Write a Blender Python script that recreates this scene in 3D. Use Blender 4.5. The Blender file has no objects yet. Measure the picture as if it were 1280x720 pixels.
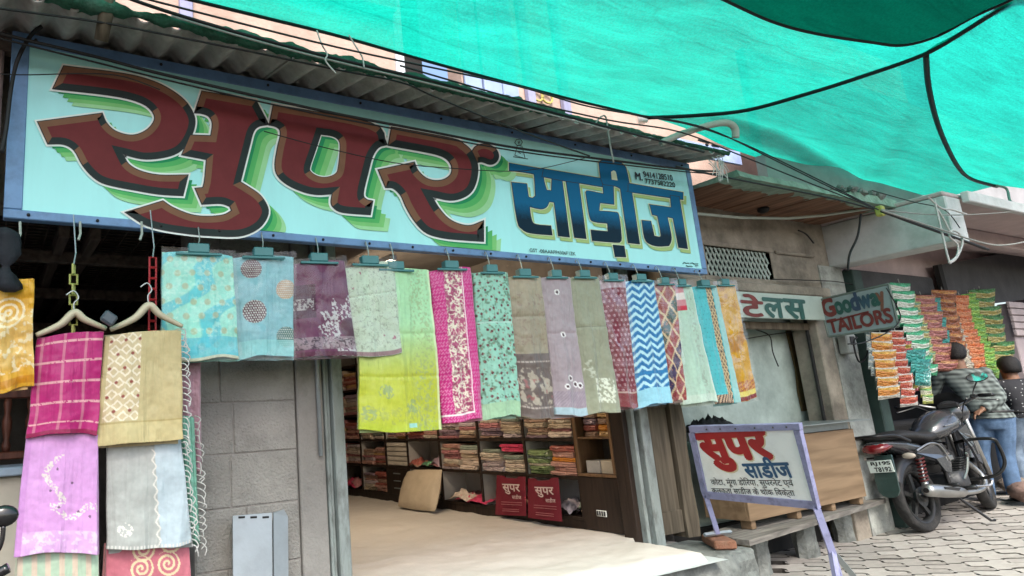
import bpy, bmesh, math, random
import numpy as np
from mathutils import Vector, Matrix, noise as mnoise
from mathutils.geometry import tessellate_polygon

random.seed(7)
SC = bpy.context.scene
COL = SC.collection

# ---------------------------------------------------------------- camera
# x = along the shop fronts (to the right), y = into the shops, z = up; the street is z = 0 under the camera
CAM_H = 1.3
F_PX, PX0, PY0 = 842.127, 433.80, 351.32
RW = np.array([[0.88396879, 0.04677634, 0.46520012],
               [-0.46427487, 0.20530917, 0.86156659],
               [-0.05520892, -0.9775787, 0.20320398]])
cam_d = bpy.data.cameras.new('camera')
cam = bpy.data.objects.new('camera', cam_d)
COL.objects.link(cam)
SC.camera = cam
cam_d.sensor_width = 36.0
cam_d.lens = F_PX / 1280 * 36.0
cam_d.shift_x = (640 - PX0) / 1280
cam_d.shift_y = (PY0 - 360) / 1280
cam_d.clip_start = 0.05
cam_d.clip_end = 400
mw = Matrix.Identity(4)
for i in range(3):
    mw[i][0] = RW[i][0]; mw[i][1] = -RW[i][1]; mw[i][2] = -RW[i][2]
mw[2][3] = CAM_H
cam.matrix_world = mw

# ---------------------------------------------------------------- sky, sun, exposure
SUN_EL, SUN_AZ = 50.0, 200.0          # degrees; azimuth from +y towards +x
wd = bpy.data.worlds.new('World'); SC.world = wd; wd.use_nodes = True
nt = wd.node_tree
sky = nt.nodes.new('ShaderNodeTexSky'); sky.sky_type = 'NISHITA'; sky.sun_disc = False
sky.sun_elevation = math.radians(SUN_EL); sky.sun_rotation = math.radians(SUN_AZ)
sky.air_density = 1.0; sky.dust_density = 4.0; sky.ozone_density = 1.0
nt.links.new(sky.outputs[0], nt.nodes['Background'].inputs[0])
nt.nodes['Background'].inputs[1].default_value = 0.15
sun_d = bpy.data.lights.new('sun', 'SUN'); sun = bpy.data.objects.new('sun', sun_d); COL.objects.link(sun)
sun_d.energy = 1.5; sun_d.angle = math.radians(20); sun_d.color = (1.0, 0.96, 0.9)
az, el = math.radians(SUN_AZ), math.radians(SUN_EL)
sdir = Vector((math.sin(az) * math.cos(el), math.cos(az) * math.cos(el), math.sin(el)))
sun.rotation_euler = sdir.to_track_quat('Z', 'Y').to_euler()
SC.view_settings.view_transform = 'Standard'
SC.view_settings.look = 'None'
SC.view_settings.gamma = 1.0
SC.view_settings.use_curve_mapping = False
SC.view_settings.exposure = 1.42
SC.render.engine = 'CYCLES'
SC.cycles.use_denoising = True
SC.cycles.max_bounces = 8
SC.cycles.diffuse_bounces = 4
SC.cycles.transparent_max_bounces = 12
SC.cycles.sample_clamp_indirect = 6
SC.cycles.caustics_reflective = False
SC.cycles.caustics_refractive = False

# ---------------------------------------------------------------- helpers: measuring
def ray(p):
    return RW @ np.array([p[0] - PX0, p[1] - PY0, F_PX])
def atY(px, py, y):
    d = ray((px, py)); d = d * (y / d[1]); return Vector((d[0], d[1], d[2] + CAM_H))
def atX(px, py, x):
    d = ray((px, py)); d = d * (x / d[0]); return Vector((d[0], d[1], d[2] + CAM_H))
def atZ(px, py, z):
    d = ray((px, py)); d = d * ((z - CAM_H) / d[2]); return Vector((d[0], d[1], d[2] + CAM_H))
def atP(px, py, p0, n):
    d = Vector(ray((px, py))); c = Vector((0, 0, CAM_H))
    return c + d * ((p0 - c).dot(n) / d.dot(n))
def gz(x):
    return 0.045 * max(0.0, x - 6.5)

def S(r, g=None, b=None):
    if g is None: g = b = r
    def c(v):
        v /= 255.0
        return v / 12.92 if v <= 0.04045 else ((v + 0.055) / 1.055) ** 2.4
    return (c(r), c(g), c(b))

# ---------------------------------------------------------------- helpers: materials
def new_mat(name):
    m = bpy.data.materials.new(name); m.use_nodes = True
    return m, m.node_tree, m.node_tree.nodes['Principled BSDF']

def pm(name, col, rough=0.75, var=0.25, scale=6.0, bump=0.15, bscale=40.0, metal=0.0, spec=0.4,
       dirt=None, dscale=3.0, damt=0.5, stretch=(1, 1, 1), coat=0.0, sheen=0.0):
    """plain procedural material: two noises for colour, dirt blotches, one for relief"""
    m, t, b = new_mat(name)
    N = t.nodes.new; L = t.links.new
    tc = N('ShaderNodeTexCoord'); mp = N('ShaderNodeMapping'); mp.inputs['Scale'].default_value = stretch
    L(tc.outputs['Object'], mp.inputs['Vector'])
    n1 = N('ShaderNodeTexNoise'); n1.inputs['Scale'].default_value = scale; n1.inputs['Detail'].default_value = 6
    n1.inputs['Roughness'].default_value = 0.65
    L(mp.outputs[0], n1.inputs['Vector'])
    mr = N('ShaderNodeMapRange'); mr.inputs['From Min'].default_value = 0.3; mr.inputs['From Max'].default_value = 0.7
    mr.inputs['To Min'].default_value = 1 - var; mr.inputs['To Max'].default_value = 1 + var * 0.6
    L(n1.outputs['Fac'], mr.inputs['Value'])
    mx = N('ShaderNodeMix'); mx.data_type = 'RGBA'; mx.blend_type = 'MULTIPLY'; mx.inputs['Factor'].default_value = 1
    mx.inputs[6].default_value = (*col, 1)
    L(mr.outputs[0], mx.inputs[7])
    out = mx.outputs[2]
    if dirt is not None:
        n2 = N('ShaderNodeTexNoise'); n2.inputs['Scale'].default_value = dscale; n2.inputs['Detail'].default_value = 8
        n2.inputs['Roughness'].default_value = 0.7
        L(mp.outputs[0], n2.inputs['Vector'])
        r2 = N('ShaderNodeMapRange'); r2.inputs['From Min'].default_value = 0.48; r2.inputs['From Max'].default_value = 0.68
        r2.inputs['To Max'].default_value = damt
        L(n2.outputs['Fac'], r2.inputs['Value'])
        m2 = N('ShaderNodeMix'); m2.data_type = 'RGBA'
        L(r2.outputs[0], m2.inputs['Factor']); L(out, m2.inputs[6]); m2.inputs[7].default_value = (*dirt, 1)
        out = m2.outputs[2]
    L(out, b.inputs['Base Color'])
    b.inputs['Roughness'].default_value = rough
    b.inputs['Metallic'].default_value = metal
    b.inputs['Specular IOR Level'].default_value = spec
    if coat: b.inputs['Coat Weight'].default_value = coat; b.inputs['Coat Roughness'].default_value = 0.15
    if sheen: b.inputs['Sheen Weight'].default_value = sheen
    if bump:
        n3 = N('ShaderNodeTexNoise'); n3.inputs['Scale'].default_value = bscale; n3.inputs['Detail'].default_value = 5
        L(mp.outputs[0], n3.inputs['Vector'])
        bp = N('ShaderNodeBump'); bp.inputs['Strength'].default_value = bump; bp.inputs['Distance'].default_value = 0.02
        L(n3.outputs['Fac'], bp.inputs['Height']); L(bp.outputs[0], b.inputs['Normal'])
    return m

def wood(name, c1, c2, axis=0, rough=0.7, scale=5.0):
    m, t, b = new_mat(name)
    N = t.nodes.new; L = t.links.new
    tc = N('ShaderNodeTexCoord'); mp = N('ShaderNodeMapping')
    s = [scale * 5] * 3; s[axis] = scale * 0.35
    mp.inputs['Scale'].default_value = s
    L(tc.outputs['Object'], mp.inputs['Vector'])
    n1 = N('ShaderNodeTexNoise'); n1.inputs['Scale'].default_value = 1; n1.inputs['Detail'].default_value = 8
    n1.inputs['Distortion'].default_value = 0.6
    L(mp.outputs[0], n1.inputs['Vector'])
    cr = N('ShaderNodeValToRGB'); cr.color_ramp.elements[0].position = 0.32; cr.color_ramp.elements[1].position = 0.7
    cr.color_ramp.elements[0].color = (*c1, 1); cr.color_ramp.elements[1].color = (*c2, 1)
    L(n1.outputs['Fac'], cr.inputs[0]); L(cr.outputs[0], b.inputs['Base Color'])
    b.inputs['Roughness'].default_value = rough; b.inputs['Specular IOR Level'].default_value = 0.3
    bp = N('ShaderNodeBump'); bp.inputs['Strength'].default_value = 0.25; bp.inputs['Distance'].default_value = 0.01
    L(n1.outputs['Fac'], bp.inputs['Height']); L(bp.outputs[0], b.inputs['Normal'])
    return m

def cloth_mat(name, sheen=0.3, rough=0.6):
    """cloth whose dye pattern is stored on the mesh; weave relief and fine variation are noise"""
    m, t, b = new_mat(name)
    N = t.nodes.new; L = t.links.new
    at = N('ShaderNodeAttribute'); at.attribute_name = 'dye'
    tc = N('ShaderNodeTexCoord')
    n1 = N('ShaderNodeTexNoise'); n1.inputs['Scale'].default_value = 45; n1.inputs['Detail'].default_value = 5
    L(tc.outputs['Object'], n1.inputs['Vector'])
    mr = N('ShaderNodeMapRange'); mr.inputs['To Min'].default_value = 0.78; mr.inputs['To Max'].default_value = 1.14
    L(n1.outputs['Fac'], mr.inputs['Value'])
    mx = N('ShaderNodeMix'); mx.data_type = 'RGBA'; mx.blend_type = 'MULTIPLY'; mx.inputs['Factor'].default_value = 1
    L(at.outputs['Color'], mx.inputs[6]); L(mr.outputs[0], mx.inputs[7])
    L(mx.outputs[2], b.inputs['Base Color'])
    b.inputs['Roughness'].default_value = rough; b.inputs['Sheen Weight'].default_value = sheen
    b.inputs['Specular IOR Level'].default_value = 0.35
    n2 = N('ShaderNodeTexNoise'); n2.inputs['Scale'].default_value = 25; n2.inputs['Detail'].default_value = 3
    L(tc.outputs['Object'], n2.inputs['Vector'])
    bp = N('ShaderNodeBump'); bp.inputs['Strength'].default_value = 0.25; bp.inputs['Distance'].default_value = 0.01
    L(n2.outputs['Fac'], bp.inputs['Height'])
    mp = N('ShaderNodeMapping'); mp.inputs['Scale'].default_value = (14, 6, 1.6); mp.inputs['Rotation'].default_value = (0, .12, 0); L(tc.outputs['Object'], mp.inputs[0])
    n3 = N('ShaderNodeTexNoise'); n3.inputs['Scale'].default_value = 1.0; n3.inputs['Detail'].default_value = 3; n3.inputs['Distortion'].default_value = 0.7; L(mp.outputs[0], n3.inputs['Vector'])
    b3 = N('ShaderNodeBump'); b3.inputs['Strength'].default_value = 0.55; b3.inputs['Distance'].default_value = 0.04
    L(n3.outputs['Fac'], b3.inputs['Height']); L(bp.outputs[0], b3.inputs['Normal']); L(b3.outputs[0], b.inputs['Normal'])
    return m

# ---------------------------------------------------------------- helpers: meshes and objects
def tag(o, label=None, cat=None, group=None, kind=None):
    if label: o['label'] = label
    if cat: o['category'] = cat
    if group: o['group'] = group
    if kind: o['kind'] = kind
    return o

def thing(name, label, cat, loc=(0, 0, 0), group=None, rz=0.0):
    o = bpy.data.objects.new(name, None); COL.objects.link(o)
    o.location = loc; o.rotation_euler = (0, 0, rz); o.empty_display_size = 0.1
    return tag(o, label, cat, group)

class MB:
    def __init__(s): s.v = []; s.f = []; s.m = []; s.cur = 0
    def add(s, vs, fs):
        o = len(s.v); s.v += [tuple(v) for v in vs]
        for f in fs: s.f.append([i + o for i in f]); s.m.append(s.cur)
        return s
    def box(s, a, b, bev=0.0, M=None):
        x0, y0, z0 = a; x1, y1, z1 = b
        if x0 > x1: x0, x1 = x1, x0
        if y0 > y1: y0, y1 = y1, y0
        if z0 > z1: z0, z1 = z1, z0
        if bev <= 0:
            vs = [(x0, y0, z0), (x1, y0, z0), (x1, y1, z0), (x0, y1, z0), (x0, y0, z1), (x1, y0, z1), (x1, y1, z1), (x0, y1, z1)]
            fs = [(0, 3, 2, 1), (4, 5, 6, 7), (0, 1, 5, 4), (1, 2, 6, 5), (2, 3, 7, 6), (3, 0, 4, 7)]
        else:
            bv = min(bev, (x1 - x0) * .45, (y1 - y0) * .45, (z1 - z0) * .45)
            bm = bmesh.new()
            bmesh.ops.create_cube(bm, size=1)
            for v in bm.verts:
                v.co = Vector(((x0 + x1) / 2 + v.co.x * (x1 - x0), (y0 + y1) / 2 + v.co.y * (y1 - y0), (z0 + z1) / 2 + v.co.z * (z1 - z0)))
            bmesh.ops.bevel(bm, geom=bm.edges[:], offset=bv, segments=1, affect='EDGES')
            bm.verts.index_update()
            vs = [v.co.copy() for v in bm.verts]; fs = [[v.index for v in f.verts] for f in bm.faces]
            bm.free()
        if M is not None: vs = [M @ Vector(v) for v in vs]
        return s.add(vs, fs)
    def tube(s, pts, r, n=8, cap=True, closed=False, flat=1.0):
        pts = [Vector(p) for p in pts]
        rr = r if isinstance(r, (list, tuple)) else [r] * len(pts)
        k = len(pts); rings = []
        up = Vector((0, 0, 1)); prev = None
        for i, p in enumerate(pts):
            if closed: d = pts[(i + 1) % k] - pts[i - 1]
            else: d = pts[min(i + 1, k - 1)] - pts[max(i - 1, 0)]
            if d.length < 1e-9: d = Vector((0, 0, 1))
            d.normalize()
            if prev is None:
                a = d.cross(up)
                if a.length < 0.05: a = d.cross(Vector((0, 1, 0)))
            else:
                a = prev - d * prev.dot(d)
                if a.length < 1e-6: a = d.cross(up)
            a.normalize(); prev = a; b = d.cross(a)
            rings.append([p + (a * math.cos(2 * math.pi * j / n) + b * math.sin(2 * math.pi * j / n) * flat) * rr[i] for j in range(n)])
        vs = [v for q in rings for v in q]; fs = []
        m = k if closed else k - 1
        for i in range(m):
            for j in range(n):
                a0 = i * n + j; a1 = i * n + (j + 1) % n; b0 = ((i + 1) % k) * n + j; b1 = ((i + 1) % k) * n + (j + 1) % n
                fs.append((a0, a1, b1, b0))
        if cap and not closed:
            fs.append(list(range(n - 1, -1, -1))); fs.append([(k - 1) * n + j for j in range(n)])
        return s.add(vs, fs)
    def loft(s, rings, cap=True):
        n = len(rings[0]); k = len(rings)
        vs = [v for q in rings for v in q]; fs = []
        for i in range(k - 1):
            for j in range(n):
                fs.append((i * n + j, i * n + (j + 1) % n, (i + 1) * n + (j + 1) % n, (i + 1) * n + j))
        if cap:
            fs.append(list(range(n - 1, -1, -1))); fs.append([(k - 1) * n + j for j in range(n)])
        return s.add(vs, fs)
    def ball(s, c, r, nu=12, nv=8):
        rx, ry, rz = (r, r, r) if not isinstance(r, (tuple, list)) else r
        vs = [(c[0], c[1], c[2] - rz)]
        for i in range(1, nv):
            a = -math.pi / 2 + math.pi * i / nv
            for j in range(nu):
                t = 2 * math.pi * j / nu
                vs.append((c[0] + rx * math.cos(a) * math.cos(t), c[1] + ry * math.cos(a) * math.sin(t), c[2] + rz * math.sin(a)))
        vs.append((c[0], c[1], c[2] + rz)); fs = []
        for j in range(nu): fs.append((0, 1 + (j + 1) % nu, 1 + j))
        for i in range(nv - 2):
            for j in range(nu):
                a = 1 + i * nu; fs.append((a + j, a + (j + 1) % nu, a + nu + (j + 1) % nu, a + nu + j))
        e = len(vs) - 1; a = 1 + (nv - 2) * nu
        for j in range(nu): fs.append((a + j, a + (j + 1) % nu, e))
        return s.add(vs, fs)
    def grid(s, P):
        """P[i][j] points"""
        r = len(P); c = len(P[0]); vs = [p for q in P for p in q]; fs = []
        for i in range(r - 1):
            for j in range(c - 1): fs.append((i * c + j, i * c + j + 1, (i + 1) * c + j + 1, (i + 1) * c + j))
        return s.add(vs, fs)
    def prism(s, poly, vec):
        """poly: list of 3D points (planar), extruded by vec"""
        p = [Vector(q) for q in poly]; n = len(p); vec = Vector(vec)
        tri = tessellate_polygon([p]); vs = p + [q + vec for q in p]; fs = [tuple(t) for t in tri] + [tuple(i + n for i in reversed(t)) for t in tri]
        for i in range(n): fs.append((i, (i + 1) % n, n + (i + 1) % n, n + i))
        return s.add(vs, fs)
    def mesh(s, name, mats, smooth=False):
        me = bpy.data.meshes.new(name); me.from_pydata(s.v, [], s.f)
        for m in (mats if isinstance(mats, (list, tuple)) else [mats]): me.materials.append(m)
        me.polygons.foreach_set('material_index', s.m)
        if smooth: me.polygons.foreach_set('use_smooth', [True] * len(s.f))
        bm = bmesh.new(); bm.from_mesh(me); bmesh.ops.recalc_face_normals(bm, faces=bm.faces[:]); bm.to_mesh(me); bm.free()
        me.update()
        return me
    def build(s, name, mats, parent=None, smooth=False, label=None, cat=None, group=None, kind=None, auto=None):
        me = s.mesh(name, mats, smooth)
        if auto is not None:
            me.polygons.foreach_set('use_smooth', [True] * len(me.polygons))
            try: me.set_sharp_from_angle(angle=math.radians(auto))
            except Exception: pass
        o = bpy.data.objects.new(name, me); COL.objects.link(o)
        if parent is not None: o.parent = parent
        return tag(o, label, cat, group, kind)

def copy_obj(o, parent=None, loc=None):
    c = o.copy(); COL.objects.link(c)
    if parent is not None: c.parent = parent
    if loc is not None: c.location = loc
    return c

def remeshed(mb, name, mats, voxel, parent=None, smooth_it=4):
    """one continuous closed surface from overlapping closed shapes"""
    me = mb.mesh(name + '_src', mats)
    o = bpy.data.objects.new(name + '_src', me); COL.objects.link(o)
    r = o.modifiers.new('r', 'REMESH'); r.mode = 'VOXEL'; r.voxel_size = voxel; r.use_smooth_shade = True
    if smooth_it:
        sm = o.modifiers.new('s', 'SMOOTH'); sm.factor = 0.5; sm.iterations = smooth_it
    dg = bpy.context.evaluated_depsgraph_get()
    nm = bpy.data.meshes.new_from_object(o.evaluated_get(dg))
    bpy.data.objects.remove(o); nm.name = name
    q = bpy.data.objects.new(name, nm); COL.objects.link(q)
    if parent is not None: q.parent = parent
    return q

def text_mesh(body, o, ux, uy, w, h, mat, parent, name, bold=0.0, lift=0.0, shear=0.0):
    """lettering set flat on a plane: lower-left corner o, unit axes ux, uy, box w x h"""
    cu = bpy.data.curves.new('txt', 'FONT'); cu.body = body; cu.size = 1; cu.shear = shear
    cu.resolution_u = 4
    t = bpy.data.objects.new('txt', cu); COL.objects.link(t)
    dg = bpy.context.evaluated_depsgraph_get(); dg.update()
    me = bpy.data.meshes.new_from_object(t.evaluated_get(dg)); bpy.data.objects.remove(t)
    co = np.zeros(len(me.vertices) * 3); me.vertices.foreach_get('co', co); co = co.reshape(-1, 3)
    mn = co.min(0); mx = co.max(0); sz = np.maximum(mx - mn, 1e-6)
    # separate glyph islands by a hair so that strokes that cross never share a plane
    bm = bmesh.new(); bm.from_mesh(me); bm.verts.ensure_lookup_table()
    seen = set(); isl = np.zeros(len(bm.verts)); k = 0
    for v in bm.verts:
        if v.index in seen: continue
        st = [v]; seen.add(v.index); k += 1
        while st:
            q = st.pop(); isl[q.index] = k
            for e in q.link_edges:
                u = e.other_vert(q)
                if u.index not in seen: seen.add(u.index); st.append(u)
    bm.free()
    n = ux.cross(uy).normalized()
    out = []
    for i in range(len(co)):
        a = (co[i][0] - mn[0]) / sz[0] * w; b = (co[i][1] - mn[1]) / sz[1] * h
        out.append(o + ux * a + uy * b + n * (lift + (isl[i] % 7) * 0.00012))
    if bold:
        fc = [list(p.vertices) for p in me.polygons]; nv = len(out); bx_, by_ = bold * w / sz[0], bold * h / sz[1]
        V_, F_ = list(out), list(fc); k = 0
        for ax_, ay_ in ((1, 0), (-1, 0), (0, 1), (0, -1), (.7, .7), (-.7, .7), (.7, -.7), (-.7, -.7)):
            k += 1; V_ += [q + ux * ax_ * bx_ + uy * ay_ * by_ - n * (.00009 * k / 8) for q in out]; F_ += [[i + nv * k for i in q] for q in fc]
        bpy.data.meshes.remove(me); me = bpy.data.meshes.new(name); me.from_pydata([tuple(v) for v in V_], [], F_)
    else:
        me.vertices.foreach_set('co', np.array([tuple(v) for v in out]).ravel())
    me.materials.clear(); me.materials.append(mat); me.update()
    q = bpy.data.objects.new(name, me); COL.objects.link(q); q.parent = parent
    return q

def ring(c, rx, ry, n=16, z=None, ax=0.0):
    ca, sa = math.cos(ax), math.sin(ax)
    return [Vector((c[0] + rx * math.cos(2 * math.pi * j / n) * ca - ry * math.sin(2 * math.pi * j / n) * sa,
                    c[1] + rx * math.cos(2 * math.pi * j / n) * sa + ry * math.sin(2 * math.pi * j / n) * ca, c[2])) for j in range(n)]

def smooth_path(pts, k=6):
    pts = [Vector(p) for p in pts]; out = []
    for i in range(len(pts) - 1):
        p0 = pts[max(i - 1, 0)]; p1 = pts[i]; p2 = pts[i + 1]; p3 = pts[min(i + 2, len(pts) - 1)]
        for j in range(k):
            t = j / k
            out.append(0.5 * ((2 * p1) + (p2 - p0) * t + (2 * p0 - 5 * p1 + 4 * p2 - p3) * t * t + (3 * p1 - p0 - 3 * p2 + p3) * t ** 3))
    out.append(pts[-1]); return out

def fbm(x, y, z=0.0):
    return mnoise.fractal(Vector((x, y, z)), 1.0, 2.0, 4)
# ================================================================ materials
M = {}
M['concrete'] = pm('concrete', (0.31, 0.295, 0.275), 0.9, 0.3, 5, 0.35, 60, dirt=(0.09, 0.085, 0.08), dscale=2.5, damt=0.6)
M['block'] = pm('block', (0.34, 0.325, 0.30), 0.92, 0.3, 7, 0.7, 70, dirt=(0.13, 0.12, 0.11), dscale=3.5, damt=0.7)
M['mortar'] = pm('mortar', (0.30, 0.28, 0.26), 0.95, 0.25, 12, 0.4, 120)
M['plaster'] = pm('plaster', (0.30, 0.265, 0.215), 0.9, 0.35, 4, 0.4, 30, dirt=(0.09, 0.08, 0.065), dscale=3, damt=0.7)
M['plaster_green'] = pm('plaster_green', (0.42, 0.50, 0.46), 0.9, 0.3, 3, 0.25, 30, dirt=(0.22, 0.27, 0.24), dscale=2, damt=0.6)
M['pillar'] = pm('pillar', (0.38, 0.40, 0.37), 0.9, 0.3, 7, 0.4, 35, dirt=(0.13, 0.13, 0.12), dscale=5, damt=0.75)
M['beam'] = pm('beam', (0.58, 0.60, 0.60), 0.85, 0.25, 2.5, 0.2, 30, dirt=(0.26, 0.32, 0.30), dscale=1.6, damt=0.6)
M['pinkslab'] = pm('pinkslab', (0.56, 0.46, 0.46), 0.9, 0.2, 3, 0.2, 30, dirt=(0.36, 0.30, 0.30), dscale=2, damt=0.5)
M['pinkwall'] = pm('pinkwall', (0.50, 0.36, 0.30), 0.9, 0.22, 3, 0.3, 40, dirt=(0.34, 0.22, 0.17), dscale=2.2, damt=0.6)
M['purplepost'] = pm('purplepost', (0.30, 0.30, 0.45), 0.8, 0.2, 5, 0.1)
M['dark'] = pm('dark', (0.02, 0.02, 0.02), 0.9, 0.3, 5, 0.1)
M['darkgrey'] = pm('darkgrey', (0.055, 0.055, 0.057), 0.75, 0.3, 4, 0.15, dirt=(0.1, 0.1, 0.1), damt=0.4)
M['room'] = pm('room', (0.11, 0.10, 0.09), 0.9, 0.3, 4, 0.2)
M['roof'] = pm('roof', (0.46, 0.45, 0.43), 0.9, 0.3, 6, 0.3, 50, dirt=(0.22, 0.20, 0.18), dscale=4, damt=0.6)
M['moss'] = pm('moss', (0.02, 0.10, 0.06), 0.9, 0.5, 14, 0.6, 60, dirt=(0.09, 0.20, 0.15), dscale=10, damt=0.6)
M['steelpost'] = pm('steelpost', (0.27, 0.31, 0.30), 0.65, 0.2, 8, 0.2, 60, dirt=(0.07, 0.065, 0.06), dscale=9, damt=0.8, stretch=(1, 1, .35))
M['blue'] = pm('blue', (0.15, 0.28, 0.50), 0.45, 0.15, 5, 0.05, 60, dirt=(0.06, 0.10, 0.17), dscale=6, damt=0.5)
M['panel'] = pm('panel', (0.43, 0.88, 0.88), 0.4, 0.05, 1.6, 0.04, 5, spec=0.35, dirt=(0.34, 0.70, 0.70), dscale=2.6, damt=0.3, stretch=(2.2, 1, .4))
M['face'] = pm('face', (0.165, 0.030, 0.033), 0.6, 0.12, 10, 0.03, spec=0.15)
M['tan'] = pm('tan', (0.215, 0.105, 0.062), 0.6, 0.12, 10, 0.03, spec=0.15)
M['edge'] = pm('edge', (0.026, 0.036, 0.036), 0.6, 0.12, 10, 0.03, spec=0.15)
M['line'] = pm('line', (0.012, 0.014, 0.014), 0.4, 0.1, 10, 0)
M['white'] = pm('white', (0.80, 0.84, 0.80), 0.4, 0.05, 10, 0)
M['g1'] = pm('g1', (0.020, 0.27, 0.11), 0.6, 0.1, 6, 0, spec=0.15)
M['g2'] = pm('g2', (0.10, 0.46, 0.14), 0.6, 0.1, 6, 0, spec=0.15)
M['g3'] = pm('g3', (0.22, 0.58, 0.20), 0.6, 0.1, 6, 0, spec=0.15)
M['g4'] = pm('g4', (0.36, 0.70, 0.36), 0.6, 0.1, 6, 0, spec=0.15)
M['olive'] = pm('olive', (0.40, 0.55, 0.22), 0.6, 0.1, 6, 0, spec=0.15)
M['cream'] = pm('cream', (0.72, 0.80, 0.58), 0.6, 0.1, 6, 0, spec=0.15)
M['ink'] = pm('ink', (0.012, 0.014, 0.016), 0.5, 0.1, 6, 0)
M['cable'] = pm('cable', (0.010, 0.010, 0.011), 0.6, 0.2, 20, 0)
M['whiterope'] = pm('whiterope', (0.55, 0.55, 0.53), 0.9, 0.2, 60, 0.3, 200)
M['greyrope'] = pm('greyrope', (0.30, 0.31, 0.29), 0.9, 0.2, 60, 0.3, 200)
M['pvc'] = pm('pvc', (0.40, 0.45, 0.40), 0.6, 0.2, 8, 0.1, dirt=(0.2, 0.21, 0.18), dscale=8)
M['plank'] = wood('plank', (0.10, 0.092, 0.082), (0.27, 0.25, 0.22), 0, 0.85)
M['soffit'] = wood('soffit', (0.10, 0.052, 0.034), (0.27, 0.145, 0.09), 1, 0.85)
M['oldwood'] = wood('oldwood', (0.06, 0.048, 0.034), (0.165, 0.135, 0.095), 2, 0.8)
M['darkwood'] = wood('darkwood', (0.013, 0.009, 0.007), (0.035, 0.022, 0.016), 2, 0.45)
M['brownwood'] = wood('brownwood', (0.10, 0.055, 0.028), (0.20, 0.115, 0.06), 2, 0.5)
M['rafter'] = wood('rafter', (0.09, 0.07, 0.06), (0.20, 0.155, 0.13), 1, 0.85)
M['ply'] = wood('ply', (0.16, 0.105, 0.06), (0.27, 0.185, 0.11), 0, 0.75, 3)
M['laminate'] = pm('laminate', (0.42, 0.41, 0.40), 0.5, 0.1, 6, 0.03)
M['sheet'] = pm('sheet', (0.63, 0.60, 0.55), 0.85, 0.10, 3, 0.6, 5, dirt=(0.50, 0.46, 0.40), dscale=1.6, damt=0.45)
M['stone'] = pm('stone', (0.20, 0.215, 0.20), 0.92, 0.4, 6, 0.8, 25, dirt=(0.06, 0.065, 0.06), dscale=5, damt=0.8)
M['brick'] = pm('brick', (0.30, 0.14, 0.085), 0.9, 0.3, 20, 0.5, 80, dirt=(0.22, 0.15, 0.11), dscale=15)
M['zinc'] = pm('zinc', (0.33, 0.37, 0.37), 0.4, 0.2, 6, 0.1, 30, metal=0.6, dirt=(0.16, 0.17, 0.16), damt=0.5)
M['alu'] = pm('alu', (0.36, 0.40, 0.43), 0.45, 0.12, 4, 0.06, 30, metal=0.35, dirt=(0.22, 0.235, 0.24), damt=0.5)
M['paver'] = pm('paver', (0.42, 0.395, 0.36), 0.9, 0.3, 6, 0.3, 70, dirt=(0.16, 0.145, 0.125), dscale=4, damt=0.7)
M['paver2'] = pm('paver2', (0.35, 0.325, 0.295), 0.9, 0.3, 6, 0.3, 70, dirt=(0.13, 0.12, 0.105), dscale=4, damt=0.7)
M['groundmat'] = pm('groundmat', (0.075, 0.068, 0.06), 0.95, 0.4, 5, 0.5, 50, dirt=(0.05, 0.046, 0.04), dscale=3)

# ================================================================ ground
g = MB()
xs = [-60, -10, 0, 6.5, 8, 10, 12, 20, 60]
ysg = [-60, -5, 0, 3, 6, 20, 60]
g.grid([[(x, y, -0.03 + 0.045 * max(0, min(x, 20) - 6.5)) for x in xs] for y in ysg])
g.build('ground', M['groundmat'], kind='structure')

pv = thing('street_paving', 'wavy interlocking concrete block paving on the lane by the motorcycle', 'paving')
pv['kind'] = 'structure'; del pv['category']
SX, SY, AMP = 0.26, 0.29, 0.034
def paver_mesh(ph, mat):
    gap = 0.006
    def wav(t): return AMP * math.sin(2 * math.pi * t)
    P = []
    n = 12
    # joint along y: x offset wav((y)/SY); joint along x: y offset wav(x/SX)
    for i in range(n):
        t = i / n; P.append((t * SX - SX / 2, -SY / 2 + 0.050 * math.sin(2 * math.pi * t)))
    for i in range(n):
        t = i / n; P.append((SX / 2 + ph * wav(2 * t), t * SY - SY / 2))
    for i in range(n):
        t = 1 - i / n; P.append((t * SX - SX / 2, SY / 2 + 0.050 * math.sin(2 * math.pi * t)))
    for i in range(n):
        t = 1 - i / n; P.append((-SX / 2 + ph * wav(2 * t), t * SY - SY / 2))
    N_ = len(P)
    def inset(d):
        o = []
        for i in range(N_):
            a = Vector(P[i - 1]); b = Vector(P[(i + 1) % N_]); t = (b - a).normalized(); nrm = Vector((-t.y, t.x))
            o.append(Vector(P[i]) + nrm * d)
        return o
    a = inset(gap); b = inset(gap + 0.005)
    r0 = [Vector((p.x, p.y, -0.05)) for p in a]; r1 = [Vector((p.x, p.y, -0.005)) for p in a]; r2 = [Vector((p.x, p.y, 0.0)) for p in b]
    m = MB(); m.cur = 1; m.loft([r0, r1, r2], cap=False)
    top = [2 * N_ + i for i in range(N_)]
    for t in tessellate_polygon([[Vector((p.x, p.y, 0)) for p in b]]): m.f.append([2 * N_ + i for i in t]); m.m.append(0)
    return m.mesh('paver', [mat, M['joint']])
M['joint'] = pm('joint', (.045, .04, .034), .95, .4, 20, .3)
pmesh = [paver_mesh(1, M['paver']), paver_mesh(1, M['paver2'])]
rp = random.Random(3)
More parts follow.
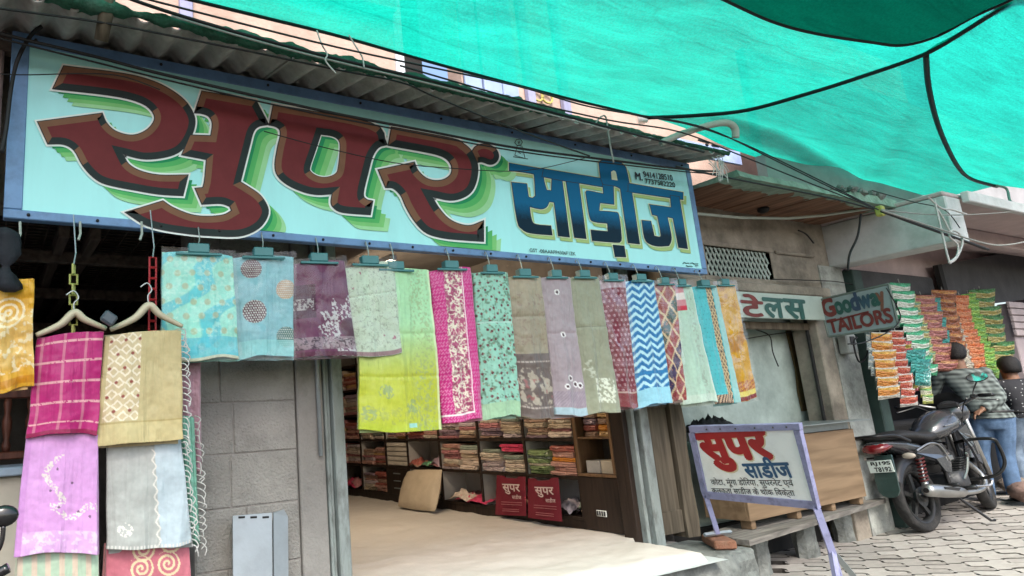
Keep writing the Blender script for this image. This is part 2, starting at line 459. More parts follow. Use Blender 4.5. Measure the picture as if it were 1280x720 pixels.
for i in range(28):
    for j in range(9):
        x = 4.55 + i * SX; y = 1.30 + (j + 0.5 * (i % 2)) * SY
        if x < 5.6 and y > 3.4: continue
        o = bpy.data.objects.new('paver', pmesh[rp.random() < 0.35]); COL.objects.link(o); o.parent = pv
        o.location = (x, y, gz(x) + rp.uniform(-0.0025, 0.0025))
        o.rotation_euler = (rp.uniform(-.008, .008), -math.atan(0.045) if x > 6.5 else rp.uniform(-.008, .008), rp.uniform(-.006, .006))

# ================================================================ main signboard
YS = 3.2
X0, X1, Z0, Z1 = 0.028, 4.907, 2.259, 3.172
def smooth_poly(pts, ang=50, k=4):
    n = len(pts); P = [Vector((p[0], p[1])) for p in pts]
    sharp = []
    for i in range(n):
        a = (P[i] - P[i - 1]); b = (P[(i + 1) % n] - P[i])
        sharp.append(math.degrees(a.angle(b)) > ang if a.length > 1e-6 and b.length > 1e-6 else True)
    out = []
    for i in range(n):
        p1 = P[i]; p2 = P[(i + 1) % n]
        p0 = P[i - 1] if not sharp[i] else p1 * 2 - p2
        p3 = P[(i + 2) % n] if not sharp[(i + 1) % n] else p2 * 2 - p1
        if sharp[i] and sharp[(i + 1) % n]: out.append(p1); continue
        for j in range(k):
            t = j / k
            out.append(0.5 * ((2 * p1) + (p2 - p0) * t + (2 * p0 - 5 * p1 + 4 * p2 - p3) * t * t + (3 * p1 - p0 - 3 * p2 + p3) * t ** 3))
    return out
def area2(P): return sum(P[i - 1].x * P[i].y - P[i].x * P[i - 1].y for i in range(len(P)))
def inset_poly(P, d):
    """move every corner d inwards (P counted so that inside is left)"""
    n = len(P); o = []
    for i in range(n):
        a = (P[i] - P[i - 1]); b = (P[(i + 1) % n] - P[i])
        if a.length < 1e-9: a = b
        if b.length < 1e-9: b = a
        n1 = Vector((-a.y, a.x)).normalized(); n2 = Vector((-b.y, b.x)).normalized()
        m = n1 + n2
        if m.length < 0.2: o.append(P[i] + n1 * d); continue
        m.normalize(); o.append(P[i] + m * d / max(0.45, m.dot(n1)))
    return o
def c2(crop, pts):
    x0, y0, s = crop; return [(x0 + a / s, y0 + b / s) for a, b in pts]
def flat_fill(mb, loops, lift, off=(0, 0), plane=None):
    pl = plane or (lambda q, l: atY(q[0], q[1], YS) + Vector((0, -l, 0)))
    L3 = [[pl((p[0] + off[0], p[1] + off[1]), lift) for p in lp] for lp in loops]
    if plane is None and off != (0, 0):
        for lp in L3:
            for v in lp: v.z = max(v.z, Z0 + .043)
    flat = [v for lp in L3 for v in lp]
    tri = tessellate_polygon([[Vector((p[0], -p[1], 0)) for p in lp] for lp in loops])
    mb.add(flat, [tuple(t) for t in tri])
def stroke(mb, lp, w, lift, off=(0, 0), plane=None):
    """band of half width w (px) along a closed outline"""
    pl = plane or (lambda q, l: atY(q[0], q[1], YS) + Vector((0, -l, 0)))
    P = [Vector((p[0], p[1])) for p in lp]
    if area2(P) < 0: P = P[::-1]
    a = inset_poly(P, w * .6); b = inset_poly(P, -w); n = len(P)
    vs = [pl((p.x + off[0], p.y + off[1]), lift) for p in a] + [pl((p.x + off[0], p.y + off[1]), lift) for p in b]
    mb.add(vs, [(i, (i + 1) % n, n + (i + 1) % n, n + i) for i in range(n)])

sg = thing('shop_signboard', 'long turquoise signboard with big maroon Devanagari lettering above the hanging saris', 'signboard', (2.46, 3.2, 2.26))
sgm = Matrix.Translation((-2.46, -3.2, -2.26))
def sgb(mb, name, mats, **k):
    mb.v = [tuple(sgm @ Vector(v)) for v in mb.v]; return mb.build(name, mats, sg, **k)
sgb(MB().box((X0 + .02, 3.2, Z0 + .02), (X1 - .02, 3.23, Z1 - .02)), 'panel', M['panel'])
FW = 0.056
for a, b in (((X0, 3.196, Z1 - .062), (X1, 3.25, Z1)), ((X0, 3.195, Z0), (X1, 3.25, Z0 + .042)),
             ((X0, 3.194, Z0 + .043), (X0 + .075, 3.25, Z1 - .063)), ((X1 - .055, 3.194, Z0 + .043), (X1, 3.25, Z1 - .063))):
    sgb(MB().box(a, b, 0.004), 'frame_bar', M['blue'])
bl = MB()
for i in range(17):
    x = X0 + .1 + i * (X1 - X0 - .2) / 16
    bl.ball((x, 3.192, Z0 + .02), .008, 8, 5)
    if i % 2 == 0: bl.ball((x, 3.193, Z1 - .03), .008, 8, 5)
sgb(bl, 'rivets', M['cable'], kind='stuff')

C1 = (40, 70, 3.79); C2 = (150, 100, 3.43); C3 = (330, 120, 4.5); C4 = (460, 150, 4.235); C6 = (740, 190, 4.645)
BIG = []
BIG.append((c2(C1, [(150, 52), (430, 88), (560, 120), (650, 162), (720, 215), (760, 275), (768, 325), (750, 385), (715, 438), (670, 468), (600, 485), (520, 488), (425, 465),
    (455, 515), (510, 548), (600, 568), (735, 568), (712, 662), (600, 655), (480, 635), (350, 608), (290, 575), (240, 520), (200, 450), (150, 420), (75, 418),
    (28, 316), (330, 276), (350, 320), (390, 358), (450, 378), (500, 375), (548, 350), (578, 310), (575, 275), (540, 237), (470, 208), (350, 185), (100, 157)]), None))
BIG.append((c2(C2, [(350, 52), (580, 92), (632, 192), (592, 200), (568, 225), (550, 290), (512, 440), (545, 460), (600, 500), (632, 560), (612, 615), (565, 652), (500, 670),
    (400, 668), (300, 660), (180, 642), (100, 618), (25, 570), (182, 522), (225, 550), (300, 580), (370, 588), (440, 582), (478, 563), (470, 543), (430, 530), (350, 533),
    (322, 468), (354, 465), (362, 430), (370, 342), (265, 322), (300, 240), (388, 243), (395, 190), (380, 158), (350, 145), (320, 142)]), None))
BIG.append((c2(C3, [(50, 55), (595, 155), (685, 275), (640, 290), (605, 340), (580, 430), (553, 550), (570, 585), (605, 595), (592, 668), (440, 655), (390, 630), (375, 600), (382, 550),
    (300, 555), (220, 540), (130, 500), (75, 450), (60, 390), (75, 290), (90, 225), (85, 190), (60, 172), (28, 165)]),
    c2(C3, [(315, 218), (380, 228), (415, 250), (425, 290), (415, 400), (400, 440), (350, 460), (300, 455), (260, 430), (255, 400), (285, 310)])))
BIG.append((c2(C4, [(122, 42), (440, 102), (500, 130), (540, 165), (565, 210), (575, 260), (568, 320), (545, 375), (500, 410), (430, 425), (330, 405), (370, 470), (420, 525), (480, 555), (540, 562),
    (605, 538), (605, 642), (500, 635), (400, 625), (310, 600), (250, 545), (200, 465), (170, 400), (130, 362), (90, 358), (52, 268), (240, 228), (258, 270), (300, 310), (350, 325), (400, 318), (435, 290), (440, 250), (420, 215), (380, 190), (300, 170), (105, 135)]), None))
BIG.append((c2(C4, [(548, 168), (565, 145), (600, 132), (640, 138), (672, 160), (685, 195), (670, 225), (640, 235), (600, 222), (575, 225)]), None))
for gi, (lp, hole) in enumerate(BIG):
    o1 = smooth_poly(lp, 50, 4)
    if area2(o1) < 0: o1 = o1[::-1]
    loops = [o1]
    if hole:
        h1 = smooth_poly(hole, 60, 4)
        if area2(h1) > 0: h1 = h1[::-1]
        loops.append(h1)
    base = 0.0060 + gi * 0.00025
    mb = MB()
    for k, (mi, st) in enumerate(((3, 4.1), (2, 3.1), (1, 2.1), (0, 1.1))):
        mb.cur = mi
        flat_fill(mb, loops, base - 0.0002 + (k - 4) * 0.00035, (st * 5.6, st * 5.2))
    shade = sgb(mb, 'letter_shadow', [M['g1'], M['g2'], M['g3'], M['g4']])
    mb = MB()
    mb.cur = 0
    for q in loops: stroke(mb, q, 3.4, base)
    mb.cur = 1
    for q in loops: stroke(mb, q, 1.2, base + 0.0022)
    # bevel bands and face
    ins = []
    for q in loops:
        n = len(q); d = 7.6 if gi < 4 else 5.5
        r = inset_poly(q, d); ins.append(r)
        for i in range(n):
            a, b = q[i], q[(i + 1) % n]; t = b - a
            nx, ny = t.y, -t.x          # outward normal in picture space (y down)
            mb.cur = 2 if (ny * 0.8 + nx * 0.6) < 0 else 3
            mb.add([atY(p.x, p.y, YS) + Vector((0, -(base + 0.0032), 0)) for p in (a, b, r[(i + 1) % n], r[i])], [(0, 1, 2, 3)])
    mb.cur = 4
    flat_fill(mb, loops, base + 0.0028)
    sgb(mb, 'letter', [M['white'], M['line'], M['tan'], M['edge'], M['face']])

# the blue lettering: sprayed fade from blue to navy
def fade_mat():
    m, t, b = new_mat('bluefade'); N = t.nodes.new; L = t.links.new
    tc = N('ShaderNodeTexCoord'); sp = N('ShaderNodeSeparateXYZ'); L(tc.outputs['Object'], sp.inputs[0])
    nz = N('ShaderNodeTexNoise'); nz.inputs['Scale'].default_value = 60; L(tc.outputs['Object'], nz.inputs['Vector'])
    ma = N('ShaderNodeMath'); ma.operation = 'MULTIPLY_ADD'; ma.inputs[1].default_value = 0.05; L(nz.outputs['Fac'], ma.inputs[0]); L(sp.outputs[2], ma.inputs[2])
    cr = N('ShaderNodeValToRGB'); e = cr.color_ramp.elements
    mr = N('ShaderNodeMapRange'); mr.inputs['From Min'].default_value = 0.19; mr.inputs['From Max'].default_value = 0.55
    L(ma.outputs[0], mr.inputs['Value'])
    e[0].position = 0.30; e[0].color = (0.004, 0.022, 0.042, 1); e[1].position = 0.62; e[1].color = (0.006, 0.125, 0.27, 1)
    L(mr.outputs[0], cr.inputs[0]); L(cr.outputs[0], b.inputs['Base Color']); b.inputs['Roughness'].default_value = 0.6; b.inputs['Specular IOR Level'].default_value = 0.15
    return m
M['bluefade'] = fade_mat()
def c5(pts): return [((630 + a / 5.143), (190 + b / 5.143)) for a, b in pts]
BL = []
BL.append(c5([(45, 198), (140, 208), (152, 292), (178, 300), (198, 285), (190, 160), (170, 140), (30, 120), (30, 75), (262, 115), (248, 165), (268, 248), (300, 252), (306, 130), (362, 140),
    (415, 548), (345, 540), (318, 325), (285, 320), (268, 355), (230, 368), (158, 352), (172, 440), (200, 468), (295, 478), (303, 535), (165, 522), (110, 495), (80, 440)]))
BL.append(c5([(388, 150), (470, 165), (522, 558), (448, 550)]))
BL.append(c5([(250, 111), (640, 176), (640, 228), (470, 200), (365, 185), (240, 160)]))
BL.append(c2(C6, [(-41, 235), (-25, 228), (62, 246), (58, 190), (118, 200), (122, 305), (40, 296), (35, 345), (125, 352), (150, 372), (165, 500), (155, 525), (120, 525), (-3, 515), (-10, 456), (88, 465), (85, 415), (5, 405), (-19, 372)]))
BL.append(c2(C6, [(118, 543), (180, 548), (190, 610), (130, 608)]))
BL.append(c2(C6, [(35, 62), (60, 52), (150, 62), (182, 82), (195, 110), (212, 190), (225, 235), (270, 535), (205, 528), (160, 215), (130, 200), (60, 190), (45, 150)]))
BL.append(c2(C6, [(205, 184), (522, 238), (522, 278), (225, 235), (205, 230)]))
BL.append(c2(C6, [(450, 255), (500, 262), (548, 562), (498, 555), (465, 385), (430, 378), (452, 480), (452, 520), (440, 545), (380, 548), (330, 535), (300, 500), (285, 400), (335, 405), (355, 490), (385, 497), (395, 480), (375, 372), (345, 365), (330, 308), (455, 325)]))
for gi, lp in enumerate(BL):
    o1 = smooth_poly(lp, 52, 3)
    base = 0.006 + gi * 0.0002
    mb = MB(); mb.cur = 0; stroke(mb, o1, 1.0, base - .0016, (3.8, 5.0)); flat_fill(mb, [o1], base - .0014, (3.8, 5.0))
    mb.cur = 1; stroke(mb, o1, 1.6, base)
    sgb(mb, 'letter_shadow', [M['olive'], M['cream']])
    mb = MB(); mb.cur = 1; stroke(mb, o1, .7, base + .0017); mb.cur = 0; flat_fill(mb, [o1], base + .0018)
    sgb(mb, 'letter', [M['bluefade'], M['line']])
mb = MB(); hol = smooth_poly(c2(C6, [(104, 118), (118, 110), (132, 120), (142, 168), (108, 163)]), 50, 3); flat_fill(mb, [hol], 0.0105); sgb(mb, 'letter_gap', M['cream'])

def txt_px(body, bl, br, tl, mat, parent, name, plane, bold=0.0, lift=0.004, shear=0.0):
    """text laid between three picture points that lie on a given plane; parent at world origin or translated"""
    o = plane(bl); ux = plane(br) - o; uy = plane(tl) - o; w = ux.length; h = uy.length
    ux.normalize(); uy = (uy - ux * uy.dot(ux)).normalized()
    q = text_mesh(body, o - Vector(parent.location), ux, uy, w, h, mat, parent, name, bold, lift, shear)
    return q
plS = lambda p: atY(p[0], p[1], YS)
txt_px('M.', (794, 224), (802.5, 226), (793.4, 215.5), M['ink'], sg, 'phone_text', plS, 0.03, 0.006)
txt_px('9414128510', (804, 221.5), (840.5, 226.2), (803.4, 214.5), M['ink'], sg, 'phone_text', plS, 0.02, 0.006)
txt_px('7737582220', (806, 229.5), (843.5, 234.4), (805.5, 223.5), M['ink'], sg, 'phone_text', plS, 0.02, 0.006)
txt_px('GST -08AARPP4306F1ZK', (661.5, 315), (719, 319.6), (661, 310.6), M['ink'], sg, 'tax_text', plS, 0.004, 0.006)
pmk = MB()
for pts in ([(853, 330), (854.5, 328), (857, 329.2), (861, 329)], [(862.5, 329.2), (865, 328.6), (867, 330), (872, 330)], [(857, 332.2), (860, 332.8), (865, 333)], [(868.5, 332.3), (872, 332.3)]):
    pmk.tube([atY(*q, YS) + Vector((0, -.004, 0)) for q in pts], .0035, 5)
sgb(pmk, 'painter_mark', pm('fadedink', (.10, .22, .23), .5))
em = MB()
E3 = (640, 110, 4.923)
def eline(pts, r=0.0022, closed=False):
    em.tube([atY(*q, YS) + Vector((0, -.0045, 0)) for q in c2(E3, pts)], r, 5, closed=closed, flat=1)
eline([(25, 318), (50, 316), (62, 335), (52, 352), (28, 354), (14, 338)], closed=True)
eline([(30, 356), (15, 415), (78, 435), (58, 358)], closed=True); eline([(5, 424), (95, 438)]); eline([(34, 332), (46, 342)]); eline([(36, 345), (44, 330)]); eline([(38, 398), (52, 404)])
sgb(em, 'emblem', M['ink'])

# ================================================================ corrugated roof
rf = thing('corrugated_roof', 'grey corrugated cement sheet eave above the turquoise signboard', 'roof', (2.2, 3.2, 3.2))
def roof_pt(x, s):
    yo = 2.80 + .03 * max(0.0, x - .7); yi = 3.75
    y = yo + (yi - yo) * s
    return y, 3.205 + (y - 3.2) * .22
xa = -0.62; W = 0.146 * 6.5
k = 0
while xa < 4.75:
    xb = min(xa + W + .05, 4.99)
    P = []
    n = int((xb - xa) / 0.146 * 10)
    for s in range(7):
        row = []
        for i in range(n + 1):
            x = xa + (xb - xa) * i / n
            y, z = roof_pt(x, s / 6)
            z += 0.026 * math.sin(2 * math.pi * x / 0.146) + (0.007 if k % 2 else 0) + 0.004 * fbm(x * 3, y * 3, 2)
            y += 0.012 * fbm(x * 4, 9, k) if s == 0 else 0
            row.append((x - 2.2, y - 3.2, z - 3.2))
        P.append(row)
    m = MB(); m.grid(P)
    n0 = len(m.v); P2 = [[(a, b, c + .007) for a, b, c in r] for r in P]; m.grid(P2)
    c_ = n + 1
    for i in range(n): m.f.append([i, i + 1, n0 + i + 1, n0 + i]); m.m.append(0)
    m.build('roof_sheet', M['roof'], rf, smooth=True)
    xa += W; k += 1
ra = MB()
for yy in (3.32, 3.7): ra.box((-.7 - 2.2, yy - .03 - 3.2, 3.09 + (yy - 3.2) * .22 - 3.2), (4.95 - 2.2, yy + .03 - 3.2, 3.165 + (yy - 3.2) * .22 - 3.2))
ra.build('purlin', M['rafter'], rf)

# torn green netting bundled along the eave
P = []
for i in range(260):
    x = 0.0 + i * 5.0 / 259
    y, z = roof_pt(x, 0.0)
    r = 0.030 + 0.020 * fbm(x * 2.3, 1.0) + 0.012 * fbm(x * 9, 4.0)
    r = max(0.010, r) * (1.15 if x < 3.2 else 0.55)
    row = []
    for j in range(10):
        a = 2 * math.pi * j / 9
        q = r * (1 + 0.45 * fbm(x * 14, math.cos(a) * 2, math.sin(a) * 2))
        row.append((x, y - .005 + math.cos(a) * q * 0.9, z + .028 + math.sin(a) * q * 0.85 - 0.01))
    P.append(row)
MB().grid(P).build('net_bundle', M['moss'], label='torn dark green netting bundled along the corrugated eave', cat='netting', smooth=True)
po = MB().tube([atY(137, -30, 2.78), atY(133, 15, 2.80), atY(126, 51, 2.86)], [.035, .033, .030], 10)
po.build('wooden_pole', M['oldwood'], label='short weathered wooden pole under the left end of the eave', cat='pole', smooth=True)

# ================================================================ upper storey behind the net
YU = 4.6
ub = thing('upper_storey', 'pink painted upper storey wall seen between the eave and green net', 'building', (3, YU, 3.4))
ubm = Matrix.Translation((-3, -YU, -3.4))
def ubb(mb, name, mats, **k):
    mb.v = [tuple(ubm @ Vector(v)) for v in mb.v]; return mb.build(name, mats, ub, **k)
wa = atY(505, 90, YU).x; wb = atY(577, 100, YU).x; wz0 = atY(540, 118, YU).z
ubb(MB().box((-3, YU, 3.3), (wa, YU + .2, 6.5)), 'wall', M['pinkwall'])
ubb(MB().box((wb, YU, 3.3), (13, YU + .2, 6.5)), 'wall', M['pinkwall'])
ubb(MB().box((wa, YU + .002, 3.3), (wb, YU + .2, wz0 - .2)), 'wall', M['pinkwall'])
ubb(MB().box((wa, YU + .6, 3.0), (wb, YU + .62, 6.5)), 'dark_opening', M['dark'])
ubb(MB().box((wa - .09, YU - .02, 3.3), (wa, YU + .1, 6.5)), 'window_jamb', pm('palejamb', (.6, .62, .66), .7))
sh = pm('shutterblue', (0.30, 0.38, 0.58), 0.6, 0.15, 5, 0.05)
xs_ = [wb, wb + .22, wb + .46, wb + .68]
for i in range(3): ubb(MB().box((xs_[i] + .01, YU - .05 - .01 * (i % 2), 3.4), (xs_[i + 1] - .01, YU - .01, 6.4), .01), 'shutter_panel', sh)
for px in (231, 660, 704):
    c = atY(px, 20 + (px - 231) * .23, YU).x
    ubb(MB().box((c - .05, YU - .06, 3.3), (c + .05, YU - .002, 6.5), .008), 'pilaster', M['purplepost'])
gold = pm('gold', (.5, .42, .12), .5)
om = MB()
for px, py in ((672, 119), (684, 122)):
    c = atY(px, py, YU - .03); om.tube([c + Vector((.07 * math.cos(a * .42), 0, .06 * math.sin(a * .42))) for a in range(15)], .012, 6, closed=True)
ubb(om, 'ring_ornament', gold)
ubb(MB().box((-3, YU - .12, 4.86), (wa - .1, YU - .003, 4.97), .01), 'ledge', pm('ledge', (.34, .25, .17), .9, .3, 4))
bn = MB(); q = [atY(845, 172, 4.2), atY(925, 190, 4.2), atY(928, 206, 4.2), atY(845, 190, 4.2)]
bn.prism(q, (0, .03, 0)); bnr = bn.build('blue_banner', pm('bannerblue', (.34, .42, .68), .6), label='pale blue banner with dark lettering behind the bent grey pipe', cat='banner')
plB = lambda p: atY(p[0], p[1], 4.195)
bm_ = MB()
for a, b in (((873, 175), (886, 179)), ((890, 181.5), (899, 183)), ((882, 180.5), (885, 181.5)), ((892, 186), (905, 190))):
    bm_.tube([plB(a), plB(b)], .011, 5)
bm_.build('print_mark', M['ink'], bnr)
lm = MB(); c = atY(803, 146, 4.3); lm.loft([ring((c.x, c.y, c.z - .06), .05, .05), ring((c.x, c.y, c.z + .03), .055, .055), ring((c.x, c.y, c.z + .07), .02, .02)])
lm.build('white_insulator', M['white'], label='small white cap on the wall beneath the green net edge', cat='fitting', smooth=True)
# ================================================================ the shop building
sb = thing('shop_building', 'grey block shop front with open bays under the signboards', 'building', (3, 3.6, 0))
sbm = Matrix.Translation((-3, -3.6, 0))
def loc(mb, o):
    v0 = Vector(o.location); mb.v = [tuple(Vector(v) - v0) for v in mb.v]; return mb
def part(o, mb, name, mats, **k): return loc(mb, o).build(name, mats, o, **k)
YF = 3.5
# block pier left of the shop door: courses from the photograph
pier_core = MB().box((.95, YF + .0065, 0), (1.52, YF + .25, 2.42)); part(sb, pier_core, 'pier_core', M['mortar'])
courses = [0, .30, .60, .895, 1.165, 1.43, 1.72, 2.02, 2.42]
cuts = {0: [1.2], 1: [1.12, 1.36], 2: [1.22], 3: [1.14], 4: [1.16], 5: [1.09], 6: [1.3], 7: [1.1, 1.38]}
rb = random.Random(11)
for i in range(8):
    xs_ = [.95] + cuts[i] + [1.52]
    for a, b in zip(xs_, xs_[1:]):
        m = MB().box((a + .003, YF + rb.uniform(-.003, .003), courses[i] + .003), (b - .003, YF + .06, courses[i + 1] - .003), .005)
        part(sb, m, 'block', M['block'])
# rendered pilaster with cracked edge, then the conduit and the door posts
part(sb, MB().box((1.525, YF - .012, 0), (1.685, YF + .25, 2.42), .006), 'pilaster', M['concrete'])
part(sb, MB().tube([(1.648, YF - .03, 2.4), (1.648, YF - .03, 1.12)], .012, 8), 'conduit', M['alu'], smooth=True)
for i, x in enumerate((1.69, 1.71)):
    part(sb, MB().box((x, YF - .02 + .008 * i, .0), (x + .016, YF + .2, 2.4), .003), 'frame_strip', M['steelpost'])
part(sb, MB().box((1.732, YF - .045, .0), (1.80, YF + .16, 2.4), .006), 'door_post', M['steelpost'])
# right hand door posts
part(sb, MB().box((4.12, YF + .02, .3), (4.168, YF + .14, 2.4), .004), 'door_post', M['darkwood'])
part(sb, MB().box((4.172, YF - .02, .3), (4.205, YF + .14, 2.4), .004), 'door_post', M['steelpost'])
part(sb, MB().box((4.235, YF - .045, .3), (4.325, YF + .14, 2.4), .006), 'door_post', M['steelpost'])
part(sb, MB().box((4.21, YF + .03, .3), (4.232, YF + .12, 2.4)), 'door_gap', M['dark'])
# old plank door
part(sb, MB().box((4.335, YF + .03, .36), (4.62, YF + .07, 2.1), .004), 'door_board', M['oldwood'])
part(sb, MB().box((4.335, YF + .015, .36), (4.62, YF + .028, .52), .004), 'door_rail', M['oldwood'])
part(sb, MB().box((4.335, YF + .015, 1.27), (4.62, YF + .028, 1.36), .004), 'door_rail', M['oldwood'])
dj = MB(); P = []
for k in range(15):
    z = .32 + k * .13
    w0 = .012 * fbm(z * 3, 1); w1 = .02 * fbm(z * 4, 5)
    P.append([Vector((4.63 + w0, YF + .0, z)), Vector((4.745 + w1, YF - .02 + w0, z)), Vector((4.75 + w1, YF + .13, z)), Vector((4.63 + w0, YF + .13, z))])
dj.loft(P); part(sb, dj, 'door_jamb', M['oldwood'])
# header above the bays, wall over the tailor's bay (round the ventilator opening)
part(sb, MB().box((-1.2, YF, 2.42), (4.75, YF + .2, 3.35)), 'header_wall', M['plaster'])
va, vb, vz0, vz1 = 5.38, 6.33, 2.345, 2.61
part(sb, MB().box((4.75, YF, 2.21), (7.32, YF + .22, vz0)), 'wall', M['plaster'])
part(sb, MB().box((4.75, YF, vz1), (7.32, YF + .22, 3.1)), 'wall', M['plaster'])
part(sb, MB().box((4.75, YF, vz0), (va, YF + .22, vz1)), 'wall', M['plaster'])
part(sb, MB().box((vb, YF, vz0), (7.32, YF + .22, vz1)), 'wall', M['plaster'])
part(sb, MB().box((va, YF + .12, vz0), (vb, YF + .2, vz1)), 'vent_back', M['dark'])
vg = MB()
n = 16; step = (vb - va) / n
for i in range(-5, n + 6):
    for s in (1, -1):
        a = va + (i + .5) * step; H_ = vz1 - vz0; run = H_ * .55
        p = [(a, vz0), (a + s * run, vz1)]
        # clip to the opening
        (xa_, za_), (xb_, zb_) = p
        def clip(x, z, x2, z2):
            if x < va: z = z + (z2 - z) * (va - x) / (x2 - x); x = va
            elif x > vb: z = z + (z2 - z) * (vb - x) / (x2 - x); x = vb
            return x, z
        if max(xa_, xb_) <= va or min(xa_, xb_) >= vb: continue
        q1 = clip(xa_, za_, xb_, zb_); q2 = clip(xb_, zb_, xa_, za_)
        vg.tube([(q1[0], YF + .03 + .006 * s, q1[1]), (q2[0], YF + .03 + .006 * s, q2[1])], .009, 4)
part(sb, vg, 'vent_lattice', M['plaster_green'])
vf = MB()
for a, b in (((va - .05, YF - .012, vz1), (vb + .05, YF + .05, vz1 + .045)), ((va - .05, YF - .012, vz0 - .045), (vb + .05, YF + .05, vz0)), ((va - .05, YF - .010, vz0 + .001), (va, YF + .05, vz1 - .001)), ((vb, YF - .010, vz0 + .001), (vb + .05, YF + .05, vz1 - .001))):
    vf.box(a, b, .006)
part(sb, vf, 'vent_frame', M['plaster'])
part(sb, MB().box((4.75, YF - .05, 2.205), (7.15, YF - .002, 2.30), .015), 'lintel_ledge', M['plaster'])
part(sb, MB().box((vb + .08, YF - .025, 2.60), (7.05, YF - .003, 2.635), .01), 'ledge', M['plaster'])
# pier right of the tailor's bay
part(sb, MB().box((6.86, YF - .01, 0), (7.09, YF + .22, 2.205), .008), 'frame_pier', M['plaster'])
part(sb, MB().box((6.83, YF + .06, .3), (6.858, YF + .085, 2.0), .006), 'dark_edge_strip', M['dark'])  # dark strip standing in for the shade in the narrow gap here
P = []
for k in range(24):
    z = k * .11
    e = [.012 * fbm(z * 2.3, q * 3.1) for q in range(4)]
    P.append([Vector((7.095 + e[0], YF - .01 + e[1] * .5, z)), Vector((7.50 + e[2], YF - .01 + e[1] * .5, z)), Vector((7.50 + e[2], YF + .25, z)), Vector((7.095 + e[0], YF + .25, z))])
pl_ = MB().loft(P); part(sb, pl_, 'pier', M['pillar'])
# rooms behind: left bay, sari shop, tailor
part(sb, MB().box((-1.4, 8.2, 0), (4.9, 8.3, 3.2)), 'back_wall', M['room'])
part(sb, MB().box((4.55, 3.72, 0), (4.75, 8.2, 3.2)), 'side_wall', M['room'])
part(sb, MB().box((1.7, 3.76, 0), (1.8, 8.2, 3.2)), 'light_block_wall', M['room'])  # wall added to keep the shop lamp's light out of the left bay
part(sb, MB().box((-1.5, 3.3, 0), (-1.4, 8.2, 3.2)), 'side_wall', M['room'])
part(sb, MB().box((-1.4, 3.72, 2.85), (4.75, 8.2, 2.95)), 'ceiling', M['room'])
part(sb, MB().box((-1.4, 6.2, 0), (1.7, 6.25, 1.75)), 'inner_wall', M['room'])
gr = MB()
for i in range(26): gr.tube([(-1.0 + i * .105, 3.72, 2.44), (-1.0 + i * .105, 7.8, 2.44)], .0045, 4)
for i in range(46): gr.tube([(-1.0, 3.74 + i * .065, 2.452), (1.68, 3.74 + i * .065, 2.452)], .0035, 4)
part(sb, gr, 'ceiling_mesh', M['rafter'])
for x in (.30, .46, 1.2):
    part(sb, MB().box((x, 3.75, 2.34), (x + .055, 7.9, 2.43), .006), 'rafter', M['rafter'])
for y, z in ((4.15, 2.30), (5.0, 2.25), (6.1, 2.12)):
    part(sb, MB().box((-1.2, y, z), (1.68, y + .05, z + .07), .006), 'rafter', M['rafter'])
for k in range(5):
    part(sb, MB().box((.2, 5.6 + .02 * k, 1.62 + k * .12), (1.65, 5.63 + .02 * k, 1.70 + k * .12), .004), 'slat', M['rafter'])
# tailor's room
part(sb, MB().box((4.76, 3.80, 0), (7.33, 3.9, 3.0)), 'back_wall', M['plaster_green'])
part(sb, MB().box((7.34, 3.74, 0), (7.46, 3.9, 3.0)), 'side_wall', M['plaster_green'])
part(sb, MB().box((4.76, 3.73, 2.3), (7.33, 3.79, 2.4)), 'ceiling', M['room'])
part(sb, MB().box((4.77, 3.74, .0), (7.33, 3.795, .30)), 'floor_slab', M['dark'])  # near-black colour stands for the shade in the hollow under the planks
part(sb, MB().box((5.2, YF + .05, 1.90), (6.86, YF + .10, 1.965), .006), 'lintel', M['oldwood'])

# interior lamp of the sari shop: a tube under the ceiling, out of sight behind the saris
lt = thing('tube_light', 'warm tube light under the ceiling of the sari shop', 'lamp', (2.9, 5.2, 2.55))
em_, t_, b_ = new_mat('lampglow'); b_.inputs['Emission Color'].default_value = (1.0, 0.78, 0.55, 1); b_.inputs['Emission Strength'].default_value = 80.0
b_.inputs['Base Color'].default_value = (.9, .85, .75, 1)
MB().tube([(0, -.6, 0), (0, .6, 0)], .02, 10).build('tube', em_, lt, smooth=True)
MB().box((-.035, -.65, .022), (.035, .65, .07), .006).build('housing', M['laminate'], lt)

# ================================================================ platform, mattress
st = MB(); P = []
for k, z in enumerate((0.0, .08, .16, .24, .285, .30)):
    row = []
    pts = []
    nx = 60
    for i in range(nx + 1): pts.append((-1.0 + 5.70 * i / nx, 3.0))
    for i in range(1, 9): pts.append((4.70, 3.0 + .5 * i / 8))
    for i in range(nx + 1): pts.append((4.70 - 5.70 * i / nx, 3.52))
    for i in range(1, 4): pts.append((-1.0, 3.52 - .52 * i / 4))
    for (x, y) in pts:
        inset = 0 if z < .27 else (.012 if z < .29 else .04)
        nx_ = .022 * fbm(x * 5, y * 5, z * 9)
        yy = y + (nx_ * 1.6 + inset if y < 3.01 else 0); xx = x + (nx_ * 1.5 - inset if x > 4.5 else 0)
        if x > 4.5 and y < 3.06: xx -= .05; yy += .03
        row.append(Vector((xx, yy, z + (.008 * fbm(x * 4, y * 4, 3) if z > .28 else 0))))
    P.append(row)
st.loft(P, cap=False)
n = len(P[0]); tri = tessellate_polygon([[Vector((v.x, v.y, 0)) for v in P[-1]]]); o_ = 5 * n
for t in tri: st.f.append([o_ + i for i in t]); st.m.append(0)
st.build('stone_step', M['stone'], label='rough grey stone step running below the mattress edge', cat='step')
MB().box((-1.4, 3.53, .0), (4.54, 8.2, .296)).build('shop_floor', M['concrete'], kind='structure')

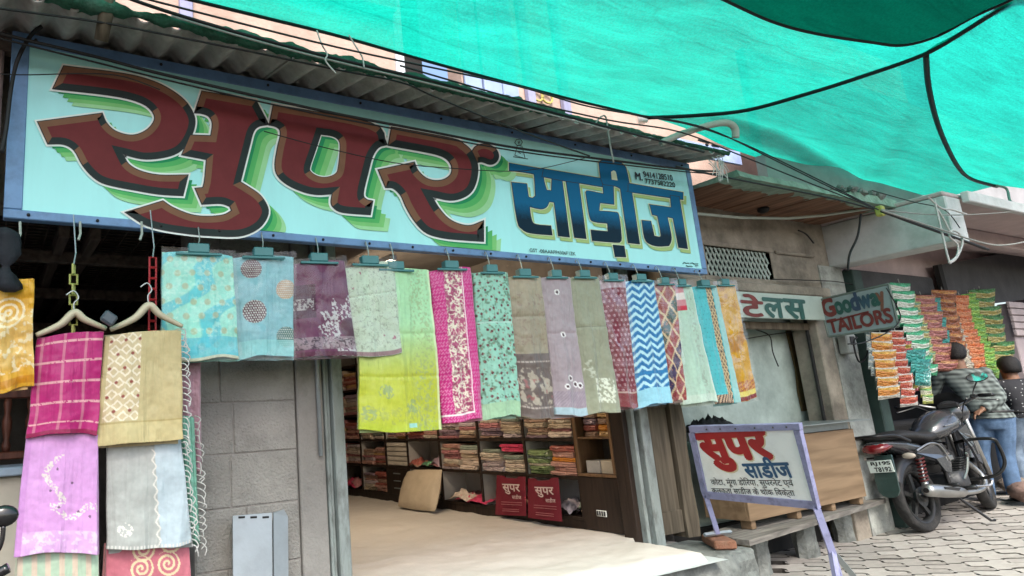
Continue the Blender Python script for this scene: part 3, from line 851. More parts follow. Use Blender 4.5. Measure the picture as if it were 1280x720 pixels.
mt = thing('floor_mattress', 'large cream mattress covering the raised floor of the sari shop', 'mattress', (3, 5, .3))
def mat_h(x, y):
    e = min((x - 1.84) / .10, 1.0 if y > 3.55 else (4.10 - x) / .08, (y - 2.99 + .02 * math.sin(x * 2)) / .09, 1.0)
    e = max(0.0, e); e = math.sqrt(max(0, 1 - (1 - e) ** 2))
    return .302 + .075 * e + .007 * fbm(x * 2.2, y * 2.2) * e - .016 * abs(fbm(x * 1.0 + y * .5, y * 2.2 - x * .7, 3)) * e - .008 * abs(fbm(x * 2.7 - y * .5, y * 4.5 + x, 8)) * e
P = []
for i in range(150):
    y = 2.97 + (i / 149.0) ** 1.15 * 5.1
    row = []
    for j in range(70):
        x = 1.82 + 2.37 * j / 69
        if y < 3.5: x = 1.82 + 2.28 * j / 69
        row.append((x, y + (.012 * fbm(x * 3, 8) if i == 0 else 0), mat_h(x, y)))
    P.append(row)
part(mt, MB().grid(P), 'sheet', M['sheet'], smooth=True)
P = []
for i in range(8):
    y = 2.93 + i * .1; P.append([(1.8 + 2.42 * j / 30, y + .01 * fbm(j * .5, 4), .3055 + .0035 * fbm(j * .4, i * .7)) for j in range(31)])
part(mt, MB().grid(P), 'under_sheet', pm('under', (.48, .53, .53), .85, .1), smooth=True)

# ================================================================ shelving along the right wall of the sari shop
su = thing('shelf_unit', 'dark wood shelving of open compartments along the shop side wall', 'shelf', (4.3, 6, .3))
SHX = 4.17
YD = [atX(px, 549, SHX).y for px in (718, 654, 597, 548, 508, 481, 450, 415)]
ZR = [.45, .755, 1.055, 1.36, 1.68, 2.0]
part(su, MB().box((SHX + .3, YD[0], .3), (SHX + .33, YD[-1], 2.3)), 'back_panel', M['laminate'])
part(su, MB().box((SHX + .01, YD[0], .3), (SHX + .05, YD[-1], .45)), 'plinth', M['darkwood'])
for z in ZR:
    part(su, MB().box((SHX, YD[0], z - .012), (SHX + .3, YD[-1], z + .012), .002), 'shelf_board', M['darkwood'])
for y in YD:
    part(su, MB().box((SHX - .003, y - .014, .44), (SHX + .012, y + .014, 2.3), .002), 'upright_edge', M['darkwood'])
    part(su, MB().box((SHX + .0125, y - .009, .46), (SHX + .298, y + .009, 2.29)), 'upright', M['laminate'])
# drawer column between the fifth and sixth upright
ya, yb = YD[4] + .012, YD[5] - .012
part(su, MB().box((SHX - .006, ya, .455), (SHX + .25, yb, .74), .004), 'drawer_front', M['darkwood'])
hd = MB()
for z in (.52, .60, .68): hd.box((SHX - .018, (ya + yb) / 2 - .07, z), (SHX - .007, (ya + yb) / 2 + .07, z + .012), .002)
part(su, hd, 'drawer_handles', M['zinc'])
for k in range(5):
    part(su, MB().box((SHX + .002, ya + .01, .775 + k * .052), (SHX + .2, yb - .01, .818 + k * .052), .008), 'tray', pm('tray%d' % k, (.52, .48, .42), .5))
# end cabinet with a glazed upper door
cb = thing('end_cabinet', 'dark brown cabinet with glazed upper door beside the right door post', 'cabinet', (4.3, 3.8, .3))
y0, y1 = 3.66, YD[0] - .016
part(cb, MB().box((SHX - .02, y0, .38), (SHX + .3, y1, .775), .004), 'lower_door', M['darkwood'])
for a, b in (((SHX - .03, y0, .777), (SHX + .3, y1, .80)), ((SHX - .028, y1 - .035, .801), (SHX + .3, y1, 2.1)), ((SHX - .028, y0, .801), (SHX + .3, y0 + .03, 2.1)), ((SHX - .02, y0 + .031, 1.06), (SHX + .25, y1 - .036, 1.075))):
    part(cb, MB().box(a, b, .004), 'cabinet_frame', M['brownwood'])
part(cb, MB().box((SHX + .25, y0 + .031, .8), (SHX + .28, y1 - .036, 2.1)), 'cabinet_back', M['room'])
gm, gt, gb = new_mat('glass'); gb.inputs['Base Color'].default_value = (.9, .95, .95, 1); gb.inputs['Roughness'].default_value = .03; gb.inputs['Transmission Weight'].default_value = 1; gb.inputs['IOR'].default_value = 1.1
gb.inputs['Alpha'].default_value = .12
part(cb, MB().box((SHX - .012, y0 + .031, .801), (SHX - .009, y1 - .036, 2.1)), 'glass_pane', gm)
swp = part(cb, MB().box((SHX - .030, 3.80, .49), (SHX - .021, 3.895, .535), .003), 'socket_plate', M['white'])
sw = MB()
for i in range(4): sw.box((SHX - .034, 3.806 + i * .022, .495), (SHX - .0302, 3.822 + i * .022, .53), .002)
part(cb, sw, 'switches', M['darkgrey'])
rs = random.Random(21)
PAL = [(.40, .33, .25), (.30, .20, .15), (.45, .40, .33), (.36, .16, .17), (.42, .24, .20), (.25, .18, .22), (.46, .30, .13), (.20, .24, .20), (.50, .42, .36), (.30, .09, .07), (.16, .22, .10), (.42, .36, .38), (.62, .22, .03), (.52, .05, .12), (.10, .25, .14)]
SM = [pm('fold%d' % i, tuple(min(.7, q * 1.3) for q in c), .42, .35, 30, .25, 90, coat=.35) for i, c in enumerate(PAL)]
def slab_mesh(seed):
    r = random.Random(seed); P = []
    n = 9
    for i in range(n):
        y = -.5 + i / (n - 1)
        b = .10 * r.uniform(-1, 1); c = .08 * r.uniform(-1, 1)
        t = 1.0 if 0 < i < n - 1 else .8
        P.append([Vector((x, y, z)) for x, z in ((.0 + b * .3, .5 + c), (-.06, .36 * t + c), (-.085 + b * .4, .16 * t + c), (-.04, .03 + c), (-.085 + b * .3, -.14 * t + c), (-.06, -.36 * t + c), (0 + b * .3, -.5 + c), (1, -.5 + c), (1, .5 + c))])
    m = MB(); m.loft(P); return m.mesh('folded_sari', SM[0])
SLAB = [slab_mesh(i) for i in range(5)]
CN = ['tan', 'brown', 'cream', 'wine red', 'rust', 'plum', 'ochre', 'olive grey', 'pale peach', 'dark red', 'green', 'pale mauve', 'orange', 'bright red', 'dark green']
ORD = ['lowest', 'second', 'third', 'fourth', 'fifth', 'sixth', 'seventh', 'eighth', 'ninth', 'tenth', 'eleventh', 'twelfth', 'thirteenth', 'fourteenth', 'fifteenth']
def folded(x, y, z, dx, dy, th, mi, rz, label, group):
    o = bpy.data.objects.new('folded_sari', SLAB[rs.randrange(5)]); COL.objects.link(o)
    o.location = (x, y, z); o.scale = (dx, dy, th); o.rotation_euler = (0, rs.uniform(-.02, .02), rz)
    o.material_slots[0].link = 'OBJECT'; o.material_slots[0].material = SM[mi]
    tag(o, CN[mi] + ' ' + label, 'folded sari', group); return o
def stack(ya, yb, z, h, cols, where, n=None, messy=0.0):
    th = .034; zz = z
    k = 0
    while zz + th < z + h:
        t = th * rs.uniform(.55, 1.5)
        folded(SHX + .02 + rs.uniform(-.012, .02), (ya + yb) / 2 + rs.uniform(-.014, .014), zz + t / 2, .24, (yb - ya) * rs.uniform(.80, 1.0), t, rs.choice(cols), rs.uniform(-.10, .10) * (1 + messy),
               'folded sari, ' + ORD[k] + ' up in ' + where, 'folded saris on the shelves')
        zz += t * .98; k += 1
N1 = [0, 1, 2, 3, 4, 5, 8, 11]; N2 = [0, 2, 7, 8, 11]; N3 = [1, 4, 6, 9, 3]; N4 = [10, 7, 8, 2, 4]
colname = ['first column from cabinet', 'second column from cabinet', 'third column from cabinet', 'column above the cushion', 'drawer column', 'column left of drawers', 'far left column']
rown = ['bottom row, ', 'middle row, ', 'upper row, ', 'fourth row, ', 'fifth row, ']
fill = {}
for c in range(7):
    for r in range(1, 5): fill[(c, r)] = 2
fill.update({(4, 0): 0, (4, 1): 0, (0, 0): 0, (1, 0): 0, (2, 0): 0, (3, 0): 0, (5, 0): 2, (6, 0): 0, (3, 1): 0})
for (c, r), n in fill.items():
    if not n: continue
    ya, yb = YD[c] + .014, YD[c + 1] - .014
    h = (ZR[r + 1] - ZR[r] - .03)
    for s in range(2):
        a = ya + (yb - ya) * (s / 2); b = ya + (yb - ya) * ((s + 1) / 2) - .004
        cols = rs.choice([N1, N2, N3, N1])
        if (c, r) == (0, 1): cols = [12, 12, 6, 4, 8, 9] if s == 0 else [10, 8, 2, 4, 10, 7]
        if (c, r) == (1, 1) and s == 0:
            stack(a, b, ZR[r] + .014, h * .62, N2, 'right pile, ' + rown[r] + colname[c])
            stack(a, b, ZR[r] + .014 + h * .66, h * .3, [13], 'right pile top, ' + rown[r] + colname[c]); continue
        stack(a, b, ZR[r] + .014, h * rs.uniform(.72, .99), cols, ('right' if s == 0 else 'left') + ' pile, ' + rown[r] + colname[c])
# loose heaps of cloth in the bottom compartments
def heap(ya, yb, z, h, cols, label, seed):
    t = thing('cloth_heap', label, 'cloth', (SHX + .02, (ya + yb) / 2, z))
    r = random.Random(seed)
    for k in range(5):
        P = []
        cx, cy = r.uniform(.04, .16), r.uniform(-.38, .38) * (yb - ya)
        w, d, hh = (yb - ya) * r.uniform(.25, .45), r.uniform(.08, .12), h * r.uniform(.35, .8)
        for i in range(12):
            row = []
            for j in range(12):
                u, v = i / 11 * 2 - 1, j / 11 * 2 - 1
                e = max(0, 1 - (u * u + v * v) * .55)
                row.append((cx + u * d, cy + v * w * .6, .004 + .003 * k + hh * e * (.65 + .5 * fbm(u * 2.2 + k * 7, v * 2.2, seed))))
            P.append(row)
        MB().grid(P).build('fold', SM[cols[k % len(cols)]], t, smooth=True)
heap(YD[2] + .02, YD[3] - .03, ZR[0] + .013, .16, [13, 13, 3, 8, 13], 'heap of pink cloth in the bottom compartment right of the cushion', 3)
heap(YD[0] + .02, YD[1] - .25, ZR[0] + .013, .22, [11, 5, 11, 7, 11], 'heap of grey cloth packets in the bottom compartment by the end cabinet', 5)
heap(YD[3] + .02, YD[4] - .03, ZR[1] + .013, .2, [1, 9, 14, 5, 3], 'heap of mixed dark cloth in the middle compartment above the cushion', 8)
heap(YD[6] + .02, YD[7] - .03, ZR[0] + .013, .2, [13, 9, 13, 3, 1], 'heap of red cloth in the far left bottom compartment', 9)
heap(YD[1] + .2, YD[2] - .03, ZR[0] + .013, .15, [8, 3, 2, 4, 8], 'small heap of pale cloth beside the maroon bags', 12)
# things behind the cabinet glass
for k in range(6):
    folded(SHX + .05, 3.76, 1.09 + k * .05, .18, .14, .045, [6, 12, 1, 6, 4, 1][k], 0, 'folded sari, ' + ORD[k] + ' up in right pile behind cabinet glass', 'folded saris behind the cabinet glass')
    folded(SHX + .05, 3.92, 1.09 + k * .05, .18, .12, .045, [1, 9, 5, 1, 4, 1][k], 0, 'folded sari, ' + ORD[k] + ' up in left pile behind cabinet glass', 'folded saris behind the cabinet glass')
bx = MB().box((SHX + .0, 3.83, .802), (SHX + .14, 3.965, .895), .003); bx.build('carton', pm('carton', (.45, .43, .41), .7), label='pale grey carton behind the glass of the end cabinet', cat='box')
bx = MB().box((SHX + .0, 3.70, .802), (SHX + .14, 3.82, .90), .003); bx.build('carton', pm('carton2', (.55, .47, .36), .7), label='cream carton nearest the door post in the end cabinet', cat='box')

# cushion leaning on the shelves
cu = MB(); b0 = atZ(496, 634, .39); b1 = atZ(545, 641, .385); t0 = atX(509, 588, SHX - .06); t1 = atX(554, 586, SHX - .06)
nrm = (b1 - b0).cross(t0 - b0).normalized()
if nrm.x > 0: nrm = -nrm
for side in (1, -1):
    P = []
    for i in range(19):
        row = []
        for j in range(19):
            u, v = j / 18, i / 18
            p = (b0 * (1 - u) + b1 * u) * (1 - v) + (t0 * (1 - u) + t1 * u) * v
            e = (4 * u * (1 - u)) ** .45 * (4 * v * (1 - v)) ** .45
            p = p + (p - (b0 + t1) / 2) * -.06 * max(0, abs(u * 2 - 1) + abs(v * 2 - 1) - 1.2)
            row.append(p + nrm * side * (.085 * e + .012 * fbm(u * 4, v * 4 + side) * e))
        P.append(row)
    cu.grid(P)
cu.build('cushion', pm('cushioncloth', (.50, .42, .31), .9, .12, 6, .25, 20), label='plain beige cushion leaning against the shelves', cat='cushion', smooth=True)
# two maroon shopping bags
M['maroon'] = pm('maroon', (.16, .012, .026), .6, .15, 8, .15, 30)
M['bagprint'] = pm('bagprint', (.62, .50, .48), .6, .1)
for lab, q in (('maroon cloth bag with white lettering, the one nearer the cushion', [(619, 643), (658, 645), (657, 596), (621, 594)]), ('maroon cloth bag with white lettering, the one nearer the end cabinet', [(660, 647), (703, 652), (698, 597), (660, 598)])):
    w = [atX(*q[0], SHX - .06), atX(*q[1], SHX - .07), atX(*q[2], SHX - .03), atX(*q[3], SHX - .03)]
    t = thing('shopping_bag', lab, 'bag', (w[0] + w[1]) / 2)
    m = MB()
    for side in (0, 1):
        P = []
        for i in range(11):
            row = []
            for j in range(11):
                u, v = j / 10, i / 10
                p = (w[0] * (1 - u) + w[1] * u) * (1 - v) + (w[3] * (1 - u) + w[2] * u) * v
                if v > .9: p = p - Vector((0, 0, .02 * (abs(u - .5) < .28)))
                e = (4 * u * (1 - u)) ** .5
                row.append(p + Vector((-.012 * e * (1 if side == 0 else -1) + .004 * fbm(u * 4, v * 4), 0, 0)))
            P.append(row)
        m.grid(P)
    part(t, m, 'body', M['maroon'], smooth=True)
    plb = lambda p: atX(p[0], p[1], SHX - .085)
    def lerp(a, b, u): return (a[0] + (b[0] - a[0]) * u, a[1] + (b[1] - a[1]) * u)
    def bq(u, v): return lerp(lerp(q[0], q[1], u), lerp(q[3], q[2], u), v)
    def tx(s, u0, u1, v0, v1, bold): 
        txt_px(s, bq(u0, v0), bq(u1, v0), bq(u0, v1), M['bagprint'], t, 'lettering', plb, bold, .002)
    tx('सुपर', .25, .82, .54, .78, .02); tx('साडीज', .55, .85, .42, .53, .01)
    lm_ = MB()
    for v in (.33, .27, .15, .10): lm_.tube([plb(bq(.18 + .05 * (v < .2), v)), plb(bq(.86 - .1 * (v < .2), v))], .0022, 4)
    part(t, lm_, 'print_line', pm('bagline', (.40, .16, .17), .6))

# ================================================================ things along the facade
# folded metal tray leaning on the pier
tr = thing('metal_panel', 'folded pale grey sheet metal panel leaning on the block pier', 'panel', (1.3, 3.45, .3))
q = [atY(291, 643, 3.42), atY(342, 639, 3.42), atY(360, 638, 3.46), atY(352, 760, 3.38), atY(292, 760, 3.36)]
part(tr, MB().prism([atY(291, 645, 3.42), atY(340, 641, 3.42), atY(341, 790, 3.34), atY(292, 790, 3.34)], (0, .012, 0)), 'face', M['alu'])
part(tr, MB().prism([atY(342, 641, 3.42), atY(355, 637, 3.44), atY(360, 646, 3.45), atY(361, 790, 3.37), atY(343, 790, 3.34)], (0, .012, 0)), 'side_flange', M['alu'])
sl = MB()
for a, b in ((298, 306), (313, 321), (328, 336)): sl.prism([atY(a, 645.5, 3.417), atY(b, 645, 3.417), atY(b, 647.5, 3.417), atY(a, 648, 3.417)], (0, -.003, 0))
part(tr, sl, 'slot', M['dark'])

# wooden soffit over the tailor's bay
so = thing('plank_soffit', 'brown plank soffit with plastered edge over the tailor bay', 'soffit', (6, 3.2, 2.95))
xa = 4.96
ri = random.Random(5)
while xa < 7.28:
    w = ri.uniform(.20, .27)
    yo = 2.88 + .006 * (xa - 4.9)
    z0 = 2.955 + ri.uniform(-.006, .006)
    part(so, MB().box((xa, yo, z0), (min(xa + w, 7.29), 3.52, z0 + .03), .004), 'plank', M['soffit'])
    xa += w + .012
P = []
for i in range(60):
    x = 4.95 + i * 2.45 / 59
    y = 2.845 + .006 * (x - 4.9) + .012 * fbm(x * 5, 2)
    top = 3.0 + .012 * fbm(x * 3, 7) + (.03 if x > 6.6 else 0)
    P.append([Vector((x, y, 2.945 + .008 * fbm(x * 6, 1))), Vector((x, y + .02, top)), Vector((x, y + .65, top)), Vector((x, y + .65, 2.99))])
part(so, MB().loft(P), 'slab_edge', pm('slabedge', (.26, .36, .29), .9, .35, 6, .5, 30, dirt=(.05, .12, .08), dscale=4, damt=.85))
rbm = MB()
for i in range(40):
    x = ri.uniform(6.5, 7.35); y = 2.86 + ri.uniform(0, .25); s = ri.uniform(.02, .05)
    rbm.ball((x, y, 3.06 + ri.uniform(0, .03)), (s, s * ri.uniform(.6, 1), s * ri.uniform(.5, .9)), 7, 5)
rbm.v = [(x + .02 * fbm(x * 30, y * 30, z * 30), y + .02 * fbm(x * 30, y * 30, z * 30 + 5), z - .03 + .02 * fbm(x * 30 + 7, y * 30, z * 30)) for x, y, z in rbm.v]
part(so, rbm, 'rubble', M['stone'], kind='stuff')
MB().tube([atY(868, 267, 3.3), atY(925, 272, 3.3), atY(985, 273, 3.28), atY(1030, 269, 3.2), atY(1098, 259, 2.95)], .013, 8).build('white_conduit', M['pvc'], label='thin pale conduit strung beneath the plank soffit', cat='pipe', smooth=True)
MB().ball(tuple(atZ(954, 262, 2.94)), (.05, .05, .035), 10, 6).build('ceiling_fitting', M['cable'], label='small black fitting fixed under the plank soffit', cat='fitting')

# tailor's painted board (hindi) above the bay
tb = thing('tailor_board', 'pale green board with red and green Devanagari lettering over the tailor bay', 'signboard', (6.1, 3.44, 2.08))
part(tb, MB().box((5.0, 3.425, 1.975), (6.93, 3.447, 2.2), .004), 'board', pm('tboard', (.42, .50, .45), .6, .15, 5, .05, dirt=(.25, .3, .27), dscale=5))
plT = lambda p: atY(p[0], p[1], 3.424)
M['tred'] = pm('tred', (.17, .035, .03), .6, .35, 20, 0); M['tgreen'] = pm('tgreen', (.03, .10, .085), .5, .25, 20, 0)
txt_px('टे', (929, 394.5), (955, 396), (928, 368.5), M['tred'], tb, 'lettering', plT, .035, .003)
txt_px('ल', (957, 396), (981, 397.5), (956.5, 373.5), M['tgreen'], tb, 'lettering', plT, .035, .003)
txt_px('स', (983, 397.5), (1009, 399), (982.5, 375), M['tgreen'], tb, 'lettering', plT, .035, .003)
# hanging board of the tailors, square to the wall
gw = thing('hanging_tailor_board', 'pale blue hanging board reading Goodway Tailors beside the pillar', 'signboard', (6.9, 3.15, 2.0))
cq = [(1024, 375), (1111, 355), (1123, 408), (1036, 421)]
wq = [atX(p[0], p[1], 6.9) for p in cq]
part(gw, MB().prism(wq, (.025, 0, 0)), 'board', pm('gboard', (.29, .36, .37), .55, .15, 5, .05, dirt=(.2, .26, .25), dscale=5, damt=.6))
fr = MB()
for i in range(4):
    fr.tube([wq[i] + Vector((.0, 0, 0)), wq[(i + 1) % 4] + Vector((.0, 0, 0))], .010, 4)
part(gw, fr, 'frame', pm('gframe', (.16, .20, .18), .7))
plG = lambda p: atX(p[0], p[1], 6.897)
gcols = [M['tred'], M['tgreen'], M['tgreen'], pm('tblue', (.04, .07, .12), .5), pm('tblue2', (.04, .09, .13), .5), M['tgreen'], pm('tbrown', (.20, .09, .06), .5)]
gx = [1030, 1045, 1055, 1065, 1075, 1090, 1100, 1110]
for i, ch in enumerate('Goodway'):
    xa_, xb_ = gx[i], gx[i + 1] - 1
    yb_ = 396.5 - (xa_ - 1030) * .235
    hh = 21 if ch in 'Gd' else 14
    if ch == 'y': yb_ += 8; hh = 21
    txt_px(ch, (xa_ + 1.5, yb_), (xb_ + 1.5, yb_ - (xb_ - xa_) * .235), (xa_ - hh * .24 + 1.5, yb_ - hh), gcols[i], gw, 'lettering', plG, .05, .003)
txt_px('TAILORS', (1038, 416.5), (1117, 402), (1034.5, 400.5), M['tred'], gw, 'lettering', plG, .04, .003)
um = MB(); um.tube([plG((1040, 401.5)) + Vector((-.004, 0, 0)), plG((1086, 389.5)) + Vector((-.004, 0, 0))], .008, 5); part(gw, um, 'underline', M['tred'])

# meter box and wires on the pier
mbx = thing('meter_box', 'small grey electric box with looped cable on the pier', 'box', (7.2, 3.38, 1.75))
part(mbx, MB().box((7.13, 3.39, 1.66), (7.30, 3.475, 1.84), .01), 'case', pm('meter', (.33, .35, .33), .6))
part(mbx, MB().box((7.18, 3.382, 1.74), (7.26, 3.389, 1.82), .003), 'cover_window', M['darkgrey'])
part(mbx, MB().tube(smooth_path([(7.12, 3.30, 1.80), (7.02, 3.29, 1.74), (7.04, 3.29, 1.58), (7.16, 3.29, 1.60), (7.32, 3.29, 1.75), (7.42, 3.28, 1.95)]), .008, 6), 'cable_loop', M['cable'], smooth=True)

# plank platform and counter of the tailor
pp = thing('plank_platform', 'weathered grey plank platform in front of the tailor counter', 'platform', (6, 3.3, .3))
for k in range(3):
    o = .0 + k * .125
    P = []
    for i in range(25):
        x = 4.72 + k * .02 + i * (2.58) / 24
        y = 3.10 + (x - 4.72) * .125 + o; e = .006 * fbm(x * 4, k * 3.0)
        P.append([Vector((x, y + e, .30)), Vector((x, y + e, .338 + e * .5)), Vector((x, y + .12, .338 + e * .5)), Vector((x, y + .12, .30))])
    part(pp, MB().loft(P), 'plank', M['plank'])
rr = random.Random(4)
for k, (x, w_, d_) in enumerate(((4.98, .07, .10), (5.22, .11, .12), (6.05, .12, .12), (6.85, .13, .12))):
    y = 3.26 + (x - 4.72) * .125; P = []
    for z in (-.03, .05, .12, .2, .27, .299):
        e = [1 + .22 * fbm(x * 9 + q, z * 9, k) for q in range(8)]
        P.append([Vector((x + w_ * e[q] * math.cos(q * math.pi / 4), y + d_ * .5 + d_ * .6 * e[q] * math.sin(q * math.pi / 4), z)) for q in range(8)])
    part(pp, MB().loft(P), 'prop_stone', M['stone'] if k else M['oldwood'])
ct = thing('tailor_counter', 'plywood counter with thin metal top in the tailor bay', 'counter', (6, 3.6, .34))
def ctm(mb, name, m): return part(ct, mb, name, m)
R8 = Matrix.Translation((5.74, 3.31, 0)) @ Matrix.Rotation(math.radians(2.5), 4, 'Z') @ Matrix.Translation((-5.74, -3.31, 0))
ctm(MB().box((5.05, 3.31, .405), (6.86, 3.33, .985), .003, R8), 'front_board', M['ply'])
ctm(MB().box((5.05, 3.331, .405), (5.07, 3.66, .985), .003, R8), 'end_board', M['ply'])
ctm(MB().box((6.84, 3.331, .405), (6.86, 3.66, .985), .003, R8), 'end_board', M['ply'])
ctm(MB().box((4.98, 3.335, .987), (6.84, 3.68, 1.05), .003, R8), 'apron', M['zinc'])
ctm(MB().box((4.90, 3.22, 1.052), (7.0, 3.70, 1.062), .002, R8), 'metal_top', M['zinc'])
for x in (5.1, 5.75, 6.3, 6.78): ctm(MB().box((x, 3.335, .34), (x + .06, 3.42, .404), .004, R8), 'foot', M['ply'])
# brown stain-like cloth strip and wire at the back of the tailor's room
bs = MB(); YB = 3.785
pts = [(983, 413), (989, 413), (999, 455), (1005, 448), (1009, 480), (1010, 500), (1018, 512), (1003, 514), (998, 490), (995, 462)]
bs.prism([atY(*p, YB) for p in pts], (0, .012, 0))
bs.build('brown_cloth_strip', pm('browncloth', (.11, .075, .03), .9, .3, 20, .3), label='narrow brown cloth strip hanging on the back wall of the tailor room', cat='cloth')
MB().tube(smooth_path([atY(945, 412, 3.72), atY(962, 420, 3.72), atY(966, 440, 3.72), atY(973, 458, 3.72)]), .006, 6).build('dangling_wire', M['cable'], label='thin dark wire dangling inside the tailor bay', cat='wire')
MB().tube(smooth_path([atY(930, 424, 3.7), atY(965, 418, 3.7), atY(1000, 414, 3.7)]), .005, 6).build('dangling_wire', M['cable'], label='nearly level dark wire strung inside the tailor bay', cat='wire')
sw_ = MB(); P = []
for i in range(15):
    row = []
    for j in range(25):
        u, v = j / 24 * 2 - 1, i / 14 * 2 - 1; e = max(0, 1 - u * u) * max(0, 1 - v * v)
        row.append((5.08 + .26 * u, 3.50 + .10 * v, 1.066 + .09 * e ** .6 * (.8 + .9 * abs(fbm(u * 3.5, v * 3, 6)))))
    P.append(row)
sw_.grid(P).build('black_bundle', pm('blackbundle', (.014, .015, .016), .8, .4, 20, .5, 60), label='crumpled black bundle on the counter behind the standing sign', cat='bundle', smooth=True)

# ================================================================ neighbour on the right
nb = thing('neighbour_building', 'concrete canopy and grey shopfront of the next building on the right', 'building', (9, 3.5, 0))
def nbp(mb, name, m, **k): return part(nb, mb, name, m, **k)
nbp(MB().box((7.33, 2.50, 2.53), (7.62, 3.62, 2.945), .01), 'cross_beam', M['beam'])
nbp(MB().box((7.33, 2.505, 2.95), (15, 3.9, 2.99), .01), 'canopy_slab', M['pinkslab'])
nbp(MB().box((7.62, 2.43, 2.90), (15, 2.49, 3.0), .008), 'canopy_edge', M['beam'])
nbp(MB().box((7.4, 3.95, 3.0), (16, 4.05, 5.2)), 'upper_wall', pm('greywall', (.34, .34, .35), .9, .25, 2, .2, dirt=(.24, .24, .24), dscale=1.5))
nbp(MB().box((7.63, 3.0, 2.80), (15, 3.12, 2.945), .01), 'edge_beam', M['pinkslab'])
nbp(MB().box((7.52, 3.62, 2.40), (15, 3.8, 2.95)), 'lintel', M['pinkslab'])
nbp(MB().box((7.75, 3.56, 2.33), (9.6, 3.60, 2.55), .01), 'fascia_panel', M['darkgrey'])
nbp(MB().prism([atY(1176, 331, 3.5), atY(1330, 303, 3.5), atY(1330, 368, 3.5), atY(1190, 386, 3.5)], (0, .05, 0)), 'shutter_panel', M['darkgrey'])
nbp(MB().prism([atY(1172, 331, 3.49), atY(1177, 330, 3.49), atY(1191, 386, 3.49), atY(1187, 387, 3.49)], (0, .05, 0)), 'dark_edge_strip', M['dark'])
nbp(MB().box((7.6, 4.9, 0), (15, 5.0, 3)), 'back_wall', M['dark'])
nbp(MB().box((7.55, 3.42, gz(7.5)), (7.72, 3.62, 2.5), .008), 'door_post', pm('greenpost', (.04, .07, .06), .7, .3, 6))
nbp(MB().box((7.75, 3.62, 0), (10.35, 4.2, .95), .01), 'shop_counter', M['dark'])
nbp(MB().box((10.95, 3.4, 0), (15, 3.5, 2.26), .01), 'wall', pm('lilacwall', (.34, .29, .30), .8, .2, 4))
for k in range(5): nbp(MB().box((10.9, 3.36, 1.86 + k * .085), (11.4, 3.395, 1.935 + k * .085), .006), 'louvre', pm('louvre%d' % k, (.42, .36, .36), .7))
nbp(MB().box((11.42, 3.33, .2), (11.52, 3.39, 2.26), .006), 'downpipe', pm('palepipe', (.55, .48, .5), .6))
rk = random.Random(2)
for i, (px, py, s) in enumerate(((1270, 598, .16), (1282, 585, .15), (1285, 608, .17))):
    c = atZ(px, py + 18, .16); m = MB()
    m.ball((0, 0, 0), (s, s * .8, s * .6), 14, 9)
    m.v = [(x * (1 + .4 * fbm(x * 9, y * 9, z * 9 + i)), y * (1 + .4 * fbm(x * 9, y * 9, z * 9 + 4)), z * (1 + .15 * fbm(x * 7, y * 7, z * 7))) for x, y, z in m.v]
    o = m.build('rubble_stone', pm('rub%d' % i, (.15 + .02 * i, .125, .105), .95, .4, 8, .9, 25), label=['low brown rubble stone just behind the second man', 'upper brown rubble stone at the right picture edge', 'lower brown rubble stone at the right picture edge'][i], cat='stone', smooth=True)
    o.location = (c.x, c.y, c.z + s * .5)
# ================================================================ saris: dye patterns worked out on the cloth mesh
def lin(c): 
    c = np.asarray(c, float) / 255.0
    return np.where(c <= .04045, c / 12.92, ((c + .055) / 1.055) ** 2.4)
def vn(U, V, s, seed=0):
    rg = np.random.RandomState(seed); T = rg.rand(64, 64)
    x = U * s; y = V * s; xi = np.floor(x).astype(int); yi = np.floor(y).astype(int); fx = x - xi; fy = y - yi
    fx = fx * fx * (3 - 2 * fx); fy = fy * fy * (3 - 2 * fy)
    a = T[xi % 64, yi % 64]; b = T[(xi + 1) % 64, yi % 64]; c = T[xi % 64, (yi + 1) % 64]; d = T[(xi + 1) % 64, (yi + 1) % 64]
    return (a * (1 - fx) + b * fx) * (1 - fy) + (c * (1 - fx) + d * fx) * fy
def vf(U, V, s, seed=0): return .55 * vn(U, V, s, seed) + .3 * vn(U, V, s * 2.1, seed + 1) + .15 * vn(U, V, s * 4.3, seed + 2)
def ss(a, b, x): 
    t = np.clip((x - a) / (b - a), 0, 1); return t * t * (3 - 2 * t)
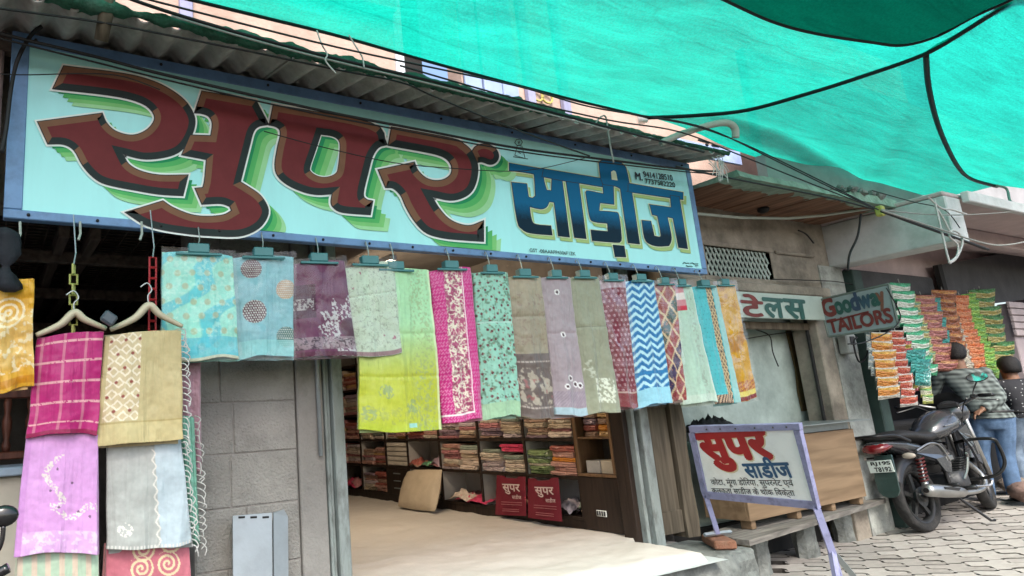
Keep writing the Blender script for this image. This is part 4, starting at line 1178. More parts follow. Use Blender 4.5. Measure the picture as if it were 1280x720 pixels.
class Dye:
    def __init__(s, U, V, asp, col):
        s.U, s.V, s.a = U, V, asp           # V is in units of width
        s.c = np.zeros(U.shape + (3,)) + lin(col)
    def mix(s, col, m):
        m = np.clip(m, 0, 1)[..., None]; s.c = s.c * (1 - m) + lin(col) * m; return s
    def band(s, col, v0, v1, amt=1): return s.mix(col, ((s.V / s.a >= v0) & (s.V / s.a < v1)) * amt)
    def dots(s, col, nx, r, seed=0, jit=0.0, off=True, mask=None, amt=1):
        x = s.U * nx; y = s.V * nx; row = np.floor(y)
        if off: x = x + .5 * (row % 2)
        cx = np.floor(x); rg = np.random.RandomState(seed); J = rg.rand(64, 64, 2) - .5
        jx = J[cx.astype(int) % 64, row.astype(int) % 64, 0] * jit; jy = J[cx.astype(int) % 64, row.astype(int) % 64, 1] * jit
        d = np.hypot(x - cx - .5 - jx, y - row - .5 - jy)
        m = 1 - ss(r * .7, r, d)
        if mask is not None: m = m * mask
        return s.mix(col, m * amt)
    def scroll(s, col, sc, seed, w=.08, mask=None, amt=1):
        n = vf(s.U, s.V, sc, seed); m = 1 - ss(w * .5, w, np.abs(n - .5))
        if mask is not None: m = m * mask
        return s.mix(col, m * amt)
    def speck(s, col, sc, seed, th=.62, mask=None, amt=1):
        m = ss(th, th + .06, vf(s.U, s.V, sc, seed))
        if mask is not None: m = m * mask
        return s.mix(col, m * amt)
    def disc(s, cx, cy, r, col, col2):
        d = np.hypot(s.U - cx, (s.V - cy)); m = 1 - ss(r * .95, r, d); s.mix(col, m)
        x = (s.U - cx) / r * 5; y = (s.V - cy) / r * 5; row = np.floor(y); x = x + .5 * (row % 2)
        dd = np.hypot(x - np.floor(x) - .5, y - row - .5); return s.mix(col2, m * (1 - ss(.25, .36, dd)))
def p_turq(U, V, a):
    d = Dye(U, V, a, (150, 222, 205)); w = np.sin((U * 1.0 + V * .9) * 9 + 1.2 * np.sin(V * 9)); d.mix((70, 190, 205), ss(.15, .55, w) * .8)
    d.dots((170, 178, 140), 5, .26, 1, .1, amt=.8); d.speck((200, 240, 225), 26, 5, .6, amt=.4)
    d.band((82, 190, 208), .80, 1, .75); d.mix((200, 205, 180), (V / a > .97) * 1.0); return d.c
def p_discs(U, V, a):
    d = Dye(U, V, a, (112, 168, 180)); d.mix((150, 205, 210), vf(U * .6, V * 2.2, 8, 3) * .5)
    for cx, cy, r, c in ((.30, .22, .17, (92, 52, 66)), (.86, .58, .17, (172, 140, 110)), (.33, .95, .20, (86, 44, 62)), (.87, 1.38, .18, (16, 92, 88))): d.disc(cx, cy, r, c, (190, 196, 190))
    d.band((140, 205, 205), .84, 1, .7); return d.c
def p_plum(U, V, a):
    d = Dye(U, V, a, (98, 42, 78)); v = V / a
    m = ((U < .40) & (v > .25) & (v < .60)); d.mix((70, 28, 52), m * 1.0); m2 = (U < .36) & (v > .40) & (v < .52); d.mix((170, 165, 165), m2 * (vf(U, V, 30, 2) > .48) * .9)
    r = np.hypot(U - .92, V - 1.12); an = np.arctan2(V - 1.12, U - .92); pet = r + .07 * np.cos(an * 11)
    d.mix((190, 188, 190), (pet < .46) * (r > .17) * (vf(U, V, 34, 7) > .5)); d.mix((60, 24, 44), (r < .15) * .7)
    d.band((150, 132, 140), .80, .93, .75); d.scroll((60, 40, 55), 13, 4, .05, (v > .8) & (v < .93)); d.band((84, 30, 58), .955, 1); return d.c
def p_vine(U, V, a):
    d = Dye(U, V, a, (190, 208, 186)); d.scroll((138, 150, 130), 8, 11, .022, amt=.7); d.speck((120, 128, 120), 40, 6, .70, amt=.6)
    d.speck((150, 70, 100), 7, 13, .70, ((U > .55) & (V / a > .62)) | ((U < .3) & (V / a < .3)), .9); d.band((146, 118, 122), .95, 1); return d.c
def p_lime(U, V, a):
    d = Dye(U, V, a, (168, 216, 168)); v = V / a; d.mix((184, 192, 62), ss(.30, .72, v)); d.mix((170, 192, 54), ss(.9, 1, v) * .6)
    edge = ss(.62, .72, U) * (1 - ss(.93, .97, U)); d.speck((150, 165, 120), 44, 3, .55, edge, .6); d.speck((150, 160, 90), 36, 9, .55, (v > .86) * (v < .96), .5)
    for cx, cy in ((.30, .77 * a), (.62, .86 * a), (.1, .9 * a)): d.mix((140, 160, 110), (np.hypot(U - cx, V - cy) < .085) * (vf(U, V, 40, 4) > .46) * .8)
    d.mix((232, 240, 200), (U > .972) * .6); d.mix((150, 205, 190), (U > .55) * (U < .66) * (v > .955) * (v < .98)); return d.c
def p_mag(U, V, a):
    d = Dye(U, V, a, (196, 10, 122)); v = V / a; st = ((U * .9 + V) * 17) % 1; d.mix((238, 180, 212), (np.abs(st - .5) < .13) * (((V * 70) % 1) > .3) * .8)
    b = (U > .30 - .06 * v) & (U < .72 + .0 * v) & (v < .955); d.mix((150, 84, 92), b * .55); d.scroll((236, 228, 208), 9, 5, .07, b); d.scroll((236, 228, 208), 13, 25, .06, b); d.speck((120, 20, 70), 12, 3, .62, b, .6)
    d.mix((245, 235, 235), (((np.abs(U - .74) < .014) & (v < .955)) | ((np.abs(v - .957) < .005) & (U < .745)))); return d.c
def p_mintfl(U, V, a):
    d = Dye(U, V, a, (146, 200, 180)); d.speck((90, 120, 96), 15, 3, .60, amt=.8); d.dots((98, 30, 44), 5, .20, 2, .7); d.dots((150, 120, 100), 6, .15, 7, .8, amt=.8)
    v = V / a; d.band((158, 196, 160), .90, 1); d.mix((180, 220, 205), (np.abs(v - .36) < .006)); return d.c
def p_taupe(U, V, a):
    d = Dye(U, V, a, (152, 142, 122)); v = V / a; d.mix((176, 162, 134), ss(.3, 0, v) * .5); d.speck((130, 100, 90), 16, 3, .64, (v > .12) & (v < .5), .5)
    d.band((104, 92, 88), .56, 1); d.speck((182, 172, 156), 8, 8, .5, (v > .66) & (v < .92), .8); d.speck((150, 90, 90), 9, 18, .62, (v > .74) & (v < .88), .8)
    for q in (.62, .93): d.mix((176, 164, 156), (np.abs(v - q) < .006) * (((U * 30) % 1) < .6))
    return d.c
def p_lilacgrey(U, V, a):
    d = Dye(U, V, a, (164, 150, 156)); v = V / a
    for cx, cy in ((.45, .12 * a), (.5, .43 * a), (.55, .74 * a), (.7, .78 * a), (.4, .80 * a), (.85, .79 * a)):
        r = np.hypot(U - cx, V - cy); d.mix((228, 224, 224), (r < .085)); d.mix((70, 40, 50), (r < .045))
    d.band((146, 132, 146), .83, .94, .8); d.mix((190, 176, 184), (v > .83) * (((U * 12 + V * 12) % 1) < .3) * (v < .94) * .6); d.band((170, 196, 206), .945, 1); return d.c
def p_sage(U, V, a):
    d = Dye(U, V, a, (148, 150, 128)); v = V / a; d.mix((170, 176, 152), ss(.6, 1, v) * .5); d.speck((196, 200, 182), 12, 4, .62, (v > .62) & (v < .75) & (U < .4), .8)
    m = (np.abs(U - .6) < .28) & (v > .76) & (v < .93); d.speck((222, 226, 208), 20, 3, .48, m); d.mix((120, 120, 100), np.abs(v - .38) < .004); return d.c
def p_maroon(U, V, a):
    d = Dye(U, V, a, (112, 18, 44)); d.dots((196, 160, 170), 5.5, .27, 1, .05); d.dots((120, 30, 50), 5.5, .12, 1, .05); v = V / a; d.band((122, 34, 46), .89, 1); d.mix((180, 150, 140), (np.abs(v - .885) < .007)); d.mix((200, 190, 200), (v < .07) * .5); return d.c
def p_chev(U, V, a):
    d = Dye(U, V, a, (28, 120, 176)); z = np.abs(((U * 2.6) % 1) - .5) * 2; t = (V * 5.2 - z * .75) % 1; d.mix((182, 224, 236), (np.abs(t - .5) < .22)); d.mix((20, 80, 140), (np.abs(t - .0) < .08)); v = V / a
    d.mix((28, 120, 176), np.abs(v - .75) < .012); d.band((150, 208, 226), .87, 1); return d.c
def p_patch(U, V, a):
    d = Dye(U, V, a, (120, 24, 36)); x = U * 1.1 + V * .62; y = -U * 1.1 + V * .62; ix = np.floor(x * 1.5); iy = np.floor(y * 1.5); k = (ix * 3 + iy * 5) % 5
    for i, c in enumerate(((128, 26, 40), (22, 70, 66), (52, 36, 80), (134, 30, 34), (140, 40, 50))): d.mix(c, k == i)
    fx = np.abs(x * 1.5 - np.floor(x * 1.5) - .5); fy = np.abs(y * 1.5 - np.floor(y * 1.5) - .5); d.mix((206, 184, 148), ((fx > .42) | (fy > .42)) * 1.0); d.speck((190, 120, 90), 14, 3, .64, amt=.6); return d.c
def p_palemint(U, V, a):
    d = Dye(U, V, a, (176, 208, 188)); v = V / a; d.band((190, 40, 80), .03, .20, .8) if False else None
    m = (U < .55) & (v < .22); d.mix((206, 120, 134), m * .9); d.mix((230, 220, 214), m * (np.abs(v - .10) < .03)); d.mix((190, 30, 60), m * (v > .18))
    d.speck((150, 168, 150), 14, 4, .56, (U > .62) * (U < .82), .8); d.band((196, 216, 200), .93, 1, .8); d.mix((210, 228, 214), U > .93); return d.c
def p_turqbraid(U, V, a):
    d = Dye(U, V, a, (70, 182, 190)); v = V / a; d.dots((40, 90, 110), 7, .13, 3, .3, amt=.7); b = (U > .50) & (U < .74)
    d.mix((60, 44, 40), b * 1.0); t1 = (U * 9 + V * 5) % 1; t2 = (U * 9 - V * 5) % 1; d.mix((210, 184, 140), b * ((np.abs(t1 - .5) < .18) | (np.abs(t2 - .5) < .18)))
    d.mix((150, 196, 194), U > .76); d.mix((60, 44, 40), (v > .93) & (U < .74)); d.mix((200, 170, 140), (v > .93) & (U < .74) & (np.abs(t1 - .5) < .2)); return d.c
def p_mustard(U, V, a):
    d = Dye(U, V, a, (200, 150, 32)); d.mix((150, 84, 40), ss(.55, .75, vf(U, V, 3, 4)) * .6); v = V / a; d.band((158, 78, 34), .84, .92); d.mix((210, 160, 60), (v > .84) * (v < .92) * (((U * 14 + V * 14) % 1) < .35)); d.band((214, 198, 96), .92, .965); d.band((120, 24, 34), .965, 1); return d.c
def p_gold(U, V, a):
    d = Dye(U, V, a, (214, 160, 44)); v = V / a; d.mix((226, 196, 130), ss(.25, .4, v) * (1 - ss(.75, .85, v)) * .5); r = (np.hypot(U - .55, V - .65) * 9) % 1; d.mix((238, 226, 190), (np.abs(r - .5) < .2) * (np.hypot(U - .55, V - .65) < .36) * .8); d.speck((236, 224, 190), 13, 4, .57, (v > .3) & (v < .85), .7); d.band((190, 120, 10), .9, .97, .7); return d.c
def p_magcheck(U, V, a):
    d = Dye(U, V, a, (176, 24, 108)); v = V / a
    gx = np.abs(((U * 3.1 + .2) % 1) - .5) < .05; gy = np.abs(((v * 5 + .1) % 1) - .5) < .055; d.mix((214, 150, 160), gx * .45); d.mix((232, 176, 178), gy * (vf(U, V, 40, 2) > .35) * .8); d.band((140, 8, 70), .955, 1); return d.c
def p_beige(U, V, a):
    d = Dye(U, V, a, (190, 174, 128)); v = V / a; b = (U > .06) & (U < .47) & (v < .80); d.mix((206, 186, 150), b * .8); x = U * 7; y = V * 7; r = np.abs(((x + .5 * (np.floor(y) % 2)) % 1) - .5) + np.abs((y % 1) - .5); d.mix((232, 220, 196), b * (np.abs(r - .42) < .10)); d.dots((140, 66, 56), 5.5, .14, 1, 0, mask=b)
    d.mix((206, 192, 140), (v > .82) * .5); d.mix((176, 158, 104), (np.abs(v - .81) < .006)); return d.c
def p_lilac(U, V, a):
    d = Dye(U, V, a, (206, 152, 208)); v = V / a; path = np.abs(U - (.42 + .12 * np.sin(v * 14))) ; m = ((path < .05) & (v > .18) & (v < .62)) | ((np.abs(v - (.66 + .05 * np.sin(U * 12))) < .03) & (U > .38)); d.mix((222, 214, 206), m * (vf(U, V, 46, 3) > .5) * .95)
    for cx, cy in ((.45, .3), (.38, .48), (.5, .62), (.75, .66), (.66, .42), (.9, .7)): d.mix((120, 90, 120), np.hypot(U - cx, V - cy * a) < .018)
    d.band((214, 174, 220), .81, 1, .7); d.speck((228, 214, 232), 20, 6, .55, v > .82, .6); d.mix((196, 140, 200), U < .08); return d.c
def p_grey(U, V, a):
    d = Dye(U, V, a, (172, 176, 172)); v = V / a; d.mix((180, 196, 204), U > .62); r = np.hypot(U - .2, V - .82 * a); d.mix((226, 224, 216), (r < .09) * (vf(U, V, 40, 4) > .5)); d.mix((216, 214, 206), (np.abs(U - .6 - .02 * np.sin(V * 40)) < .012) * (v > .1)); d.mix((206, 206, 200), (v > .965) * (((U * 24) % 1) < .5)); return d.c
def p_mintedge(U, V, a):
    d = Dye(U, V, a, (120, 176, 156)); d.mix((70, 130, 110), (((U * 4) % 1) < .25)); return d.c
def p_pinkspiral(U, V, a):
    d = Dye(U, V, a, (188, 108, 122)); 
    for cx, cy in ((.42, .08), (.75, .0), (.40, .30), (.72, .26)):
        r = np.hypot(U - cx, V - cy); an = np.arctan2(V - cy, U - cx); d.mix((224, 206, 168), (r < .15) * (((r * 16 + an / 6.283) % 1) < .45))
    return d.c
def p_stripe(U, V, a):
    d = Dye(U, V, a, (172, 196, 172)); d.mix((206, 190, 170), ((U * 6) % 1) < .4); return d.c
def p_mauve(U, V, a): return Dye(U, V, a, (168, 130, 142)).c

M['cloth'] = cloth_mat('saricloth', .3, .45)
M['silk'] = cloth_mat('sarisilk', .2, .33)
def plastic():
    m = bpy.data.materials.new('plastic_film'); m.use_nodes = True; t = m.node_tree; t.nodes.clear(); N = t.nodes.new; L = t.links.new
    o = N('ShaderNodeOutputMaterial'); mx = N('ShaderNodeMixShader'); tr = N('ShaderNodeBsdfTransparent'); gl = N('ShaderNodeBsdfGlossy'); gl.inputs['Roughness'].default_value = .2
    tc = N('ShaderNodeTexCoord'); nz = N('ShaderNodeTexNoise'); nz.inputs['Scale'].default_value = 9; nz.inputs['Detail'].default_value = 2; nz.inputs['Distortion'].default_value = 1.0; L(tc.outputs['Object'], nz.inputs['Vector'])
    bp = N('ShaderNodeBump'); bp.inputs['Strength'].default_value = .45; bp.inputs['Distance'].default_value = .02; L(nz.outputs['Fac'], bp.inputs['Height']); L(bp.outputs[0], gl.inputs['Normal'])
    fr = N('ShaderNodeFresnel'); fr.inputs['IOR'].default_value = 1.45; L(bp.outputs[0], fr.inputs['Normal'])
    ad = N('ShaderNodeMath'); ad.operation = 'MULTIPLY_ADD'; ad.inputs[1].default_value = .9; ad.inputs[2].default_value = .005; L(fr.outputs[0], ad.inputs[0])
    mn = N('ShaderNodeMath'); mn.operation = 'MINIMUM'; mn.inputs[1].default_value = .14; L(ad.outputs[0], mn.inputs[0]); L(mn.outputs[0], mx.inputs[0]); L(tr.outputs[0], mx.inputs[1]); L(gl.outputs[0], mx.inputs[2]); L(mx.outputs[0], o.inputs[0]); return m
M['film'] = plastic()
M['clip'] = pm('clip', (.05, .19, .20), .4, .1, 8, .02, 30)
M['wire'] = pm('wire', (.45, .47, .47), .4, .1, 20, 0, metal=.6)

def sari(name, label, cat, quad, yl, yr, pat, wr=.006, cover=False, mat='cloth', dens=1.0, slits=0, group='saris hung in a row below the signboard', creases=(), fringe=False, sag=0.0):
    TL, TR, BR, BL_ = quad
    w = [atY(*TL, yl), atY(*TR, yr), atY(*BR, yr), atY(*BL_, yl)]
    org = (w[0] + w[1]) / 2
    t = thing(name, label, cat, org, group)
    pw = (math.dist(TL, TR) + math.dist(BL_, BR)) / 2; ph = (math.dist(TL, BL_) + math.dist(TR, BR)) / 2
    nu = max(16, int(pw * 1.15 * dens)); nv = max(16, int(ph * 1.0 * dens))
    W = ((w[1] - w[0]).length + (w[2] - w[3]).length) / 2; Hh = ((w[3] - w[0]).length + (w[2] - w[1]).length) / 2; asp = Hh / W
    u = np.linspace(0, 1, nu + 1); v = np.linspace(0, 1, nv + 1); U, V = np.meshgrid(u, v)
    dye = pat(U, V * asp, asp)
    A = np.array([list(q) for q in w]); 
    P = (A[0] * (1 - U[..., None]) + A[1] * U[..., None]) * (1 - V[..., None]) + (A[3] * (1 - U[..., None]) + A[2] * U[..., None]) * V[..., None]
    sd = abs(hash(label)) % 50 if False else sum(map(ord, label)) % 50
    wr = wr * 1.7
    fold = wr * (np.sin(U * (7 + sd % 5) + 3 * vn(U, V, 2, sd)) * (.15 + V) + 2.0 * (vf(U, V * asp, 2.2, sd) - .5)) + .004 * (vf(U + .5 * V, V * asp - .4 * U, 7, sd + 9) - .5)
    for c in creases: fold += .004 * np.exp(-((V - c) / .012) ** 2)
    fold -= .014 * (4 * U * (1 - U)) ** .5
    P[..., 1] -= fold * -1
    P[..., 0] += wr * 1.0 * (vn(V * asp, V * 0, 2.5, sd + 3) - .5) * V
    P[..., 2] += .030 * (vn(U, U * 0, 2.6, sd + 5) - .5) * V ** 3 - sag * np.sin(U * math.pi) * .02
    P[..., 2] -= .012 * (1 - V) ** 6 * (np.abs(U - .5) * 2) ** 2
    P -= np.array(list(org))
    vs = P.reshape(-1, 3); nw = nu + 1
    idx = np.arange((nu + 1) * (nv + 1)).reshape(nv + 1, nu + 1)
    f = np.stack([idx[:-1, :-1], idx[:-1, 1:], idx[1:, 1:], idx[1:, :-1]], -1).reshape(-1, 4).tolist()
    # turned edges and a plain back so that the folded cloth has thickness
    border = list(idx[:, 0]) + list(idx[-1, 1:]) + list(idx[::-1, -1][1:]) + list(idx[0, ::-1][1:-1])
    o = len(vs); bk = vs[border] + np.array([0, .022, 0]); nb_ = len(border)
    vs = np.vstack([vs, bk])
    for i in range(nb_): f.append([int(border[i]), int(border[(i + 1) % nb_]), o + (i + 1) % nb_, o + i])
    f.append([o + i for i in range(nb_)])
    me = bpy.data.meshes.new('cloth'); me.from_pydata(vs.tolist(), [], f)
    col = np.vstack([dye.reshape(-1, 3), dye.reshape(-1, 3)[border] * .8]); col = np.hstack([col, np.ones((len(col), 1))])
    at = me.attributes.new('dye', 'FLOAT_COLOR', 'POINT'); at.data.foreach_set('color', col.astype(np.float32).ravel())
    me.materials.append(M[mat]); me.polygons.foreach_set('use_smooth', [True] * len(me.polygons)); me.update()
    ob = bpy.data.objects.new('cloth', me); COL.objects.link(ob); ob.parent = t
    # the inner layers of the folded length peep out at one side and below the hem
    m = MB(); rows = []; rg = random.Random(sd)
    sx, sz = rg.choice((-1, 1)) * .010, rg.uniform(.006, .016)
    for i in range(13):
        b = i / 12; row = []
        for j in range(7):
            a = j / 6; p = (A[0] * (1 - a) + A[1] * a) * (1 - b) + (A[3] * (1 - a) + A[2] * a) * b - np.array(list(org))
            row.append((p[0] + sx * (.4 + b), p[1] + .032 + .004 * fbm(a * 3, b * 3, sd), p[2] - sz * b + .006 * fbm(a * 4, 2, sd) * b))
        rows.append(row)
    m.grid(rows); lay = m.build('inner_layer', M['cloth'], t, smooth=True)
    mc_ = dye.reshape(-1, 3).mean(0); mc_ = mc_ * .75 + np.array([.06, .055, .05])
    at2 = lay.data.attributes.new('dye', 'FLOAT_COLOR', 'POINT'); at2.data.foreach_set('color', np.tile(np.append(mc_, 1), len(lay.data.vertices)).astype(np.float32))
    if cover:
        m = MB(); rows = []
        n1, n2 = 14, 20
        for i in range(n2 + 1):
            row = []
            for j in range(n1 + 1):
                a, b = j / n1, i / n2
                ea = -.02 + 1.04 * a; eb = -.03 + 1.055 * b
                p = (A[0] * (1 - ea) + A[1] * ea) * (1 - eb) + (A[3] * (1 - ea) + A[2] * ea) * eb - np.array(list(org))
                row.append((p[0], p[1] - .020 - .012 * fbm(a * 4, b * 6, sd), p[2] + .004 * fbm(a * 5, b * 2, sd + 2)))
            rows.append(row)
        m.grid(rows); m.build('plastic_cover', M['film'], t, smooth=True)
    if fringe:
        m = MB(); r = random.Random(sd)
        for k in range(20):
            b = k / 19; p = Vector(A[1] * (1 - b) + A[2] * b) - org
            L_ = r.uniform(.03, .06); m.tube(smooth_path([p, p + Vector((.012, -.02, -.005)), p + Vector((.022 + r.uniform(-.01, .012), -.025, -L_ * .5)), p + Vector((.016 + r.uniform(-.012, .018), -.02, -L_))], 4), .0028, 5)
        m.build('fringe', M['whiterope'], t, smooth=True)
    return t, w

ROW = [
 ('turquoise and pale green sari in a clear packet, leftmost of the hanging row', [(203, 313), (291, 318), (299, 447), (202, 450)], p_turq, 1, .004, ()),
 ('blue grey sari with four patterned discs in a clear packet', [(288, 321), (367, 319), (367, 447), (297, 447)], p_discs, 1, .004, ()),
 ('plum sari with silver floral burst in a clear packet', [(364, 329), (430, 324), (446, 444), (364, 447)], p_plum, 1, .004, ()),
 ('short pale green sari with fine vine print in front of the yellow one', [(429, 335), (492, 324), (501, 440), (441, 445)], p_vine, 1, .004, (.35,)),
 ('large mint to lime yellow sari, the longest in the row', [(447, 337), (536, 335), (554, 535), (450, 539)], p_lime, 0, .007, (.42, .68)),
 ('magenta sari with broad white scroll embroidery', [(536, 338), (588, 332), (605, 523), (555, 528)], p_mag, 0, .005, ()),
 ('mint sari with dark red flowers beside the magenta one', [(591, 340), (634, 339), (652, 521), (604, 523)], p_mintfl, 0, .005, (.36,)),
 ('taupe silk sari with patterned darker lower half', [(631, 345), (676, 344), (694, 520), (651, 522)], p_taupe, 0, .005, (.30,)),
 ('greyish lilac sari with small beaded flowers', [(674, 346), (712, 345), (735, 518), (695, 521)], p_lilacgrey, 0, .005, (.42,)),
 ('sage green sari with a white tree motif near its hem', [(708, 346), (748, 345), (776, 513), (735, 516)], p_sage, 0, .005, (.38,)),
 ('maroon sari with rows of pale dots', [(746, 350), (781, 348), (798, 508), (774, 511)], p_maroon, 1, .004, ()),
 ('blue and white chevron sari', [(780, 351), (817, 349), (840, 504), (798, 509)], p_chev, 0, .004, ()),
 ('patchwork sari with red, green and purple diamonds', [(814, 356), (843, 352), (857, 500), (840, 503)], p_patch, 1, .004, ()),
 ('pale mint sari with a folded pink and white corner', [(836, 357), (864, 355), (897, 503), (855, 507)], p_palemint, 1, .004, ()),
 ('turquoise sari with a dark gold braided stripe', [(862, 358), (895, 356), (925, 502), (895, 506)], p_turqbraid, 0, .004, ()),
 ('mustard yellow sari with dark red hem, rightmost of the row', [(889, 357), (918, 354), (946, 497), (920, 501)], p_mustard, 1, .004, (.45,)),
]
for i, (lab, q, pat, cov, wr, cr) in enumerate(ROW):
    t, w = sari('hanging_sari', lab, 'sari', q, 3.15, 3.105, pat, wr, bool(cov), 'silk' if pat in (p_taupe, p_lime, p_mustard) else 'cloth', creases=cr)
    # clip hanger: wire hook from the sign's lower edge, plastic clip gripping the cloth
    c = w[0] * .5 + w[1] * .5 + Vector((0, 0, .004)); top = Vector((c.x + .012, 3.165, 2.262))
    key = lab.split(' sari')[0]
    h = thing('clip_hanger', 'teal plastic clip hanger holding the ' + (' '.join(lab.split()[:9])).rstrip(','), 'hanger', c, 'clip hangers along the signboard')
    ang = math.atan2(w[1].y - w[0].y, w[1].x - w[0].x)
    cw = min(.05, (w[1] - w[0]).length * .16)
    Rz = Matrix.Rotation(ang, 4, 'Z')
    MB().box((-cw, -.034, -.012), (cw, .020, .034), .004, Rz).build('clip', M['clip'], h)
    MB().box((-cw * 2.2, -.036, -.026), (cw * 2.2, -.024, -.013), .003, Rz).build('bar', M['clip'], h)
    d = top - c
    MB().tube(smooth_path([Vector((0, 0, .03)), d * .45 + Vector((.006, 0, .02)), d + Vector((0, 0, .012)), d + Vector((.008, .02, .02)), d + Vector((.012, .03, .004))], 4), .003, 6).build('hook', M['wire'], h, smooth=True)

LG = 'saris hung at the left of the shop'
sari('hanging_sari', 'golden yellow silk sari at the left picture edge', 'sari', [(-30, 358), (43, 346), (40, 482), (-24, 492)], 3.12, 3.06, p_gold, .012, mat='silk', group=LG)
sari('hanging_sari', 'magenta sari with thin gold checks on a cream hanger', 'sari', [(46, 421), (130, 412), (122, 544), (33, 548)], 3.10, 3.06, p_magcheck, .006, group=LG)
sari('hanging_sari', 'beige sari with gold lattice panel on the second cream hanger', 'sari', [(131, 418), (226, 411), (229, 552), (118, 558)], 3.08, 3.02, p_beige, .006, group=LG, fringe=True)
sari('hanging_sari', 'lilac sari with silver vine embroidery below the magenta one', 'sari', [(33, 543), (123, 540), (121, 692), (17, 695)], 3.13, 3.09, p_lilac, .005, group=LG)
sari('hanging_sari', 'grey sari with tasselled edge below the beige one', 'sari', [(134, 552), (226, 546), (240, 681), (133, 690)], 3.13, 3.08, p_grey, .005, group=LG, fringe=True)
sari('hanging_sari', 'narrow mint green sari edge right of the grey one', 'sari', [(218, 520), (243, 520), (249, 678), (234, 684)], 3.18, 3.15, p_mintedge, .004, group=LG, fringe=True)
sari('hanging_sari', 'pink sari with gold spirals at the bottom picture edge', 'sari', [(133, 680), (236, 674), (240, 770), (130, 775)], 3.17, 3.13, p_pinkspiral, .004, group=LG)
sari('hanging_sari', 'pale striped sari below the lilac one', 'sari', [(22, 685), (123, 682), (124, 770), (20, 775)], 3.17, 3.13, p_stripe, .004, group=LG)
sari('hanging_sari', 'plain mauve cloth strip beside the block pier', 'sari', [(226, 440), (251, 440), (251, 590), (228, 590)], 3.24, 3.22, p_mauve, .004, group=LG)
# black scarf knotted at the left
P = []
for i in range(16):
    s = i / 15; c = atY(6 + 6 * s + 3 * math.sin(s * 6), 285 + 80 * s, 3.02); r = .042 * (1 - .7 * math.exp(-((s - .62) / .1) ** 2)) * (1 + .35 * fbm(s * 5, 3)) * (.5 if i in (0, 15) else 1)
    P.append([c + Vector((r * math.cos(a) * (1 + .35 * math.sin(a * 3 + s * 7) + .15 * math.sin(a * 5 - s * 9)), r * .6 * math.sin(a), 0)) for a in [2 * math.pi * k / 12 for k in range(12)]])
MB().loft(P).build('black_scarf', pm('blackcloth', (.012, .014, .02), .8, .3, 20, .3), label='knotted black scarf hanging at the left sign end', cat='scarf', smooth=True)
# cream hangers and plastic chains
M['hangercream'] = pm('hangercream', (.52, .46, .33), .45, .1, 8, .02)
for lab, apex, l, r, y, hk in (('cream plastic coat hanger holding the magenta sari', (93, 391), (45, 419), (133, 411), 3.08, (92, 372)), ('cream plastic coat hanger holding the beige sari', (186, 382), (138, 412), (228, 408), 3.05, (184, 362))):
    t = thing('coat_hanger', lab, 'hanger', atY(*apex, y), 'cream coat hangers at the left')
    pth = smooth_path([atY(*l, y), atY((l[0] + apex[0]) / 2 + 6, (l[1] + apex[1]) / 2 + 1, y), atY(*apex, y), atY((r[0] + apex[0]) / 2 - 6, (r[1] + apex[1]) / 2 - 1, y), atY(*r, y)], 6)
    part(t, MB().tube(pth, [.013 + .011 * math.sin(math.pi * i / (len(pth) - 1)) for i in range(len(pth))], 8, flat=.75), 'arms', M['hangercream'], smooth=True)
    a = atY(*apex, y); b = atY(*hk, y)
    part(t, MB().tube(smooth_path([a, a + (b - a) * .6, b + Vector((.02, 0, .0)), b + Vector((.0, 0, .03)), b + Vector((-.03, 0, .01))], 5), .0035, 6), 'hook', M['wire'], smooth=True)
for lab, x, y0, y1, m in (('yellow green plastic chain above the magenta sari', 92, 331, 420, pm('chainlime', (.34, .36, .10), .5)), ('red plastic chain above the beige sari', 191, 322, 415, pm('chainred', (.34, .02, .025), .5))):
    t = thing('plastic_chain', lab, 'chain', atY(x, y0, 3.11), 'plastic chains at the left')
    k = 7
    for i in range(k):
        a = atY(x - .5 * i * .2, y0 + (y1 - y0) * i / k, 3.11); b = atY(x - .5 * i * .2, y0 + (y1 - y0) * (i + .9) / k, 3.11); wv = Vector((.015, 0, 0)) if (i % 2 or m.name == 'chainred') else Vector((.004, .012, 0))
        mm = MB(); mm.tube([a - wv, a + wv, b + wv, b - wv], .0058, 6, closed=True); part(t, mm, 'link', m)
    a = atY(x, y0, 3.11); part(t, MB().tube([a, a + Vector((.01, .02, .06)), a + Vector((0, .06, .25))], .003, 5), 'wire', M['wire'])
MB().box((-.03, -.02, -.025), (.03, .02, .025), .008, Matrix.Rotation(.6, 4, 'Y')).build('bulldog_clip', pm('clipgrey', (.07, .09, .11), .4), label='small dark clip between the two cream hangers', cat='clip').location = atY(136, 398, 3.0)
for k, px in enumerate((25, 100, 177)):
    MB().tube([atY(px, 277, 3.19), atY(px + .5, 292, 3.19), atY(px - 2, 300, 3.18)], .006, 6).build('sign_hook', M['pvc'], label=['small pale hook below the far left sign corner', 'small pale hook below the sign above the magenta sari', 'small pale hook below the sign above the beige sari'][k], cat='hook')

